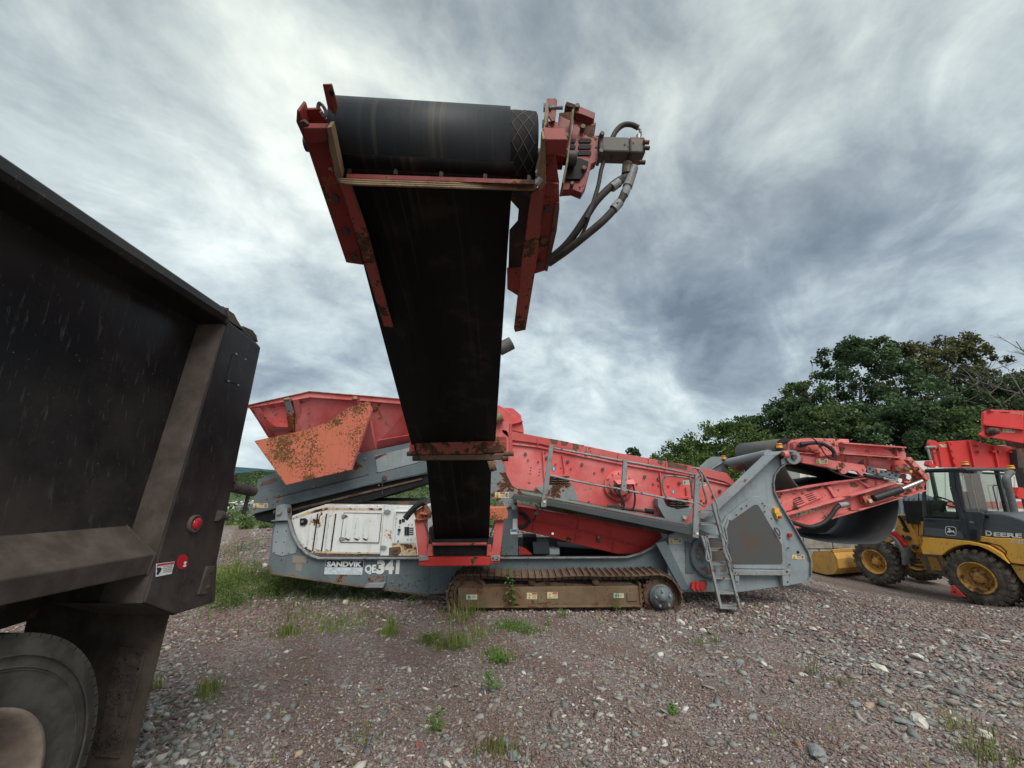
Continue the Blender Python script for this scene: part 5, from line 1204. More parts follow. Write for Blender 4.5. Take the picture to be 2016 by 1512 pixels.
# left head frame
def pu(pts, h, c=1): return [PU(c, x, y, h) for x, y in pts]
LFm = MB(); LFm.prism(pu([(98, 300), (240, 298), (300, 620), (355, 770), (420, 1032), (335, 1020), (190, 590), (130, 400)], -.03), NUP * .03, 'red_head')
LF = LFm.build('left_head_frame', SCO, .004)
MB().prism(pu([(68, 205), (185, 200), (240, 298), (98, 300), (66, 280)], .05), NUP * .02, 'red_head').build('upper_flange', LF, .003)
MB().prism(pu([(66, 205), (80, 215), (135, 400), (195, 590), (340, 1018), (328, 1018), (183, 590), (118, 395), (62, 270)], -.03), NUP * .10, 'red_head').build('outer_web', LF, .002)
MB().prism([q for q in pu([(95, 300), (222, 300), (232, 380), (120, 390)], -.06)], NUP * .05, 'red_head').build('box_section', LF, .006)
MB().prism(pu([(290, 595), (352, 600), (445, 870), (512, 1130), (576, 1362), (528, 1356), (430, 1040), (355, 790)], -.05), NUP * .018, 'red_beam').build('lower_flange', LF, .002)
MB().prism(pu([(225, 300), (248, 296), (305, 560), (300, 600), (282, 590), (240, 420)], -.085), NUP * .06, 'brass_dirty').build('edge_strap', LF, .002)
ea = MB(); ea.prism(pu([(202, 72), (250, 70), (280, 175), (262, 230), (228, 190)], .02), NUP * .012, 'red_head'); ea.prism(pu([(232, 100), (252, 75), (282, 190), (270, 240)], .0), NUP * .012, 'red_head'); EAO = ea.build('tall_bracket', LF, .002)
p = PU(1, 252, 116, -.002); MB().cyl(p, p - NUP * .004, .010, 'rubber_black', 8).build('slot', LF)
hk = MB(); hk.tube(smooth_path(pu([(178, 195), (186, 172), (208, 190), (222, 225), (210, 240), (195, 215)], .03), 4), .008, 'galv', 6); hk.build('lifting_eye', LF)
sbb = MB()
for x, y in ((110, 280), (272, 672), (330, 850), (372, 985)): p = PU(1, x, y, -.032); sbb.cyl(p, p - NUP * .018, .018, 'dark_steel', 6, smooth=False)
o = sbb.build('bolts', LF); o['kind'] = 'stuff'
sbb = MB()
for x, y in ((356, 906), (367, 939)): p = PU(1, x, y, -.0315); sbb.cyl(p, p - NUP * .002, .008, 'lamp_white', 10)
# right head frame
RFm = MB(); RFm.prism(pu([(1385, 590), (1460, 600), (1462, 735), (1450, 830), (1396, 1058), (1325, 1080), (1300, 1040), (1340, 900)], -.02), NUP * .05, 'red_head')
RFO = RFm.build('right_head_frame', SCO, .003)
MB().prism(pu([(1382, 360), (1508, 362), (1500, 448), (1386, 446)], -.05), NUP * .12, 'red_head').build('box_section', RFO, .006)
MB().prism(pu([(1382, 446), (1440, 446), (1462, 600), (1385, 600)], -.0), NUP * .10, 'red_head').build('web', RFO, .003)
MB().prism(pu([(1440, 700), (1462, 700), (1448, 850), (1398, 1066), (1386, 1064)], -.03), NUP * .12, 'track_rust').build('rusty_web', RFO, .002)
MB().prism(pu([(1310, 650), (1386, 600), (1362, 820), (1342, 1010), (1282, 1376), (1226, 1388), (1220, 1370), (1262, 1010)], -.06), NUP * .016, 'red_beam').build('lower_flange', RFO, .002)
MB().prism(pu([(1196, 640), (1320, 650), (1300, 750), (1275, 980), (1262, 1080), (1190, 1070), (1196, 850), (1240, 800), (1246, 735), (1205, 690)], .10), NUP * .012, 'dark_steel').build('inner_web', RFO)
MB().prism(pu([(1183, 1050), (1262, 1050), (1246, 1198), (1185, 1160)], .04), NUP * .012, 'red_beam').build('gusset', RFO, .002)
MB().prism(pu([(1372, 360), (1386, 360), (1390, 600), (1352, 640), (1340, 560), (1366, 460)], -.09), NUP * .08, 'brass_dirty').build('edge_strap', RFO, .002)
sbb = MB()
for x, y in ((1398, 728), (1376, 896), (1356, 1018)): p = PU(1, x, y, -.022); sbb.cyl(p, p - NUP * .018, .018, 'dark_steel', 6, smooth=False)
o = sbb.build('bolts', RFO); o['kind'] = 'stuff'
# take-up plates and belt guard beyond the drum (drive side)
def DV(x, y, dY=0.0): return W(7, x, y, 1.74 + dY)
def dvplate(pts, dY, th, mat, name, bevel=.003): return MB().prism([DV(x, y, dY) for x, y in pts], (0, th, 0), mat).build(name, RFO, bevel)
dvplate([(680, 135), (780, 135), (796, 160), (775, 395), (735, 400), (690, 330), (672, 200)], .0, .012, 'red_head', 'take_up_plate')
dvplate([(660, 200), (690, 140), (700, 330), (660, 480), (640, 640), (608, 900), (600, 900), (630, 600)], -.04, .03, 'brass_dirty', 'take_up_edge')
dvplate([(690, 395), (800, 405), (850, 560), (790, 592), (672, 590)], .02, .05, 'red_head', 'bearing_plate')
dvplate([(820, 300), (950, 290), (990, 250), (975, 330), (935, 600), (890, 600), (780, 580), (810, 480)], .03, .06, 'red_head', 'drive_frame')
dvplate([(965, 260), (995, 248), (985, 330), (920, 880), (870, 1110), (850, 1105), (900, 850), (940, 560)], -.06, .10, 'brass_dirty', 'frame_edge')
dvplate([(905, 170), (1010, 205), (1230, 300), (1228, 345), (1215, 375), (1080, 320), (1000, 300), (990, 250), (885, 215)], .04, .05, 'red_head', 'drive_guard_top')
dvplate([(985, 330), (1080, 322), (1220, 335), (1225, 410), (1110, 470), (985, 425)], .10, .04, 'red_tail', 'drive_guard_inner')
dvplate([(985, 425), (1110, 470), (1245, 408), (1222, 560), (1275, 560), (1245, 860), (1190, 890), (1130, 1130), (1078, 1222), (972, 1180), (832, 1188), (870, 1060), (930, 880), (950, 600)], .05, .05, 'red_head', 'drive_guard')
for k in range(3):
    for x0, x1 in ((1040, 1190), (950, 1010)):
        x0 -= k * 6; y = 595 + k * 72
        dvplate([(x0 + 12, y), (x1 - 12, y), (x1, y + 22), (x1 - 12, y + 45), (x0 + 12, y + 45), (x0, y + 22)], .044, .008, 'rubber_black', 'guard_slot', 0)
dvplate([(915, 820), (1060, 820), (1160, 860), (1140, 940), (1060, 1060), (900, 1060)], .035, .02, 'rubber_black', 'coupling_opening', .002)
pc = MB()
for (x, y, r) in ((1018, 270, .022), (1083, 508, .022), (1095, 975, .02), (960, 1150, .016), (1288, 780, .02), (1300, 585, .02)):
    p = DV(x, y, .05); pc.cyl(p, p + Vector((0, -.03, 0)), r * .6, 'motor_steel', 6, smooth=False)
for x0, x1, y in ((640, 730, 245), (625, 690, 430)):
    pc.cyl(DV(x0, y), DV(x0 + 30, y), .022, 'galv', 6, smooth=False); pc.cyl(DV(x0, y), DV(x0 + 220 if y < 300 else x1, y), .009, 'galv', 8); pc.cyl(DV(x1 - 25, y), DV(x1, y), .018, 'galv', 6, smooth=False)
for x, y in ((550, 970), (560, 1050), (635, 975), (640, 1055), (655, 565), (865, 590)): p = DV(x, y, -.03); pc.cyl(p, p + Vector((.02, -.02, 0)), .011, 'steel_bolt', 6, smooth=False)
o = pc.build('bolts', RFO); o['kind'] = 'stuff'
dvplate([(650, 595), (882, 612), (880, 792), (655, 772)], -.08, .1, 'red_head', 'bearing_box', .006)
MT_ = MB(); a = DV(1275, 730, .10); b = DV(1600, 740, .10); c_ = DV(1775, 750, .10)
axm = (b - a).normalized(); upm = (Vector((0, 0, 1)) - axm * axm.z).normalized(); sdm = axm.cross(upm)
hh = (DV(1400, 590, .1) - DV(1400, 880, .1)).length
hh *= .62; MT_.box((a + b) / 2, ((b - a).length, hh * .93, hh * .93), 'motor_steel', (axm, sdm, upm))
MT_.box((b + c_) / 2, ((c_ - b).length, hh * .98, hh * .98), 'motor_steel', (axm, sdm, upm))
MT_.box(a + axm * .0, (.02, hh * 1.15, hh * 1.15), 'motor_steel', (axm, sdm, upm))
MTO = MT_.build('drive_motor', SCO, .008)
mbm = MB()
for x, y in ((1785, 705), (1735, 870), (1780, 640)): p = DV(x, y, .05); mbm.cyl(p, p + axm * .03, .012, 'dark_steel', 6)
mbm.cyl(DV(1730, 560, .1), DV(1722, 640, .1), .014, 'steel_bolt', 8)
mbm.build('port_fitting', MTO)
def hose7(pts, r, mat='hose_brown', dY=.1, name='hose'):
    return MB().tube(smooth_path([DV(*p, dY) for p in pts], 7), r, mat, 10).build(name, MTO)
hose7([(1750, 560), (1745, 500), (1700, 470)], .007, 'galv'); hose7([(1725, 475), (1650, 440), (1560, 440), (1480, 500), (1425, 600), (1380, 740)], .014)
hose7([(1330, 860), (1300, 960), (1270, 1120), (1230, 1260), (1190, 1380), (1130, 1512)], .011)
def hfull(pts, r, mat='hose_brown'):
    return MB().tube(smooth_path([W(1, x, y, Y) for x, y, Y in pts], 7), r, mat, 10).build('hose', MTO)
hfull([(1800, 570, 1.84), (1740, 610, 1.84), (1660, 690, 1.85), (1600, 780, 1.88), (1540, 870, 1.92), (1480, 940, 1.96), (1408, 1000, 2.02)], .020)
hfull([(1810, 640, 1.84), (1780, 700, 1.84), (1700, 790, 1.85), (1600, 875, 1.88), (1500, 955, 1.94), (1405, 1022, 2.02)], .020)
hfull([(1690, 490, 1.84), (1670, 600, 1.84), (1640, 710, 1.86), (1590, 850, 1.9), (1520, 940, 1.96), (1408, 1026, 2.02)], .008)
fm = MB(); fm.cyl(DV(1600, 890, .1), DV(1590, 1010, .1), .026, 'motor_steel', 12); fm.cyl(DV(1670, 930, .1), DV(1600, 1150, .1), .026, 'galv', 12); fm.cyl(DV(1600, 1010, .1), DV(1500, 1110, .1), .018, 'dark_steel', 10); fm.cyl(DV(1600, 1150, .1), DV(1560, 1250, .1), .022, 'galv', 10); fm.cyl(DV(1500, 1100, .1), DV(1420, 1160, .1), .024, 'galv', 12); fm.cyl(DV(1510, 1330, .1), DV(1440, 1410, .1), .024, 'galv', 12); fm.cyl(DV(1560, 1250, .1), DV(1500, 1340, .1), .016, 'dark_steel', 10)
fm.build('hose_fittings', MTO)
# support pipe seen at the belt's right edge
MB().cyl(W(1, 1140, 1480, 3.2), W(1, 1208, 1445, 3.2), .055, 'dusty_plastic', 18).build('pipe_stub', SCO)
MB().cyl(W(3, 690, 340, 4.6), W(3, 745, 325, 4.6), .06, 'brass_dirty', 18).build('support_tube', SCO); MB().cyl(W(3, 690, 665, 4.6), W(3, 735, 650, 4.6), .08, 'brass_dirty', 18).build('support_tube', SCO)
# folding cross beam
BY = 3.9
def b3(pts, Y, th, mat, name, parent=SCO, bevel=.004): return plate(name, 3, pts, Y, th, mat, parent, bevel)
b3([(135, 487), (820, 480), (820, 545), (805, 575), (165, 590), (150, 560)], BY, .10, 'red_beam', 'cross_beam', bevel=.012)
b3([(165, 590), (830, 582), (835, 620), (800, 625), (175, 625), (150, 618)], BY + .01, .09, 'track_rust', 'beam_foot', bevel=.004)
b3([(720, 450), (815, 452), (820, 482), (720, 484)], BY + .02, .10, 'red_beam', 'beam_cap')
b3([(840, 350), (858, 352), (868, 565), (872, 590), (840, 592), (836, 540)], BY + .02, .06, 'red', 'bracket')
b3([(108, 430), (128, 470), (142, 590), (88, 590), (84, 568), (95, 560)], BY + .02, .06, 'red', 'bracket')
bb = MB()
for x0, x1, y in ((82, 150, 580), (800, 875, 580)): bb.cyl(W(3, x0, y, BY - .01), W(3, x1, y, BY - .01), .022, 'track_rust', 8)
for x, y in ((150, 610), (815, 612)): bb.cyl(W(3, x - 25, y, BY), W(3, x + 20, y, BY), .03, 'dark_steel', 10)
o = bb.build('beam_pins', SCO); o['kind'] = 'stuff'
# tail cradle
TYc = 6.1
b3([(135, 1070), (222, 1074), (232, 1345), (165, 1350)], TYc, .12, 'red', 'cradle_post', bevel=.006)
b3([(735, 1072), (802, 1072), (772, 1345), (708, 1345)], TYc, .12, 'red', 'cradle_post', bevel=.006)
b3([(668, 978), (812, 980), (832, 1025), (828, 1060), (795, 1078), (664, 1072)], TYc - .05, .25, 'orange_rust', 'cradle_ear', bevel=.008)
b3([(128, 1015), (205, 965), (240, 1030), (236, 1070), (150, 1078)], TYc - .05, .25, 'orange_rust', 'cradle_ear', bevel=.008)
b3([(166, 1352), (776, 1348), (770, 1392), (700, 1400), (690, 1412), (240, 1418), (170, 1410)], TYc - .06, .16, 'red_low', 'cradle_base', bevel=.008)
b3([(166, 1344), (230, 1344), (240, 1372), (170, 1378)], TYc - .075, .1, 'galv', 'base_shoe'); b3([(704, 1344), (772, 1342), (770, 1376), (708, 1378)], TYc - .075, .1, 'galv', 'base_shoe')
tt_ = MB(); tt_.cyl(W(3, 268, 1252, TYc - .03), W(3, 674, 1250, TYc - .03), .022, 'red', 14); tt_.build('tail_bar', SCO)
b3([(240, 1258), (268, 1258), (272, 1342), (228, 1345), (228, 1300)], TYc - .04, .08, 'red', 'tail_bearing', bevel=.006); b3([(676, 1256), (705, 1262), (716, 1330), (706, 1345), (672, 1342)], TYc - .04, .08, 'red', 'tail_bearing', bevel=.006)
b3([(272, 1268), (672, 1266), (672, 1345), (272, 1348)], TYc + .02, .1, 'rubber_black', 'tail_pulley', bevel=0)
MB().box(W(3, 470, 1230, TYc + .30), (.86, .3, .42), 'rubber_black').build('tail_housing', SCO)
def chain(a, b, n, parent):
    m = MB(); a = Vector(a); b = Vector(b); d = (b - a) / n; dn = d.normalized(); s1 = dn.orthogonal().normalized(); s2 = dn.cross(s1)
    for i in range(n):
        c = a + d * (i + .5); s_ = s1 if i % 2 else s2; L2 = d.length * .75; w = .013
        m.tube([c + dn * L2 * math.cos(t) + s_ * w * math.sin(t) for t in np.linspace(0, 2 * math.pi, 9)[:-1]], .005, 'dark_steel', 4, closed=True)
    return m.build('chain', parent)
chain(W(3, 205, 1080, TYc - .1), W(3, 265, 1250, TYc - .1), 11, SCO); chain(W(3, 738, 1080, TYc - .1), W(3, 682, 1250, TYc - .1), 11, SCO)
MB().tube(smooth_path([W(3, 215, 940, 6.0), W(3, 165, 960, 6.0), W(3, 110, 1010, 6.0), W(3, 68, 1062, 6.0)], 14), .045, 'rubber_hose', 12, ridged=.85).build('corrugated_hose', SCO)
MB().beam(W(3, 180, 1020, TYc - .08), W(3, 238, 1025, TYc - .08), .04, .03, 'orange_rust').build('cradle_pin', SCO)

# ================================================================== DUMP TRUCK
DT = empty('dump_truck', (-2.9, 0.2, 0), 'black dump truck with dusty mud flap at the left edge, close to the camera', 'truck')
TX = -1.7
def tx(c, pts, X=TX): return [WX(c, x, y, X) for x, y in pts]
post = MB(); post.prism(tx('F', [(448, 630), (514, 684), (473, 880), (429, 1102), (422, 1130), (420, 1187), (346, 1210), (284, 1187), (310, 1102), (375, 880)]), (-.34, 0, 0), 'truck_black')
PO = post.build('rear_post', DT, .008)
pf = MB(); A = tx('F', [(448, 630), (375, 880), (310, 1102), (284, 1187)])
inn = [q + Vector((-.2, -.012, 0)) for q in A]
for i in range(3): pf.add([A[i] + Vector((-.006, -.004, 0)), A[i + 1] + Vector((-.006, -.004, 0)), inn[i + 1], inn[i]], [[0, 1, 2, 3]], 'truck_dusty')
pf.build('post_front_face', PO)
bf = MB(); Bq = tx('F', [(284, 1187), (346, 1210), (420, 1187)]); bf.add([Bq[0] + Vector((-.34, -.1, .03)), Bq[0] + Vector((0, 0, -.003)), Bq[1] + Vector((0, 0, -.003)), Bq[1] + Vector((-.34, 0, -.003))], [[0, 1, 2, 3]], 'truck_dusty'); bf.build('post_underside', PO)
wl_ = MB(); wl_.prism([Vector((TX - .16, -5, EYE - .2)), Vector((TX - .16, 2.25, EYE - .3)), Vector((TX - .16, 2.35, EYE + .93)), Vector((TX - .16, -5, EYE + 1.5))], (-.01, 0, 0), 'truck_black'); wl_.build('side_panel', DT)
def loft(name, secs, mat, parent, bevel=.0):
    m = MB(); n = len(secs[0]); vs_ = [v for s in secs for v in s]; fs = []
    for j in range(len(secs) - 1): fs += [[j * n + i, j * n + (i + 1) % n, (j + 1) * n + (i + 1) % n, (j + 1) * n + i] for i in range(n)]
    fs += [list(range(n)), list(range((len(secs) - 1) * n, len(secs) * n))[::-1]]
    return m.add(vs_, fs, mat).build(name, parent, bevel)
def railsec(Y, z0, z1): return [(TX - .19, Y, z0), (TX, Y, z0 + .01), (TX + .012, Y, z0 + .04), (TX, Y, z1), (TX - .12, Y, z1 + .01), (TX - .19, Y, z1 - .01)]
loft('top_rail', [railsec(-5, EYE + 1.42, EYE + 1.52), railsec(1.16, EYE + .935, EYE + 1.03), railsec(2.28, EYE + .85, EYE + .94)], 'truck_black', DT, .01)
def rubsec(Y, dz): return [(TX - .17, Y, EYE - .222 + dz), (TX, Y, EYE - .358 + dz), (TX - .02, Y, EYE - .447 + dz), (TX - .2, Y, EYE - .45 + dz)]
rr_ = loft('rub_rail', [rubsec(-5, .25), rubsec(1.5, 0), rubsec(2.06, -.032)], 'truck_dusty', DT, .006)
cap = MB(); cap.slab(tx(18, [(540, 318), (600, 325), (765, 440), (812, 532), (906, 682), (665, 522)], TX - .02), .012, 'truck_dusty'); cap.build('post_cap', PO)
tg = MB(); tg.prism(tx('F', [(450, 628), (478, 645), (512, 682), (428, 1105), (424, 1185), (404, 1190), (400, 1100)], TX - .03), (-2.3, 0, 0), 'truck_black'); TG = tg.build('tailgate', DT, .006)
MB().prism(tx(18, [(905, 618), (1040, 678), (1100, 760), (1122, 862), (1000, 780), (900, 680)], TX - .05), (-.03, 0, 0), 'truck_dusty').build('hinge_lobe', TG, .004)
plate_ = MB().prism(tx(18, [(748, 1025), (935, 1118), (858, 1500), (640, 1440)], TX + .003), (-.006, 0, 0), 'truck_black').build('access_plate', PO, .001)
sc_ = MB()
for x, y in ((788, 1035), (926, 1115), (674, 1440), (818, 1500)): p = WX(18, x, y, TX + .003); sc_.cyl(p, p + Vector((.006, 0, 0)), .0055, 'steel_bolt', 8)
o = sc_.build('screws', PO); o['kind'] = 'stuff'
pM = WX(8, 716, 672, TX); ml = MB(); ml.lathe(pM, (1, 0, 0), [(0, .046), (.012, .046), (.018, .040), (.010, .034), (.010, 0)], 'truck_dusty', 28); MK = ml.build('marker_lamp', PO)
pM = WX(8, 727, 672, TX); MB().lathe(pM, (1, 0, 0), [(.008, .031), (.018, .028), (.022, .015), (.023, 0)], 'lamp_red', 24).build('lamp_lens', MK)
pts = [WX(8, 620 + 52 * math.cos(a) - 8 * math.sin(a), 1005 + 66 * math.sin(a), TX + .002) for a in np.linspace(.6, 5.7, 18)]
MB().add(pts, [list(range(18))], 'lamp_red').add([WX(8, x, y, TX + .003) for x, y in ((640, 1000), (662, 1010), (645, 1020), (655, 1042), (632, 1052), (622, 1040), (640, 1030), (628, 1018))], [list(range(8))], 'white_print').build('round_sticker', PO)
def pwt(x, y, d): return WX(8, x, y, TX + d)
lb = MB(); lb.add([pwt(*q, .002) for q in ((388, 1022), (552, 1002), (525, 1110), (384, 1138))], [[0, 1, 2, 3]], 'white_print'); lb.add([pwt(*q, .003) for q in ((400, 1026), (548, 1006), (544, 1024), (394, 1046))], [[0, 1, 2, 3]], 'label_red')
lb.add([pwt(*q, .003) for q in ((392, 1058), (425, 1054), (440, 1064), (428, 1090), (405, 1122), (390, 1110), (400, 1085))], [list(range(7))], 'black_print')
for k in range(4): lb.add([pwt(*q, .003) for q in ((450, 1048 + k * 15), (534, 1036 + k * 15), (533, 1042 + k * 15), (449, 1054 + k * 15))], [[0, 1, 2, 3]], 'dull_brown_label')
lb.build('danger_label', PO)
MB().prism(tx(8, [(840, 1045), (905, 1040), (835, 1285), (765, 1292)], TX + .012), (-.02, 0, 0), 'truck_dusty').build('hinge_strap', PO, .002)
sc_ = MB()
for x, y in ((870, 1092), (832, 1225)): p = WX(8, x, y, TX + .012); sc_.box(p, (.01, .03, .012), 'dark_steel')
sc_.build('hinge_notch', PO)
MB().cyl(WX(8, 925, 605, TX), WX(8, 1008, 612, TX + .02), .020, 'truck_dusty', 12).cyl(WX(8, 925, 600, TX + .01), WX(8, 955, 605, TX + .01), .030, 'truck_dusty', 12).build('hinge_pin', PO)
tp = MB(); tp.cyl(WX(19, 300, 655, TX - .05), WX(19, 655, 735, TX - .05), .034, 'truck_dusty', 16); tp.cyl(WX(19, 640, 730, TX - .05), WX(19, 665, 736, TX - .05), .024, 'rubber_black', 16); tp.beam(WX(19, 585, 760, TX - .05), WX(19, 500, 1110, TX - .05), .02, .016, 'truck_dusty'); tp.cyl(WX(19, 580, 690, TX - .05), WX(19, 640, 650, TX - .05), .02, 'dark_steel', 8)
tp.prism(tx(19, [(345, 460), (402, 455), (392, 560), (335, 555)], TX - .03), (-.04, 0, 0), 'truck_dusty'); tp.build('gate_latch', TG)
# flap, wheels, chassis
fl = MB(); FY_ = 2.3
fl.prism([W('F', 331, 1209, FY_), W('F', 300, 1330, FY_), W('F', 248, 1540, FY_), Vector((-2.5, FY_, .13)), Vector((-2.5, FY_, EYE - .62)), Vector((-2.3, FY_, EYE - .50)), Vector((-1.84, FY_, EYE - .5))], (0, .012, 0), 'flap_rubber')
FL = fl.build('mud_flap', DT)
fr_ = MB(); fr_.prism([W(9, x, y, FY_ - .008) for x, y in ((862, 635), (1058, 655), (860, 1440), (690, 1430), (790, 900))], (0, .006, 0), 'flap_rubber'); fr_.build('flap_panel', FL)
mud = MB()
for k in range(260):
    t = random.random(); y = 650 + 760 * t; xl = 850 - 190 * t; x = random.uniform(xl, xl + 190)
    p = W(9, x, y, FY_ - .010); s = random.uniform(.003, .008) * (1 + .5 * (1 - t)); mud.box(p, (s, .004, s), 'truck_dusty', (Vector((1, 0, random.uniform(-.6, .6))).normalized(), Vector((0, 1, 0)), Vector((random.uniform(-.6, .6), 0, 1)).normalized()))
o = mud.build('dried_mud', FL); o['kind'] = 'stuff'
def tyre_obj(name, c, axis, Rt, w, rim_r, tmat, parent, lugs=0, lug_h=.02, chevron=False, n=64):
    c = Vector(c); ax = Vector(axis).normalized(); m = MB()
    h = w / 2
    prof = [(-h * .80, rim_r), (-h * .93, rim_r + (Rt - rim_r) * .12), (-h, rim_r + (Rt - rim_r) * .45), (-h * .96, rim_r + (Rt - rim_r) * .72), (-h * .93, rim_r + (Rt - rim_r) * .74), (-h * .86, Rt - .022), (-h * .74, Rt - .004), (0, Rt), (h * .74, Rt - .004), (h * .86, Rt - .022), (h, rim_r + (Rt - rim_r) * .45), (h * .8, rim_r)]
    m.lathe(c, ax, prof, tmat, n)
    u = ax.orthogonal().normalized(); w_ = ax.cross(u); sd0 = .06 if chevron else .030
    for k in range(lugs):
        for sd in (-1, 1):
            a = 2 * math.pi * (k + (.5 if sd > 0 else 0)) / lugs; a2 = a + (.16 if chevron else 0)
            def P(aa, rr_, t): return c + (u * math.cos(aa) + w_ * math.sin(aa)) * rr_ + ax * t
            da = math.pi / lugs * (.55 if chevron else .86)
            pts = [P(a - da, Rt - sd0, sd * h * (.985 if chevron else .868)), P(a + da, Rt - sd0, sd * h * (.985 if chevron else .868)), P(a + da, Rt - sd0 / 2 + lug_h, sd * h * (.95 if chevron else .80)), P(a - da, Rt - sd0 / 2 + lug_h, sd * h * (.95 if chevron else .80))]
            i2 = [P(a2 - da, Rt - .02, sd * h * .1), P(a2 + da, Rt - .02, sd * h * .1), P(a2 + da, Rt + lug_h, sd * h * .1), P(a2 - da, Rt + lug_h, sd * h * .1)]
            i1 = [P(a - da, Rt - .03, sd * h * .8), P(a + da, Rt - .03, sd * h * .8), P(a + da, Rt + lug_h, sd * h * .8), P(a - da, Rt + lug_h, sd * h * .8)]
            vs_ = pts + i1 + i2
            m.add(vs_, [[3, 2, 1, 0], [0, 1, 5, 4], [1, 2, 6, 5], [2, 3, 7, 6], [3, 0, 4, 7], [4, 5, 9, 8], [5, 6, 10, 9], [6, 7, 11, 10], [7, 4, 8, 11], [8, 9, 10, 11]], tmat)
    return m.build(name, parent)
for cy_, inner in ((1.5, False), (1.5, True)):
    X0 = TX - .07 - .14 - (.32 if inner else 0)
    wh = MB(); c = Vector((X0, cy_, EYE - 1.085))
    wh.lathe(c, (1, 0, 0), [(.115, .300), (.14, .302), (.14, .285), (.11, .27), (.02, .255), (-.05, .20), (-.06, .14), (-.02, .12), (.0, .1), (.0, 0)], 'rim_tan', 48)
    for q in range(10):
        a = q * math.pi / 5; e = c + Vector((0, math.cos(a), math.sin(a))) * .165; wh.cyl(e + Vector((-.06, 0, 0)), e + Vector((-.015, 0, 0)), .016, 'dark_steel', 6)
    WO = wh.build('wheel', DT); tyre_obj('tyre', c, (1, 0, 0), .522, .28, .295, 'tyre_truck', WO, lugs=72, lug_h=.002, n=96)
    if not inner:
        rg = MB()
        for r in (.41, .418, .455): rg.lathe(c, (1, 0, 0), [(.136, r - .004), (.143, r), (.136, r + .004)], 'tyre_truck', 64)
        rg.build('sidewall_ring', WO)
cz_ = MB(); cz_.box((-2.9, -.6, EYE - .62), (.9, 6, .25), 'dark_steel'); cz_.cyl((-2.0, 1.5, EYE - 1.085), (-3.8, 1.5, EYE - 1.085), .09, 'dark_steel', 12); cz_.build('truck_frame', DT)
bo = MB(); bo.box((-2.95, -1.2, EYE - .42), (2.1, 7.4, .04), 'truck_black'); bo.prism([Vector((-4.1, -5, EYE - .4)), Vector((-4.1, 2.25, EYE - .4)), Vector((-4.1, 2.35, EYE + .93)), Vector((-4.1, -5, EYE + 1.5))], (-.03, 0, 0), 'truck_black'); bo.build('truck_bed', DT)
for X0 in (-4.0, -3.7): 
    c = Vector((X0, 1.5, EYE - 1.085)); wh = MB(); wh.lathe(c, (1, 0, 0), [(.1, .30), (.0, .25), (-.05, .1), (-.05, 0)], 'truck_dusty', 32); WO = wh.build('wheel', DT); tyre_obj('tyre', c, (1, 0, 0), .522, .28, .295, 'tyre_truck', WO, n=48)
MB().box((-3.6, 2.31, EYE - .95), (.65, .012, .9), 'truck_dusty').build('mud_flap', DT)

# ================================================================== WHEEL LOADER
ld_ = Vector((-.25, .968, 0)).normalized(); ln = Vector((-.968, -.25, 0)).normalized()   # forward, outward (towards camera)
LP0 = CAMP + px_dir(1921, 1138) * (8.6 / px_dir(1921, 1138).y)
inw = -ln
def lp(c, x, y, off=0.0): return WP(c, x, y, LP0 + inw * off, ln)
def lpl(name, c, pts, off, th, mat, parent, bevel=.01): return MB().prism([lp(c, x, y, off) for x, y in pts], inw * th, mat).build(name, parent, bevel)
g0 = LP0 + inw * .8 + ld_ * 1.0
WL = empty('wheel_loader', (g0.x, g0.y, gz(g0.x, g0.y)), 'yellow and black compact wheel loader parked facing away on the right', 'wheel loader')
hub_r = LP0; hub_f = lp('F', 1719, 1106)
def lwheel(hub, Rt, parent, off=0.0):
    c = hub + inw * (.20 + off); m = MB()
    m.lathe(c, ln, [(.15, Rt * .58), (.19, Rt * .585), (.19, Rt * .54), (.15, Rt * .51), (.05, Rt * .46), (.01, Rt * .36), (.02, Rt * .33), (.06, Rt * .31), (.07, Rt * .29), (.08, Rt * .20), (.12, Rt * .19), (.13, Rt * .17), (.13, 0)], 'yellow_dirty', 40)
    u = ln.orthogonal().normalized(); w = ln.cross(u)
    for k in range(8): a = k * math.pi / 4; e = c + (u * math.cos(a) + w * math.sin(a)) * Rt * .27; m.cyl(e + ln * .06, e + ln * .10, .016, 'track_rust', 6)
    wo = m.build('wheel', parent); tyre_obj('tyre', c, ln, Rt, .40, Rt * .57, 'tyre', wo, lugs=24, lug_h=.028, chevron=True); return wo
zr = hub_r.z - gz(hub_r.x, hub_r.y)
Rr = .50
lwheel(hub_r, Rr, WL); lwheel(hub_f, .47, WL)
lwheel(hub_r + inw * 1.35, Rr, WL); lwheel(hub_f + inw * 1.35, .47, WL)
# rear body: fender, hood
HB = lpl('hood', 17, [(862, 672), (905, 430), (920, 408), (980, 402), (1080, 410), (1200, 432), (1372, 492), (1600, 570), (1600, 740), (1372, 705), (1000, 690)], .12, 1.1, 'loader_hood', WL, .03)
BD = lpl('body', 17, [(205, 690), (430, 690), (862, 735), (862, 672), (1000, 690), (1372, 705), (1600, 740), (1600, 1030), (1372, 1005), (1225, 990), (1160, 900), (1150, 860), (1040, 790), (960, 752), (860, 735), (600, 735)], .06, 1.2, 'yellow', WL, .01)
LF_ = lpl('fender', 17, [(205, 690), (430, 700), (740, 728), (960, 780), (1110, 870), (1200, 990), (1060, 890), (960, 830), (850, 785), (740, 768), (640, 775), (560, 800), (490, 840), (430, 890), (212, 878), (190, 800), (215, 735)], .0, .42, 'yellow', WL, .01)
lpl('counterweight', 17, [(1215, 995), (1372, 1015), (1600, 1040), (1600, 1500), (1430, 1290), (1290, 1120)], .10, 1.1, 'yellow_dirty', WL, .01)
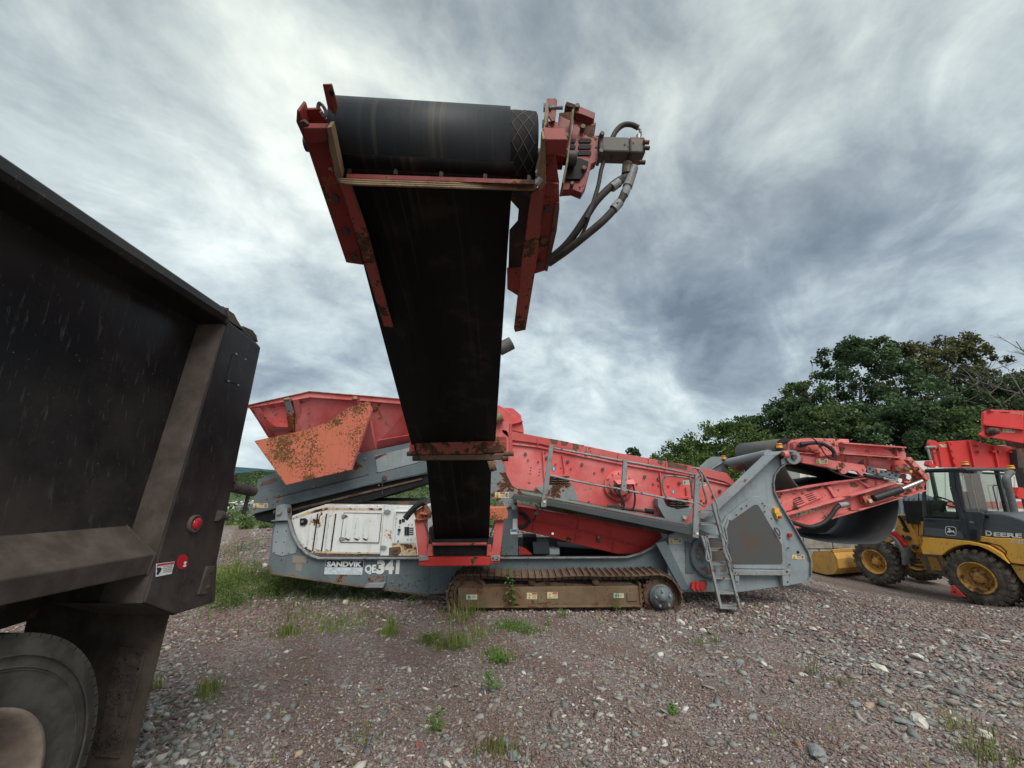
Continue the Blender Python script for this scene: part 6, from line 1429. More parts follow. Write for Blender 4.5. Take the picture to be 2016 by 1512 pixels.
lpl('wheel_arch', 17, [(430, 892), (500, 840), (640, 778), (850, 788), (1060, 892), (1210, 1000), (1300, 1250), (900, 1000), (520, 1000)], .42, .3, 'rubber_black', WL, 0)
lpl('seam', 17, [(862, 738), (960, 750), (1100, 790), (1165, 850), (1150, 900), (1215, 985), (1372, 1005), (1372, 996), (1222, 976), (1160, 898), (1176, 848), (1104, 780), (965, 742), (862, 730)], .052, .01, 'rubber_black', WL, 0)
lpl('chassis', 17, [(150, 880), (560, 880), (560, 1080), (380, 1090), (60, 1020), (60, 940)], .45, .5, 'yellow_dirty', WL, .01)
# text
def ltext(s, bl, br, tl, off, mat, bold, parent, depth=.0):
    a = lp(16, *bl, off); b = lp(16, *br, off); t = lp(16, *tl, off); xd = b - a; zd = t - a
    return text_mesh('lettering', s, a + ln * depth, xd.normalized(), zd.normalized(), xd.length, zd.length, mat, parent, bold, .0)
ltext('D', (1004, 1300), (1128, 1312), (1000, 1205), .118, 'black_print', .11, HB); ltext('D', (1010, 1296), (1122, 1306), (1006, 1210), .116, 'white_print', .045, HB)
ltext('EERE', (1138, 1312), (1622, 1345), (1136, 1232), .118, 'black_print', .10, HB); ltext('EERE', (1144, 1308), (1616, 1338), (1142, 1238), .116, 'white_print', .04, HB)
ltext('C-22', (1432, 1418), (1640, 1432), (1430, 1358), .054, 'white_print', .02, BD)
lpl('hood_line', 16, [(955, 1050), (1100, 1058), (1300, 1110), (1500, 1160), (1700, 1230), (1700, 1238), (1500, 1168), (1300, 1118), (1100, 1066), (955, 1058)], .116, .006, 'dusty_plastic', HB, 0)
p = lp(16, 1032, 985, .12); MB().cyl(p, p + ln * .012, .035, 'rubber_black', 16).build('hood_plug', HB)
# cab
CB = lpl('cab_lower', 17, [(212, 640), (200, 672), (740, 730), (862, 735), (868, 690), (905, 412), (880, 398), (690, 385), (655, 470), (230, 455), (218, 470)], .04, .06, 'loader_black', WL, .008)
lpl('cab_panel', 17, [(232, 575), (250, 570), (655, 620), (690, 705), (235, 662)], .028, .012, 'loader_hood', CB, .003)
lpl('door_line', 17, [(225, 465), (655, 492), (655, 498), (225, 471)], .034, .006, 'dusty_plastic', CB, 0)
lv_ = MB()
for k in range(8): y = 598 + k * 15; lv_.prism([lp(17, x, yy, .03) for x, yy in ((752, y), (826, y + 3), (826, y + 9), (752, y + 6))], inw * .01, 'rubber_black')
lv_.build('vent_louvres', CB)
hd_ = MB(); hd_.beam(lp(17, 245, 492, .0), lp(17, 350, 500, .0), .02, .02, 'rubber_black', side=ln); hd_.beam(lp(17, 752, 508, .01), lp(17, 795, 515, .01), .02, .02, 'steel_bolt', side=ln); hd_.build('door_handle', CB)
def lbar(name, pts, c, off, w, h, mat, parent=CB):
    m = MB()
    for a, b in zip(pts, pts[1:]): m.beam(lp(c, *a, off), lp(c, *b, off), w, h, mat, side=ln)
    return m.build(name, parent, .006)
lbar('front_pillar', [(0, 240), (-6, 600), (5, 1000)], 16, .06, .06, .05, 'loader_black')
lbar('door_pillar', [(455, 185), (480, 500), (560, 800), (650, 1030), (700, 1300)], 16, .06, .07, .09, 'loader_black')
lbar('door_frame', [(20, 245), (430, 240), (560, 1000), (20, 985)], 16, .04, .03, .03, 'rubber_black')
lbar('rear_pillar', [(520, 185), (570, 560), (650, 880)], 16, .06, .05, .05, 'loader_black')
RO = lpl('roof', 16, [(-10, 205), (20, 195), (430, 178), (640, 180), (700, 200), (690, 225), (430, 222), (-10, 240)], .0, 1.35, 'loader_black', CB, .02)
GLs = MB(); GLs.add([lp(16, *q, .06) for q in ((15, 240), (430, 240), (560, 1000), (15, 985))], [[3, 2, 1, 0]], 'cab_glass'); GLs.build('side_window', CB)
# rear window plane : perpendicular to the side, at the rear pillar
rp0 = lp(16, 600, 600, .06)
def rpnt(c, x, y, off=0.0): return WP(c, x, y, rp0 + ld_ * off, ld_)
rw = MB(); rw.add([rpnt(16, *q) for q in ((560, 250), (1390, 300), (1480, 905), (680, 890))], [[0, 1, 2, 3]], 'cab_glass'); rw.build('rear_window', CB)
def rbar(name, pts, w, h, mat, off=-.01):
    m = MB()
    for a, b in zip(pts, pts[1:]): m.beam(rpnt(16, *a, off), rpnt(16, *b, off), w, h, mat, side=ld_)
    return m.build(name, CB, .005)
rbar('rear_window_frame', [(545, 240), (1400, 285), (1490, 920), (675, 900), (545, 240)], .03, .04, 'loader_black')
rbar('rear_roof_rail', [(600, 190), (860, 190), (1100, 205), (1440, 240)], .08, .05, 'dusty_plastic', -.05)
rbar('rear_wiper', [(730, 200), (900, 900)], .01, .018, 'dull_brown_label', -.06)
rbar('grab_frame', [(1215, 465), (1150, 465), (1130, 490), (1225, 880)], .015, .02, 'rubber_black', -.04)
MB().prism([rpnt(16, x, y, -.1) for x, y in ((872, 222), (955, 225), (960, 275), (880, 272))], ld_ * .06, 'lamp_white').build('work_lamp', CB); MB().prism([rpnt(16, x, y, -.1) for x, y in ((1452, 262), (1495, 265), (1500, 318), (1465, 315))], ld_ * .06, 'lamp_white').build('work_lamp', CB)
beacon(rpnt(16, 682, 155, -.05), .058, .075, CB); beacon(rpnt(16, 1435, 215, -.05), .062, .075, CB)
# exhaust stack
MB().tube(smooth_path([rpnt(16, 1440, 250, -.4), rpnt(16, 1380, 300, -.4), rpnt(16, 1350, 390, -.4), rpnt(16, 1400, 560, -.4), rpnt(16, 1460, 800, -.4), rpnt(16, 1500, 980, -.4)], 6), .058, 'dusty_plastic', 14).build('exhaust_stack', WL)
# far side of the cab, interior
for px in (rp0 + inw * 1.25, rp0 + ld_ * 1.15 + inw * 1.25):
    zt = lp(16, 430, 210, .06).z; zb = lp(16, 500, 1000, .06).z; MB().beam(Vector((px.x, px.y, zb)), Vector((px.x, px.y, zt)), .06, .06, 'loader_black', side=ln).build('far_pillar', CB)
inr = MB(); cc = rp0 + ld_ * .55 + inw * .65; zb = lp(16, 500, 1000, .06).z
inr.box(Vector((cc.x, cc.y, zb + .0)), (.5, .5, .1), 'seat_fabric', (ln, ld_, Vector((0, 0, 1)))); inr.box(Vector((cc.x, cc.y, zb + .25)) - ld_ * .22, (.45, .1, .5), 'seat_fabric', (ln, ld_, Vector((0, 0, 1)))); inr.build('seat', CB)
sw = MB(); sc__ = lp(16, 350, 740, .55); sw.tube([sc__ + (ln * math.cos(a) * .19 + (ld_ * .8 + Vector((0, 0, .5))).normalized() * math.sin(a) * .19) for a in np.linspace(0, 6.283, 21)[:-1]], .016, 'rubber_black', 6, closed=True)
sw.beam(sc__, sc__ + ld_ * .25 + Vector((0, 0, -.5)), .05, .05, 'rubber_black', side=ln); sw.beam(sc__ + ln * .18, sc__ - ln * .18, .02, .02, 'rubber_black', side=ld_); sw.build('steering_wheel', CB)
cs = MB(); cs.box(Vector((cc.x, cc.y, zb + .02)) + ld_ * .5, (1.1, .15, .5), 'rubber_black', (ln, ld_, Vector((0, 0, 1)))); cs.build('dashboard', CB)
mr = MB(); mr.prism([lp(17, x, y, -.15) for x, y in ((0, 0),)], inw, 'rubber_black') if False else None
lbar('mirror_arm', [(-95, 400), (-95, 1300), (-40, 1310)], 16, -.12, .015, .015, 'rubber_black')
# leaping deer badge
bd = MB(); cx0, cy0, hw_, hh_ = 436, 1220, 92, 76
def rr_pts(k, off):
    out = []
    for a in np.linspace(0, 2 * math.pi, 25)[:-1]:
        ca, sa = math.cos(a), math.sin(a); out.append(lp(16, cx0 + hw_ * k * math.copysign(abs(ca) ** .5, ca) + 4 * sa, cy0 + hh_ * k * math.copysign(abs(sa) ** .5, sa) + 10 * ca * k, off))
    return out
bd.add(rr_pts(1.0, .026), [list(range(24))], 'white_print'); bd.add(rr_pts(.88, .024), [list(range(24))], 'black_print')
deer = [(368, 1240), (385, 1222), (402, 1212), (398, 1196), (382, 1178), (392, 1180), (400, 1168), (408, 1180), (420, 1166), (422, 1180), (430, 1188), (424, 1200), (440, 1212), (470, 1216), (484, 1208), (488, 1220), (505, 1255), (510, 1268), (490, 1258), (474, 1242), (450, 1240), (430, 1242), (412, 1250), (388, 1244), (376, 1248)]
bd.add([lp(16, x, y, .022) for x, y in deer], [list(range(len(deer)))], 'white_print'); bd.build('leaping_deer_badge', CB)
hs = MB()
for a_, b_, c_ in (((60, 900), (110, 960), (200, 975)), ((40, 960), (120, 1010), (230, 1030)), ((20, 860), (70, 930), (180, 940))):
    hs.tube(smooth_path([lp(17, *a_, .3), lp(17, *b_, .22), lp(17, *c_, .3)], 6), .018, 'rubber_hose', 6)
o = hs.build('articulation_hoses', WL); o['kind'] = 'stuff'
# steps
stp = MB()
for a, b in (((215, 890), (285, 1080)), ((285, 1080), (470, 1105)), ((375, 900), (470, 1100)), ((215, 890), (390, 905)), ((240, 900), (300, 1060))): stp.beam(lp(17, *a, .02), lp(17, *b, .02), .03, .04, 'truck_dusty', side=ln)
stp.prism([lp(17, x, y, .02) for x, y in ((285, 1072), (490, 1090), (480, 1110), (280, 1088))], inw * .25, 'truck_dusty'); stp.build('step', WL)
# front frame, arms, bucket
FA = lpl('front_frame', 6, [(770, 800), (860, 800), (880, 830), (940, 850), (945, 1060), (880, 1060), (860, 980), (820, 900), (770, 860)], .35, .5, 'yellow_dirty', WL, .01)
lpl('lift_arm', 6, [(670, 985), (760, 905), (800, 800), (850, 800), (870, 860), (920, 1000), (900, 1060), (860, 1040), (820, 940), (720, 990)], .30, .12, 'yellow_dirty', WL, .01)
ar = MB()
for x, y in ((822, 825), (830, 905), (850, 960), (890, 1020)): p = lp(6, x, y, .26); ar.cyl(p, p + inw * .2, .05, 'dark_steel', 12)
ar.beam(lp(6, 790, 810, .27), lp(6, 850, 920, .27), .05, .04, 'rubber_black', side=ln); ar.build('arm_pins', WL)
MB().beam(lp(6, 745, 925, .15), lp(6, 830, 1020, .15), .12, .13, 'lamp_red', side=ln).build('tail_lamp_board', WL)
mg = MB(); P_ = smooth_path([lp(6, x, y, .02) for x, y in ((712, 940), (752, 960), (790, 1010), (812, 1060), (822, 1140))], 4)
for a, b in zip(P_, P_[1:]): mg.beam(a, b, .03, .04, 'dusty_plastic', side=ln); mg.beam(a + inw * .2, b + inw * .2, .40, .02, 'dusty_plastic', side=ln)
mg.build('front_mudguard', WL)
BC = hub_f + ld_ * .9
bk = MB(); prof = [(.10, .40), (.02, .20), (.06, .02), (.25, -.02), (.75, -.04)]
def bpt(a, z, w): return Vector((0, 0, gz(BC.x, BC.y) + .05 + z * 1.25)) + Vector(((BC + ld_ * (a - .1) * 1.2).x, (BC + ld_ * (a - .1) * 1.2).y, 0)) + inw * w
prof = [(.0, .50), (-.08, .36), (-.08, .18), (.02, .05), (.2, 0), (.70, 0)]
wL, wR = -.25, 1.65
vs_ = [];
for a, z in prof: vs_ += [bpt(a, z, wL), bpt(a, z, wR)]
bk.add(vs_, [[2 * i, 2 * i + 1, 2 * i + 3, 2 * i + 2] for i in range(len(prof) - 1)], 'yellow_dirty')
for w in (wL, wR): bk.prism([bpt(a, z, w) for a, z in prof] + [bpt(.45, .42, w)] if False else [bpt(a, z, w) for a, z in (prof[0], prof[1], prof[2], prof[3], prof[4], prof[5], (.42, .42))], inw * .02, 'yellow_dirty')
bk.box(bpt(0, .5, (wL + wR) / 2), (wR - wL, .06, .06), 'yellow_dirty', (ln, ld_, Vector((0, 0, 1)))); bk.build('bucket', WL)
MB().box(bpt(.62, .01, (wL + wR) / 2), (wR - wL, .22, .02), 'galv', (ln, ld_, Vector((0, 0, 1)))).build('cutting_edge', WL)
# wheel chock
cka = MB(); q = lp(17, 610, 1350, -.05)
cka.prism([lp(17, x, y, -.02) for x, y in ((535, 1232), (560, 1232), (700, 1372), (530, 1340))], inw * .18, 'bright_red'); ck = cka.build('wheel_chock', None, .008)
tag(ck, 'small red wedge chock in front of the loader rear tyre', 'wheel chock'); 
p = lp(17, 576, 1310, -.02); MB().cyl(p, p + ln * .004, .02, 'rubber_black', 10).build('chock_hole', ck)

# ================================================================== BACKGROUND MACHINE, BUILDINGS
BY2 = 13.0
RM = empty('crushing_machine', W('F', 1960, 1000, BY2 + .5).xy.to_3d() + Vector((0, 0, gz(13, 13))), 'bright red hopper and conveyor machine standing behind the loader cab', 'crusher')
HR = plate('hopper', 10, [(385, 640), (600, 610), (905, 592), (1240, 668), (1500, 710), (1640, 730), (1640, 975), (485, 965), (440, 740)], BY2, .05, 'bright_red', RM, .01)
for a, b in (((590, 615), (680, 955)), ((868, 598), (945, 950)), ((1205, 668), (1265, 950)), ((1475, 715), (1535, 960)), ((455, 660), (505, 960))): MB().beam(W(10, *a, BY2 - .03), W(10, *b, BY2 - .03), .08, .06, 'bright_red').build('rib', HR)
boltheads('bolts', 10, [(622, 640), (635, 738), (655, 828), (675, 920), (985, 668), (1002, 750), (1185, 750), (1268, 750), (1420, 755)], BY2 - .03, HR, .045, 'bright_red', .06)
label_sign(10, 478, 650, 572, 692, BY2 - .01, HR, 'warn')
MB().slab([W(10, 1240, 668, BY2), W(10, 1500, 640, BY2 + 1.0), W(10, 1620, 650, BY2 + 1.2), W(10, 1600, 700, BY2), W(10, 1480, 706, BY2)], .02, 'red_rust').build('hopper_lip', HR)
plate('dark_chute', 10, [(1520, 720), (1640, 700), (1640, 980), (1545, 970)], BY2 - .2, .3, 'dark_steel', HR)
fm_ = MB(); fm_.tube(smooth_path(PL(10, [(300, 700), (320, 690), (360, 690), (420, 690)], BY2 - .1), 3), .05, 'galv', 8); fm_.beam(W(10, 315, 700, BY2 - .1), W(10, 360, 860, BY2 - .1), .04, .05, 'galv'); fm_.beam(W(10, 380, 700, BY2 - .05), W(10, 440, 950, BY2 - .05), .08, .1, 'bright_red'); fm_.beam(W(10, 330, 775, BY2 - .08), W(10, 450, 770, BY2 - .08), .03, .03, 'dark_steel'); fm_.prism(PL(10, [(345, 875), (375, 875), (385, 915), (440, 940), (420, 968), (350, 950), (325, 925)], BY2 - .15), (0, .15, 0), 'bright_red'); fm_.build('end_frame', HR)
p = W(10, 405, 655, BY2 - .06); MB().cyl(p, p + Vector((0, .1, 0)), .14, 'bright_red', 14).build('lug', HR)
CVr = plate('conveyor', 10, [(1080, 215), (1130, 195), (1622, 270), (1622, 640), (1180, 560), (1140, 575), (1065, 550), (1025, 520), (1075, 480), (1075, 360)], BY2 - .4, .08, 'bright_red', RM, .01)
MB().beam(W(10, 1075, 385, BY2 - .46), W(10, 1640, 450, BY2 - .46), .12, .05, 'bright_red').beam(W(10, 1140, 195, BY2 - .44), W(10, 1640, 215, BY2 + .3), .10, .06, 'bright_red').build('conveyor_flange', CVr)
plate('conveyor_inside', 10, [(1250, 212), (1622, 205), (1622, 262), (1260, 222)], BY2 - .1, .05, 'red_rust', CVr)
p = W(10, 1158, 480, BY2 - .42); MB().lathe(p, (0, -1, 0), [(0, .13), (.08, .13), (.10, .10), (.2, .095), (.24, .04), (.24, 0)], 'dark_steel', 24).build('drive_motor', CVr)
label_sign(10, 1335, 420, 1500, 492, BY2 - .405, CVr, 'warn')
for px in (1908, 2010, 2120):
    a = W('F', px, 915, BY2 + .4); MB().box((a.x, a.y, (a.z + gz(a.x, a.y)) / 2), (.25, .25, a.z - gz(a.x, a.y)), 'dark_steel').build('leg', RM)
lg_ = MB()
a = W('F', 2150, 860, BY2); lg_.box((a.x, a.y + .5, (a.z + gz(a.x, a.y)) / 2), (.6, .6, a.z - gz(a.x, a.y)), 'dark_steel'); lg_.beam(W(10, 1500, 620, BY2), a + Vector((0, 0, 0)), .5, .5, 'dark_steel'); lg_.build('support_frame', RM)
plate('side_box', 16, [(1560, 500), (1640, 505), (1700, 700), (1560, 680), (1530, 640)], BY2 - 1, .3, 'bright_red', RM)
# long pale building
BL = MB(); YB = 19.0
BL.prism(PL('F', [(1575, 914), (1900, 906), (2300, 894), (2300, 1090), (1575, 1070)], YB), (0, 5, 0), 'pale_sheet'); BLo = BL.build('storage_building', None); tag(BLo, 'long pale building with flat white roof line behind the machines', 'building')
BLo.location = BLo.location
wp = MB()
for k in range(17):
    px = 1590 + k * 34; MB().beam(W('F', px, 918, YB - .02), W('F', px + 2, 1060, YB - .02), .04, .06, 'pale_sheet').build('wall_rib', BLo)
plate('wall_band', 'F', [(1575, 990), (2300, 985), (2300, 1000), (1575, 1000)], YB - .03, .02, 'red', BLo, 0)
# blue-grey ribbed tank
TB_ = plate('storage_bin', 13, [(1190, 1230), (1480, 1180), (1700, 1230), (1900, 1300), (2050, 1500), (2050, 2300), (1190, 2300)], 14.5, 1.5, 'blue_sheet', None, .02)
tag(TB_, 'blue-grey ribbed steel bin between the sagging belt and the loader cab', 'bin')
for k in range(9):
    x = 1210 + k * 90; MB().beam(W(13, x, 1290, 14.46), W(13, x + 40, 1800, 14.46), .05, .06, 'blue_sheet').build('rib', TB_)
# concrete block wall
YW = 12.6; CWr = empty('concrete_block_wall', W('F', 1600, 1090, YW), 'low grey concrete block wall behind the sagging belt', 'wall')
base = W('F', 1560, 1095, YW); gzw = gz(base.x, base.y)
for r_ in range(2):
    for k in range(6):
        m = MB(); m.box((base.x - .6 + k * .82 + (r_ % 2) * .41, YW, gzw + .24 + r_ * .49), (.80, .5, .47), 'concrete'); m.build('block', CWr, .02)
# distant yard at far left : pale van and shed
vn = MB(); a = G(0, 0) if False else None
YV = 48.
def f19(pts, Y, th, mat, name, parent=None, bevel=.03): return plate(name, 19, pts, Y, th, mat, parent, bevel)
VN = f19([(355, 900), (520, 900), (520, 960), (355, 955)], YV, 2.0, 'pale_sheet', 'parked_truck', None); tag(VN, 'distant white flatbed truck beyond the berm, left of the machine', 'truck')
f19([(355, 955), (520, 955), (522, 1120), (352, 1120)], YV + .05, 1.9, 'blue_sheet', 'truck_cab', VN)
rk = MB()
for x in (392, 515): rk.beam(W(19, x, 865, YV + .3), W(19, x, 905, YV + .3), .15, .12, 'galv')
rk.beam(W(19, 392, 885, YV + .3), W(19, 515, 885, YV + .3), .1, .08, 'dark_steel'); rk.build('roof_rack', VN)
SH = f19([(200, 925), (352, 925), (352, 1150), (200, 1150)], YV + 6, 4, 'pale_sheet', 'shed', None); tag(SH, 'distant cream shed wall left of the far white truck', 'shed')
f19([(200, 925), (352, 925), (352, 938), (200, 938)], YV + 5.9, .1, 'concrete', 'roof_edge', SH)
SH = f19([(545, 925), (700, 925), (700, 1180), (560, 1180)], YV + 3, 4, 'pale_sheet', 'shed', None); tag(SH, 'distant white shed partly hidden by the feeder frame', 'shed')
f19([(560, 985), (620, 1000), (640, 1010), (560, 1015)], YV + 2.9, .1, 'dark_steel', 'roof_edge', SH)

# ================================================================== GRAVEL
def stone_proto(k, flat):
    r_ = np.random.default_rng(k); ph = (1 + 5 ** .5) / 2
    v = np.array([(-1, ph, 0), (1, ph, 0), (-1, -ph, 0), (1, -ph, 0), (0, -1, ph), (0, 1, ph), (0, -1, -ph), (0, 1, -ph), (ph, 0, -1), (ph, 0, 1), (-ph, 0, -1), (-ph, 0, 1)], float)
    v /= np.linalg.norm(v[0]); v *= r_.uniform(.50, 1.25, (12, 1)); v += r_.normal(0, .14, v.shape)
    v *= np.array([1.1, r_.uniform(.40, .85), flat * r_.uniform(.6, 1.15)])
    f = np.array([(0, 11, 5), (0, 5, 1), (0, 1, 7), (0, 7, 10), (0, 10, 11), (1, 5, 9), (5, 11, 4), (11, 10, 2), (10, 7, 6), (7, 1, 8), (3, 9, 4), (3, 4, 2), (3, 2, 6), (3, 6, 8), (3, 8, 9), (4, 9, 5), (2, 4, 11), (6, 2, 10), (8, 6, 7), (9, 8, 1)])
    return v, f
def scatter(name, xy, size, flat, mat, label, sink=.15):
    n = len(xy); V = []; Fc = []; off = 0
    kinds = rng.integers(0, 6, n)
    z = np.array([gz(a, b) for a, b in xy])
    for k in range(6):
        pv, pf_ = stone_proto(k + 11, flat); ix = np.where(kinds == k)[0]; m = len(ix)
        if not m: continue
        yaw = rng.uniform(0, 6.283, m); tx_ = rng.normal(0, .22, m); ty_ = rng.normal(0, .22, m)
        c, s = np.cos(yaw), np.sin(yaw)
        P = np.repeat(pv[None], m, 0) * size[ix][:, None, None]
        X = P[:, :, 0] * c[:, None] - P[:, :, 1] * s[:, None]; Y = P[:, :, 0] * s[:, None] + P[:, :, 1] * c[:, None]
        Z = P[:, :, 2] + X * tx_[:, None] + Y * ty_[:, None]
        Z += (z[ix] + size[ix] * flat * (.5 - sink))[:, None]
        X += xy[ix, 0][:, None]; Y += xy[ix, 1][:, None]
        V.append(np.stack([X, Y, Z], 2).reshape(-1, 3)); Fc.append((pf_[None] + (np.arange(m) * 12)[:, None, None]).reshape(-1, 3) + off); off += m * 12
    o = np_obj(name, np.concatenate(V), np.concatenate(Fc), mat, origin=(0, 0, 0)); o['kind'] = 'stuff'; o['label'] = label; o['category'] = 'gravel'; return o
def polar(n, r0, r1, a0=-58, a1=60):
    r = r0 * (r1 / r0) ** rng.random(n); a = np.radians(rng.uniform(a0, a1, n)); return np.stack([np.sin(a) * r, np.cos(a) * r], 1)
xy = polar(85000, 2.2, 12.5); xy = xy[xy[:, 1] > 1.4]; kst = np.sin((xy[:, 0] * .86 + xy[:, 1] * .50) * 6.5); ctr = np.clip((xy[:, 0] + .6) / 1.0, 0, 1) * (xy[:, 1] < 6); xy = xy[rng.random(len(xy)) > .62 * ctr * (kst < -.2)]
scatter('gravel', xy, rng.uniform(.006, .0145, len(xy)) * (1 + .9 * (np.hypot(xy[:, 0], xy[:, 1]) > 6)), .65, 'gravel_stone', 'fine purple-grey crushed gravel over the yard')
nv = np.array([noise.noise(Vector((a * .7, b * .7, 5))) for a, b in xy])
# coarser slate on the right-hand drift and beside the truck
c1 = polar(40000, 2.6, 13, 8, 62)
drift = 1.3 * np.exp(-((c1[:, 0] * .62 + c1[:, 1] * .50 - 4.7) / .95) ** 2) + .34 * (c1[:, 0] > 3.0) * (c1[:, 1] > 4.2) + .5 * (c1[:, 0] > 3.4) * (c1[:, 1] < 5) + .04
nn_ = np.array([noise.noise(Vector((a * 1.3, b * 1.3, 9))) for a, b in c1]); c1 = c1[rng.random(len(c1)) < np.clip(drift * (.75 + nn_ * 1.2), 0.02, 1) * .62]
scatter('gravel', c1, np.clip(rng.lognormal(-3.92, .45, len(c1)), .009, .062), .42, 'slate_stone', 'coarse slate chippings drifted over the right side of the yard')
c2 = polar(15000, 2.0, 6.5, -62, -20); k = c2[:, 0] + .32 * c2[:, 1]; pr = np.clip((.15 - (c2[:, 0] + .85 * c2[:, 1] - .78)) / .7, 0, 1) * (c2[:, 1] < 5.6)
c2 = c2[rng.random(len(c2)) < pr * .95]
scatter('gravel', c2, np.clip(rng.lognormal(-3.85, .33, len(c2)), .010, .042), .5, 'slate_stone', 'coarse grey stones beside the truck at left')
c3 = polar(1700, 2.4, 7, -30, 20); scatter('gravel', c3, np.clip(rng.lognormal(-3.95, .4, len(c3)), .012, .04), .45, 'slate_stone', 'loose slate chips lying on the fine gravel')
c4 = np.stack([rng.uniform(-6.5, 2.5, 5200), rng.uniform(6.6, 11.2, 5200)], 1); scatter('gravel', c4, np.clip(rng.lognormal(-3.7, .45, len(c4)), .012, .07), .6, 'slate_stone', 'stones on the berm behind the machine')
def rock(px, py, sx, sy, sz, mat, label, seed):
    p = G(px, py); r_ = random.Random(seed); import bmesh
    bm_ = bmesh.new(); bmesh.ops.create_icosphere(bm_, subdivisions=2, radius=1)
    for v in bm_.verts:
        n = noise.noise(v.co * 1.3 + Vector((seed, 0, 0))); v.co *= 1 + n * .5
        v.co = Vector((round(v.co.x * 3.2) / 3.2 * .5 + v.co.x * .5, round(v.co.y * 3.2) / 3.2 * .5 + v.co.y * .5, round(v.co.z * 2.5) / 2.5 * .5 + v.co.z * .5))
        v.co = Vector((v.co.x * sx / 2, v.co.y * sy / 2, v.co.z * sz / 2))
    me = bpy.data.meshes.new('rock'); bm_.to_mesh(me); bm_.free(); me.materials.append(M[mat])
    o = bpy.data.objects.new('rock', me); COL.objects.link(o); o.location = p + Vector((0, 0, sz * .28)); o.rotation_euler = (r_.uniform(-.2, .2), r_.uniform(-.2, .2), r_.uniform(0, 3)); ORIG[o.name] = p
    tag(o, label, 'rock', 'loose rocks on the gravel'); return o
for i, a in enumerate([
    (1610, 1488, .16, .09, .06, 'rock_grey', 'long pale grey slab rock at the bottom edge'),
    (1812, 1428, .13, .09, .06, 'rock_pale', 'largest white rock near the lower right'),
    (1782, 1426, .13, .08, .03, 'rock_grey', 'flat grey slate touching the largest white rock'),
    (1806, 1296, .14, .09, .05, 'rock_pale', 'white rock upper of the pair in the slate drift'),
    (1732, 1318, .14, .08, .05, 'rock_pale', 'white rock lower left of the pair in the slate drift'),
    (1684, 1390, .08, .06, .04, 'rock_grey', 'pale green-grey rock between the two white groups'),
    (1712, 1392, .09, .05, .03, 'rock_tan', 'tan slab leaning beside the pale green-grey rock'),
    (1340, 1230, .13, .09, .08, 'rock_pale', 'white rock just right of the track end'),
    (1472, 1348, .06, .06, .04, 'rock_grey', 'small grey-green rock alone right of centre'),
    (1458, 1305, .07, .10, .04, 'rock_grey', 'grey slate shard standing in the gravel'),
    (1012, 1492, .11, .07, .035, 'rock_grey', 'flat olive-grey rock at the bottom centre'),
    (996, 1466, .08, .06, .035, 'rock_grey', 'blue-grey rock above the flat olive rock'),
    (825, 1470, .065, .05, .03, 'rock_red', 'brick-red stone near the bottom centre left'),
    (588, 1490, .06, .045, .035, 'rock_tan', 'rounded tan stone at the lower left'),
    (665, 1462, .065, .03, .03, 'rock_grey', 'dark slate chip right of the tan stone'),
    (1940, 1450, .10, .07, .04, 'rock_pale', 'white rock by the grass at the lower right edge'),
    (1600, 1240, .12, .07, .04, 'rock_pale', 'long white stone in the slate drift beyond the pair'),
    (1366, 1186, .06, .05, .04, 'rock_tan', 'tan stone at the foot of the ladder'),
    (748, 1358, .05, .04, .03, 'rock_red', 'dark red-brown pebble left of centre'),
    (1868, 1245, .08, .06, .04, 'rock_pale', 'small white rock far right in the slate drift'),
]): rock(*a, seed=i + 3)

# ================================================================== GRASS AND WEEDS
def blades(pos, h, wdt, lean, mat, name, label):
    n = len(pos); z = np.array([gz(a, b) for a, b in pos]); a = rng.uniform(0, 6.283, n); d = np.stack([np.cos(a), np.sin(a)], 1)
    ln_ = rng.uniform(.15, 1, n) * lean * h; V = np.zeros((n, 5, 3)); side = np.stack([-d[:, 1], d[:, 0]], 1) * wdt[:, None]
    base = pos
    V[:, 0, :2] = base - side; V[:, 1, :2] = base + side; V[:, 0, 2] = z - .01; V[:, 1, 2] = z - .01
    mid = base + d * ln_[:, None] * .35; V[:, 2, :2] = mid + side * .8; V[:, 3, :2] = mid - side * .8; V[:, 2, 2] = V[:, 3, 2] = z + h * .6
    V[:, 4, :2] = base + d * ln_[:, None]; V[:, 4, 2] = z + h * rng.uniform(.85, 1, n)
    idx = np.arange(n)[:, None] * 5
    f = np.concatenate([idx + np.array([[0, 1, 2]]), idx + np.array([[0, 2, 3]]), idx + np.array([[3, 2, 4]])])
    o = np_obj(name, V.reshape(-1, 3), f, mat, origin=(0, 0, 0)); o['kind'] = 'stuff'; o['label'] = label; o['category'] = 'grass'; return o
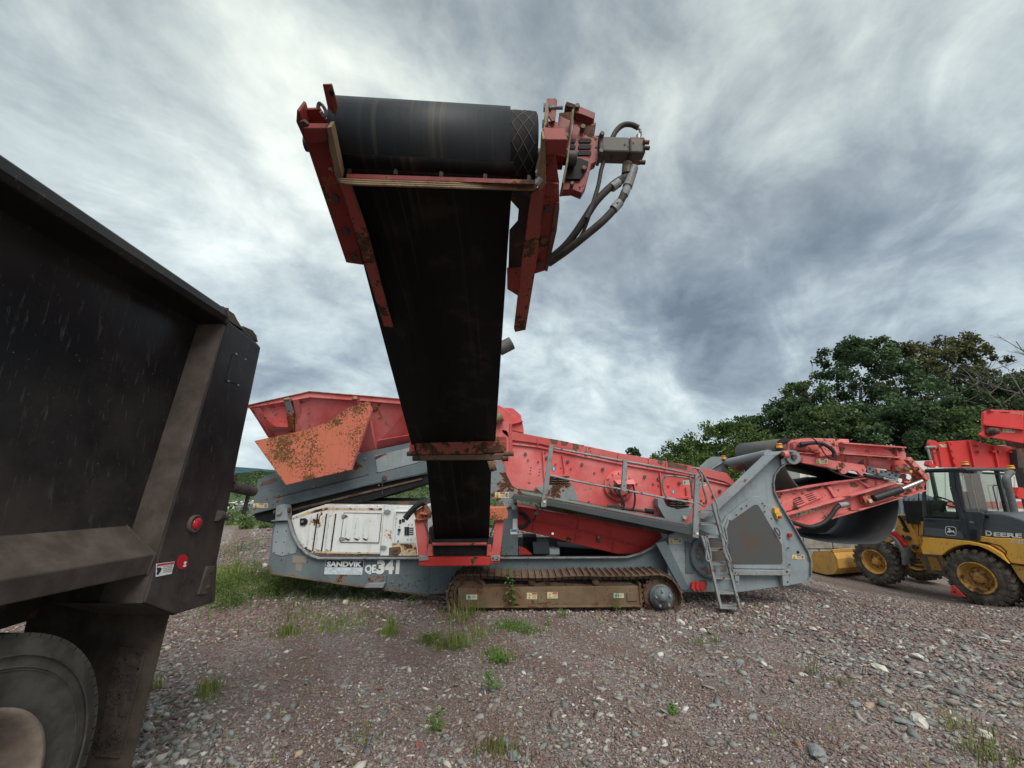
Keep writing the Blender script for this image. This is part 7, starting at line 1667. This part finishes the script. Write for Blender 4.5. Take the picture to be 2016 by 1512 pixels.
PATCH = [(470, 1140, .55, 480, .30, 0), (500, 1165, .5, 260, .22, 0), (455, 1130, .3, 240, .34, 0), (560, 1160, .4, 200, .18, 0), (620, 1170, .4, 200, .14, 0), (700, 1185, .35, 160, .16, 0), (765, 1250, .10, 130, .16, 0), (770, 1236, .06, 60, .2, 0),
         (845, 1265, .16, 130, .12, 0), (905, 1225, .22, 120, .24, 0), (920, 1212, .22, 70, .34, 0), (900, 1265, .28, 150, .15, 0), (935, 1250, .2, 70, .16, 0), (880, 1275, .2, 170, .16, 0), (1010, 1235, .22, 220, .10, 0), (1040, 1245, .16, 120, .08, 0),
         (985, 1300, .15, 140, .07, 0), (975, 1290, .15, 90, .08, 0), (620, 1240, .5, 260, .12, 0), (660, 1230, .4, 240, .10, 0), (590, 1215, .3, 160, .14, 0), (565, 1250, .12, 150, .18, 0), (720, 1215, .3, 90, .1, 0), (410, 1365, .10, 110, .16, 0), (400, 1380, .14, 60, .1, 0), (455, 1195, .3, 80, .08, 0), (300, 1360, .06, 50, .18, 0),
         (1325, 1405, .04, 60, .04, 0), (850, 1440, .08, 24, .12, 0), (975, 1480, .10, 60, .10, 0), (720, 1450, .12, 26, .10, 0), (1000, 1490, .14, 40, .12, 0), (1410, 1265, .06, 24, .16, 0), (1380, 1270, .1, 34, .1, 0), (1950, 1495, .16, 90, .12, 0), (1900, 1440, .12, 40, .16, 0), (1640, 1345, .15, 40, .08, 0), (1600, 1330, .05, 16, .16, 0),
         (1640, 1150, .4, 60, .10, 0), (1490, 1195, .05, 50, .06, 0), (780, 1180, .1, 36, .2, 0), (1180, 1225, .2, 30, .08, 0), (1110, 1215, .08, 40, .12, 0), (480, 1040, 1.4, 500, .25, 0), (460, 1090, .5, 200, .3, 0), (1700, 1140, .25, 40, .12, 0), (540, 1175, 1.2, 420, .16, 0), (430, 1250, .5, 70, .08, 0), (1790, 1165, .25, 20, .1, 0)]
pos = []; hs = []
for px, py, r, n, h, _ in PATCH:
    g = G(px, py); q = rng.normal(0, r * .55, (n, 2)) + np.array([g.x, g.y]); pos.append(q); hs.append(rng.uniform(.35, 1, n) * h)
pos = np.concatenate(pos); hs = np.concatenate(hs); kmask = rng.random(len(pos)) < .80
blades(pos[kmask], hs[kmask], rng.uniform(.0022, .005, kmask.sum()), .55, 'grass_blade', 'grass', 'green grass tufts growing through the gravel')
blades(pos[~kmask], hs[~kmask] * 1.25, rng.uniform(.0015, .003, (~kmask).sum()), .8, 'grass_dry', 'grass', 'dry straw-coloured blades among the grass')
sp_ = polar(900, 2.4, 9, -45, 50); blades(sp_, rng.uniform(.02, .07, len(sp_)), rng.uniform(.002, .004, len(sp_)), .7, 'grass_blade', 'grass', 'sparse single blades scattered over the yard')
# creeping leafy ground cover
lc = []
for px, py, r, n in ((1000, 1235, .20, 380), (1035, 1245, .18, 260), (985, 1305, .10, 260), (975, 1290, .12, 160), (850, 1262, .14, 240), (900, 1275, .2, 260), (470, 1150, .5, 900), (1180, 1128, .3, 0), (640, 1180, .6, 500), (500, 1165, .6, 700), (1325, 1405, .03, 60), (700, 1240, .5, 200)):
    g = G(px, py); q = rng.normal(0, r * .5, (n, 2)) + np.array([g.x, g.y]); lc.append(np.column_stack([q, [gz(a, b) for a, b in q] + rng.uniform(.005, .07, n)]))
lc = np.concatenate(lc); v, f = quads(lc, rng.uniform(.006, .016, len(lc)), .6, 1.5); o = np_obj('ground_cover', v, f, 'weed_leaf'); o['kind'] = 'stuff'; o['label'] = 'creeping green weeds in the gravel'; o['category'] = 'weeds'
def weed(px, py, h, nl, ls, label, droop=.3, seed=0, mat='weed_leaf'):
    p = G(px, py); r_ = random.Random(seed); w = empty('weed', p, label, 'weed', 'weeds on the gravel')
    m = MB(); st_ = [p + Vector((r_.uniform(-.02, .02) * k, r_.uniform(-.02, .02) * k, h * k / 4)) for k in range(5)]
    m.tube(st_, lambda q: .006 * (1 - .6 * q) + .001, 'weed_leaf', 5); m.build('stem', w)
    lf = MB()
    for k in range(nl):
        t = .15 + .85 * k / max(1, nl - 1); b = p.lerp(st_[-1], t); a = k * 2.4 + r_.uniform(-.3, .3); d = Vector((math.cos(a), math.sin(a), r_.uniform(.1, .6))).normalized(); L = ls * r_.uniform(.7, 1.1) * (1.15 - .5 * t)
        s = d.cross(Vector((0, 0, 1))).normalized() * L * .20; e = b + d * L + Vector((0, 0, -droop * L)); mid = b + d * L * .5
        lf.add([b, mid + s, e, mid - s, mid + Vector((0, 0, -.004))], [[0, 4, 1], [1, 4, 2], [2, 4, 3], [3, 4, 0]], mat)
    lf.build('leaves', w)
for a in ((1008, 1205, .62, 22, .13, 'tall leafy weed standing against the middle of the track frame', .35, 1),
          (1216, 1212, .36, 14, .09, 'thin leafy weed against the right part of the track frame', .3, 2),
          (968, 1362, .16, 14, .11, 'broad-leaved green weed alone on the gravel, centre', .3, 3),
          (856, 1445, .17, 12, .07, 'small upright serrated weed near the bottom centre', .2, 4),
          (803, 1198, .16, 12, .07, 'small bright weed under the chassis left of the track', .2, 5),
          (1080, 1232, .14, 8, .06, 'short weed in front of the track rollers', .2, 6),
          (1112, 1218, .16, 8, .06, 'little weed by the third track roller', .2, 7),
          (500, 1120, .55, 40, .07, 'bushy flowering weed between the truck and the machine', .2, 8),
          (462, 1150, .42, 34, .07, 'bushy low weed nearest the truck tailgate', .2, 9),
          (537, 1120, .45, 30, .06, 'bushy weed against the grey rear frame', .2, 10),
          (1325, 1412, .06, 10, .04, 'tiny green seedling right of centre', .1, 11)): weed(*a)
sk = MB()
for px, py, h in ((595, 1335, .28), (612, 1368, .3), (640, 1340, .22), (720, 1470, .22), (716, 1480, .26), (975, 1500, .3), (965, 1505, .24), (1030, 1490, .18), (1380, 1285, .2), (1593, 1365, .28), (1590, 1370, .22), (1310, 1270, .2), (870, 1300, .4), (885, 1290, .45), (1230, 1260, .2), (940, 1290, .3)):
    p = G(px, py); a = random.uniform(0, 6.28); sk.tube([p, p + Vector((math.cos(a) * .03, math.sin(a) * .03, h * .5)), p + Vector((math.cos(a) * .10, math.sin(a) * .06, h))], .0022, 'dead_stalk', 4)
    for k in range(3): q = p + Vector((math.cos(a) * .05, math.sin(a) * .04, h * (.5 + .15 * k))); sk.tube([q, q + Vector((random.uniform(-.05, .05), random.uniform(-.05, .05), .06))], .0014, 'dead_stalk', 3)
o = sk.build('dead_stalks'); o['kind'] = 'stuff'; o['label'] = 'thin brown dead stalks standing in the gravel'; o['category'] = 'stalks'

scene.render.resolution_x = 1024; scene.render.resolution_y = 768
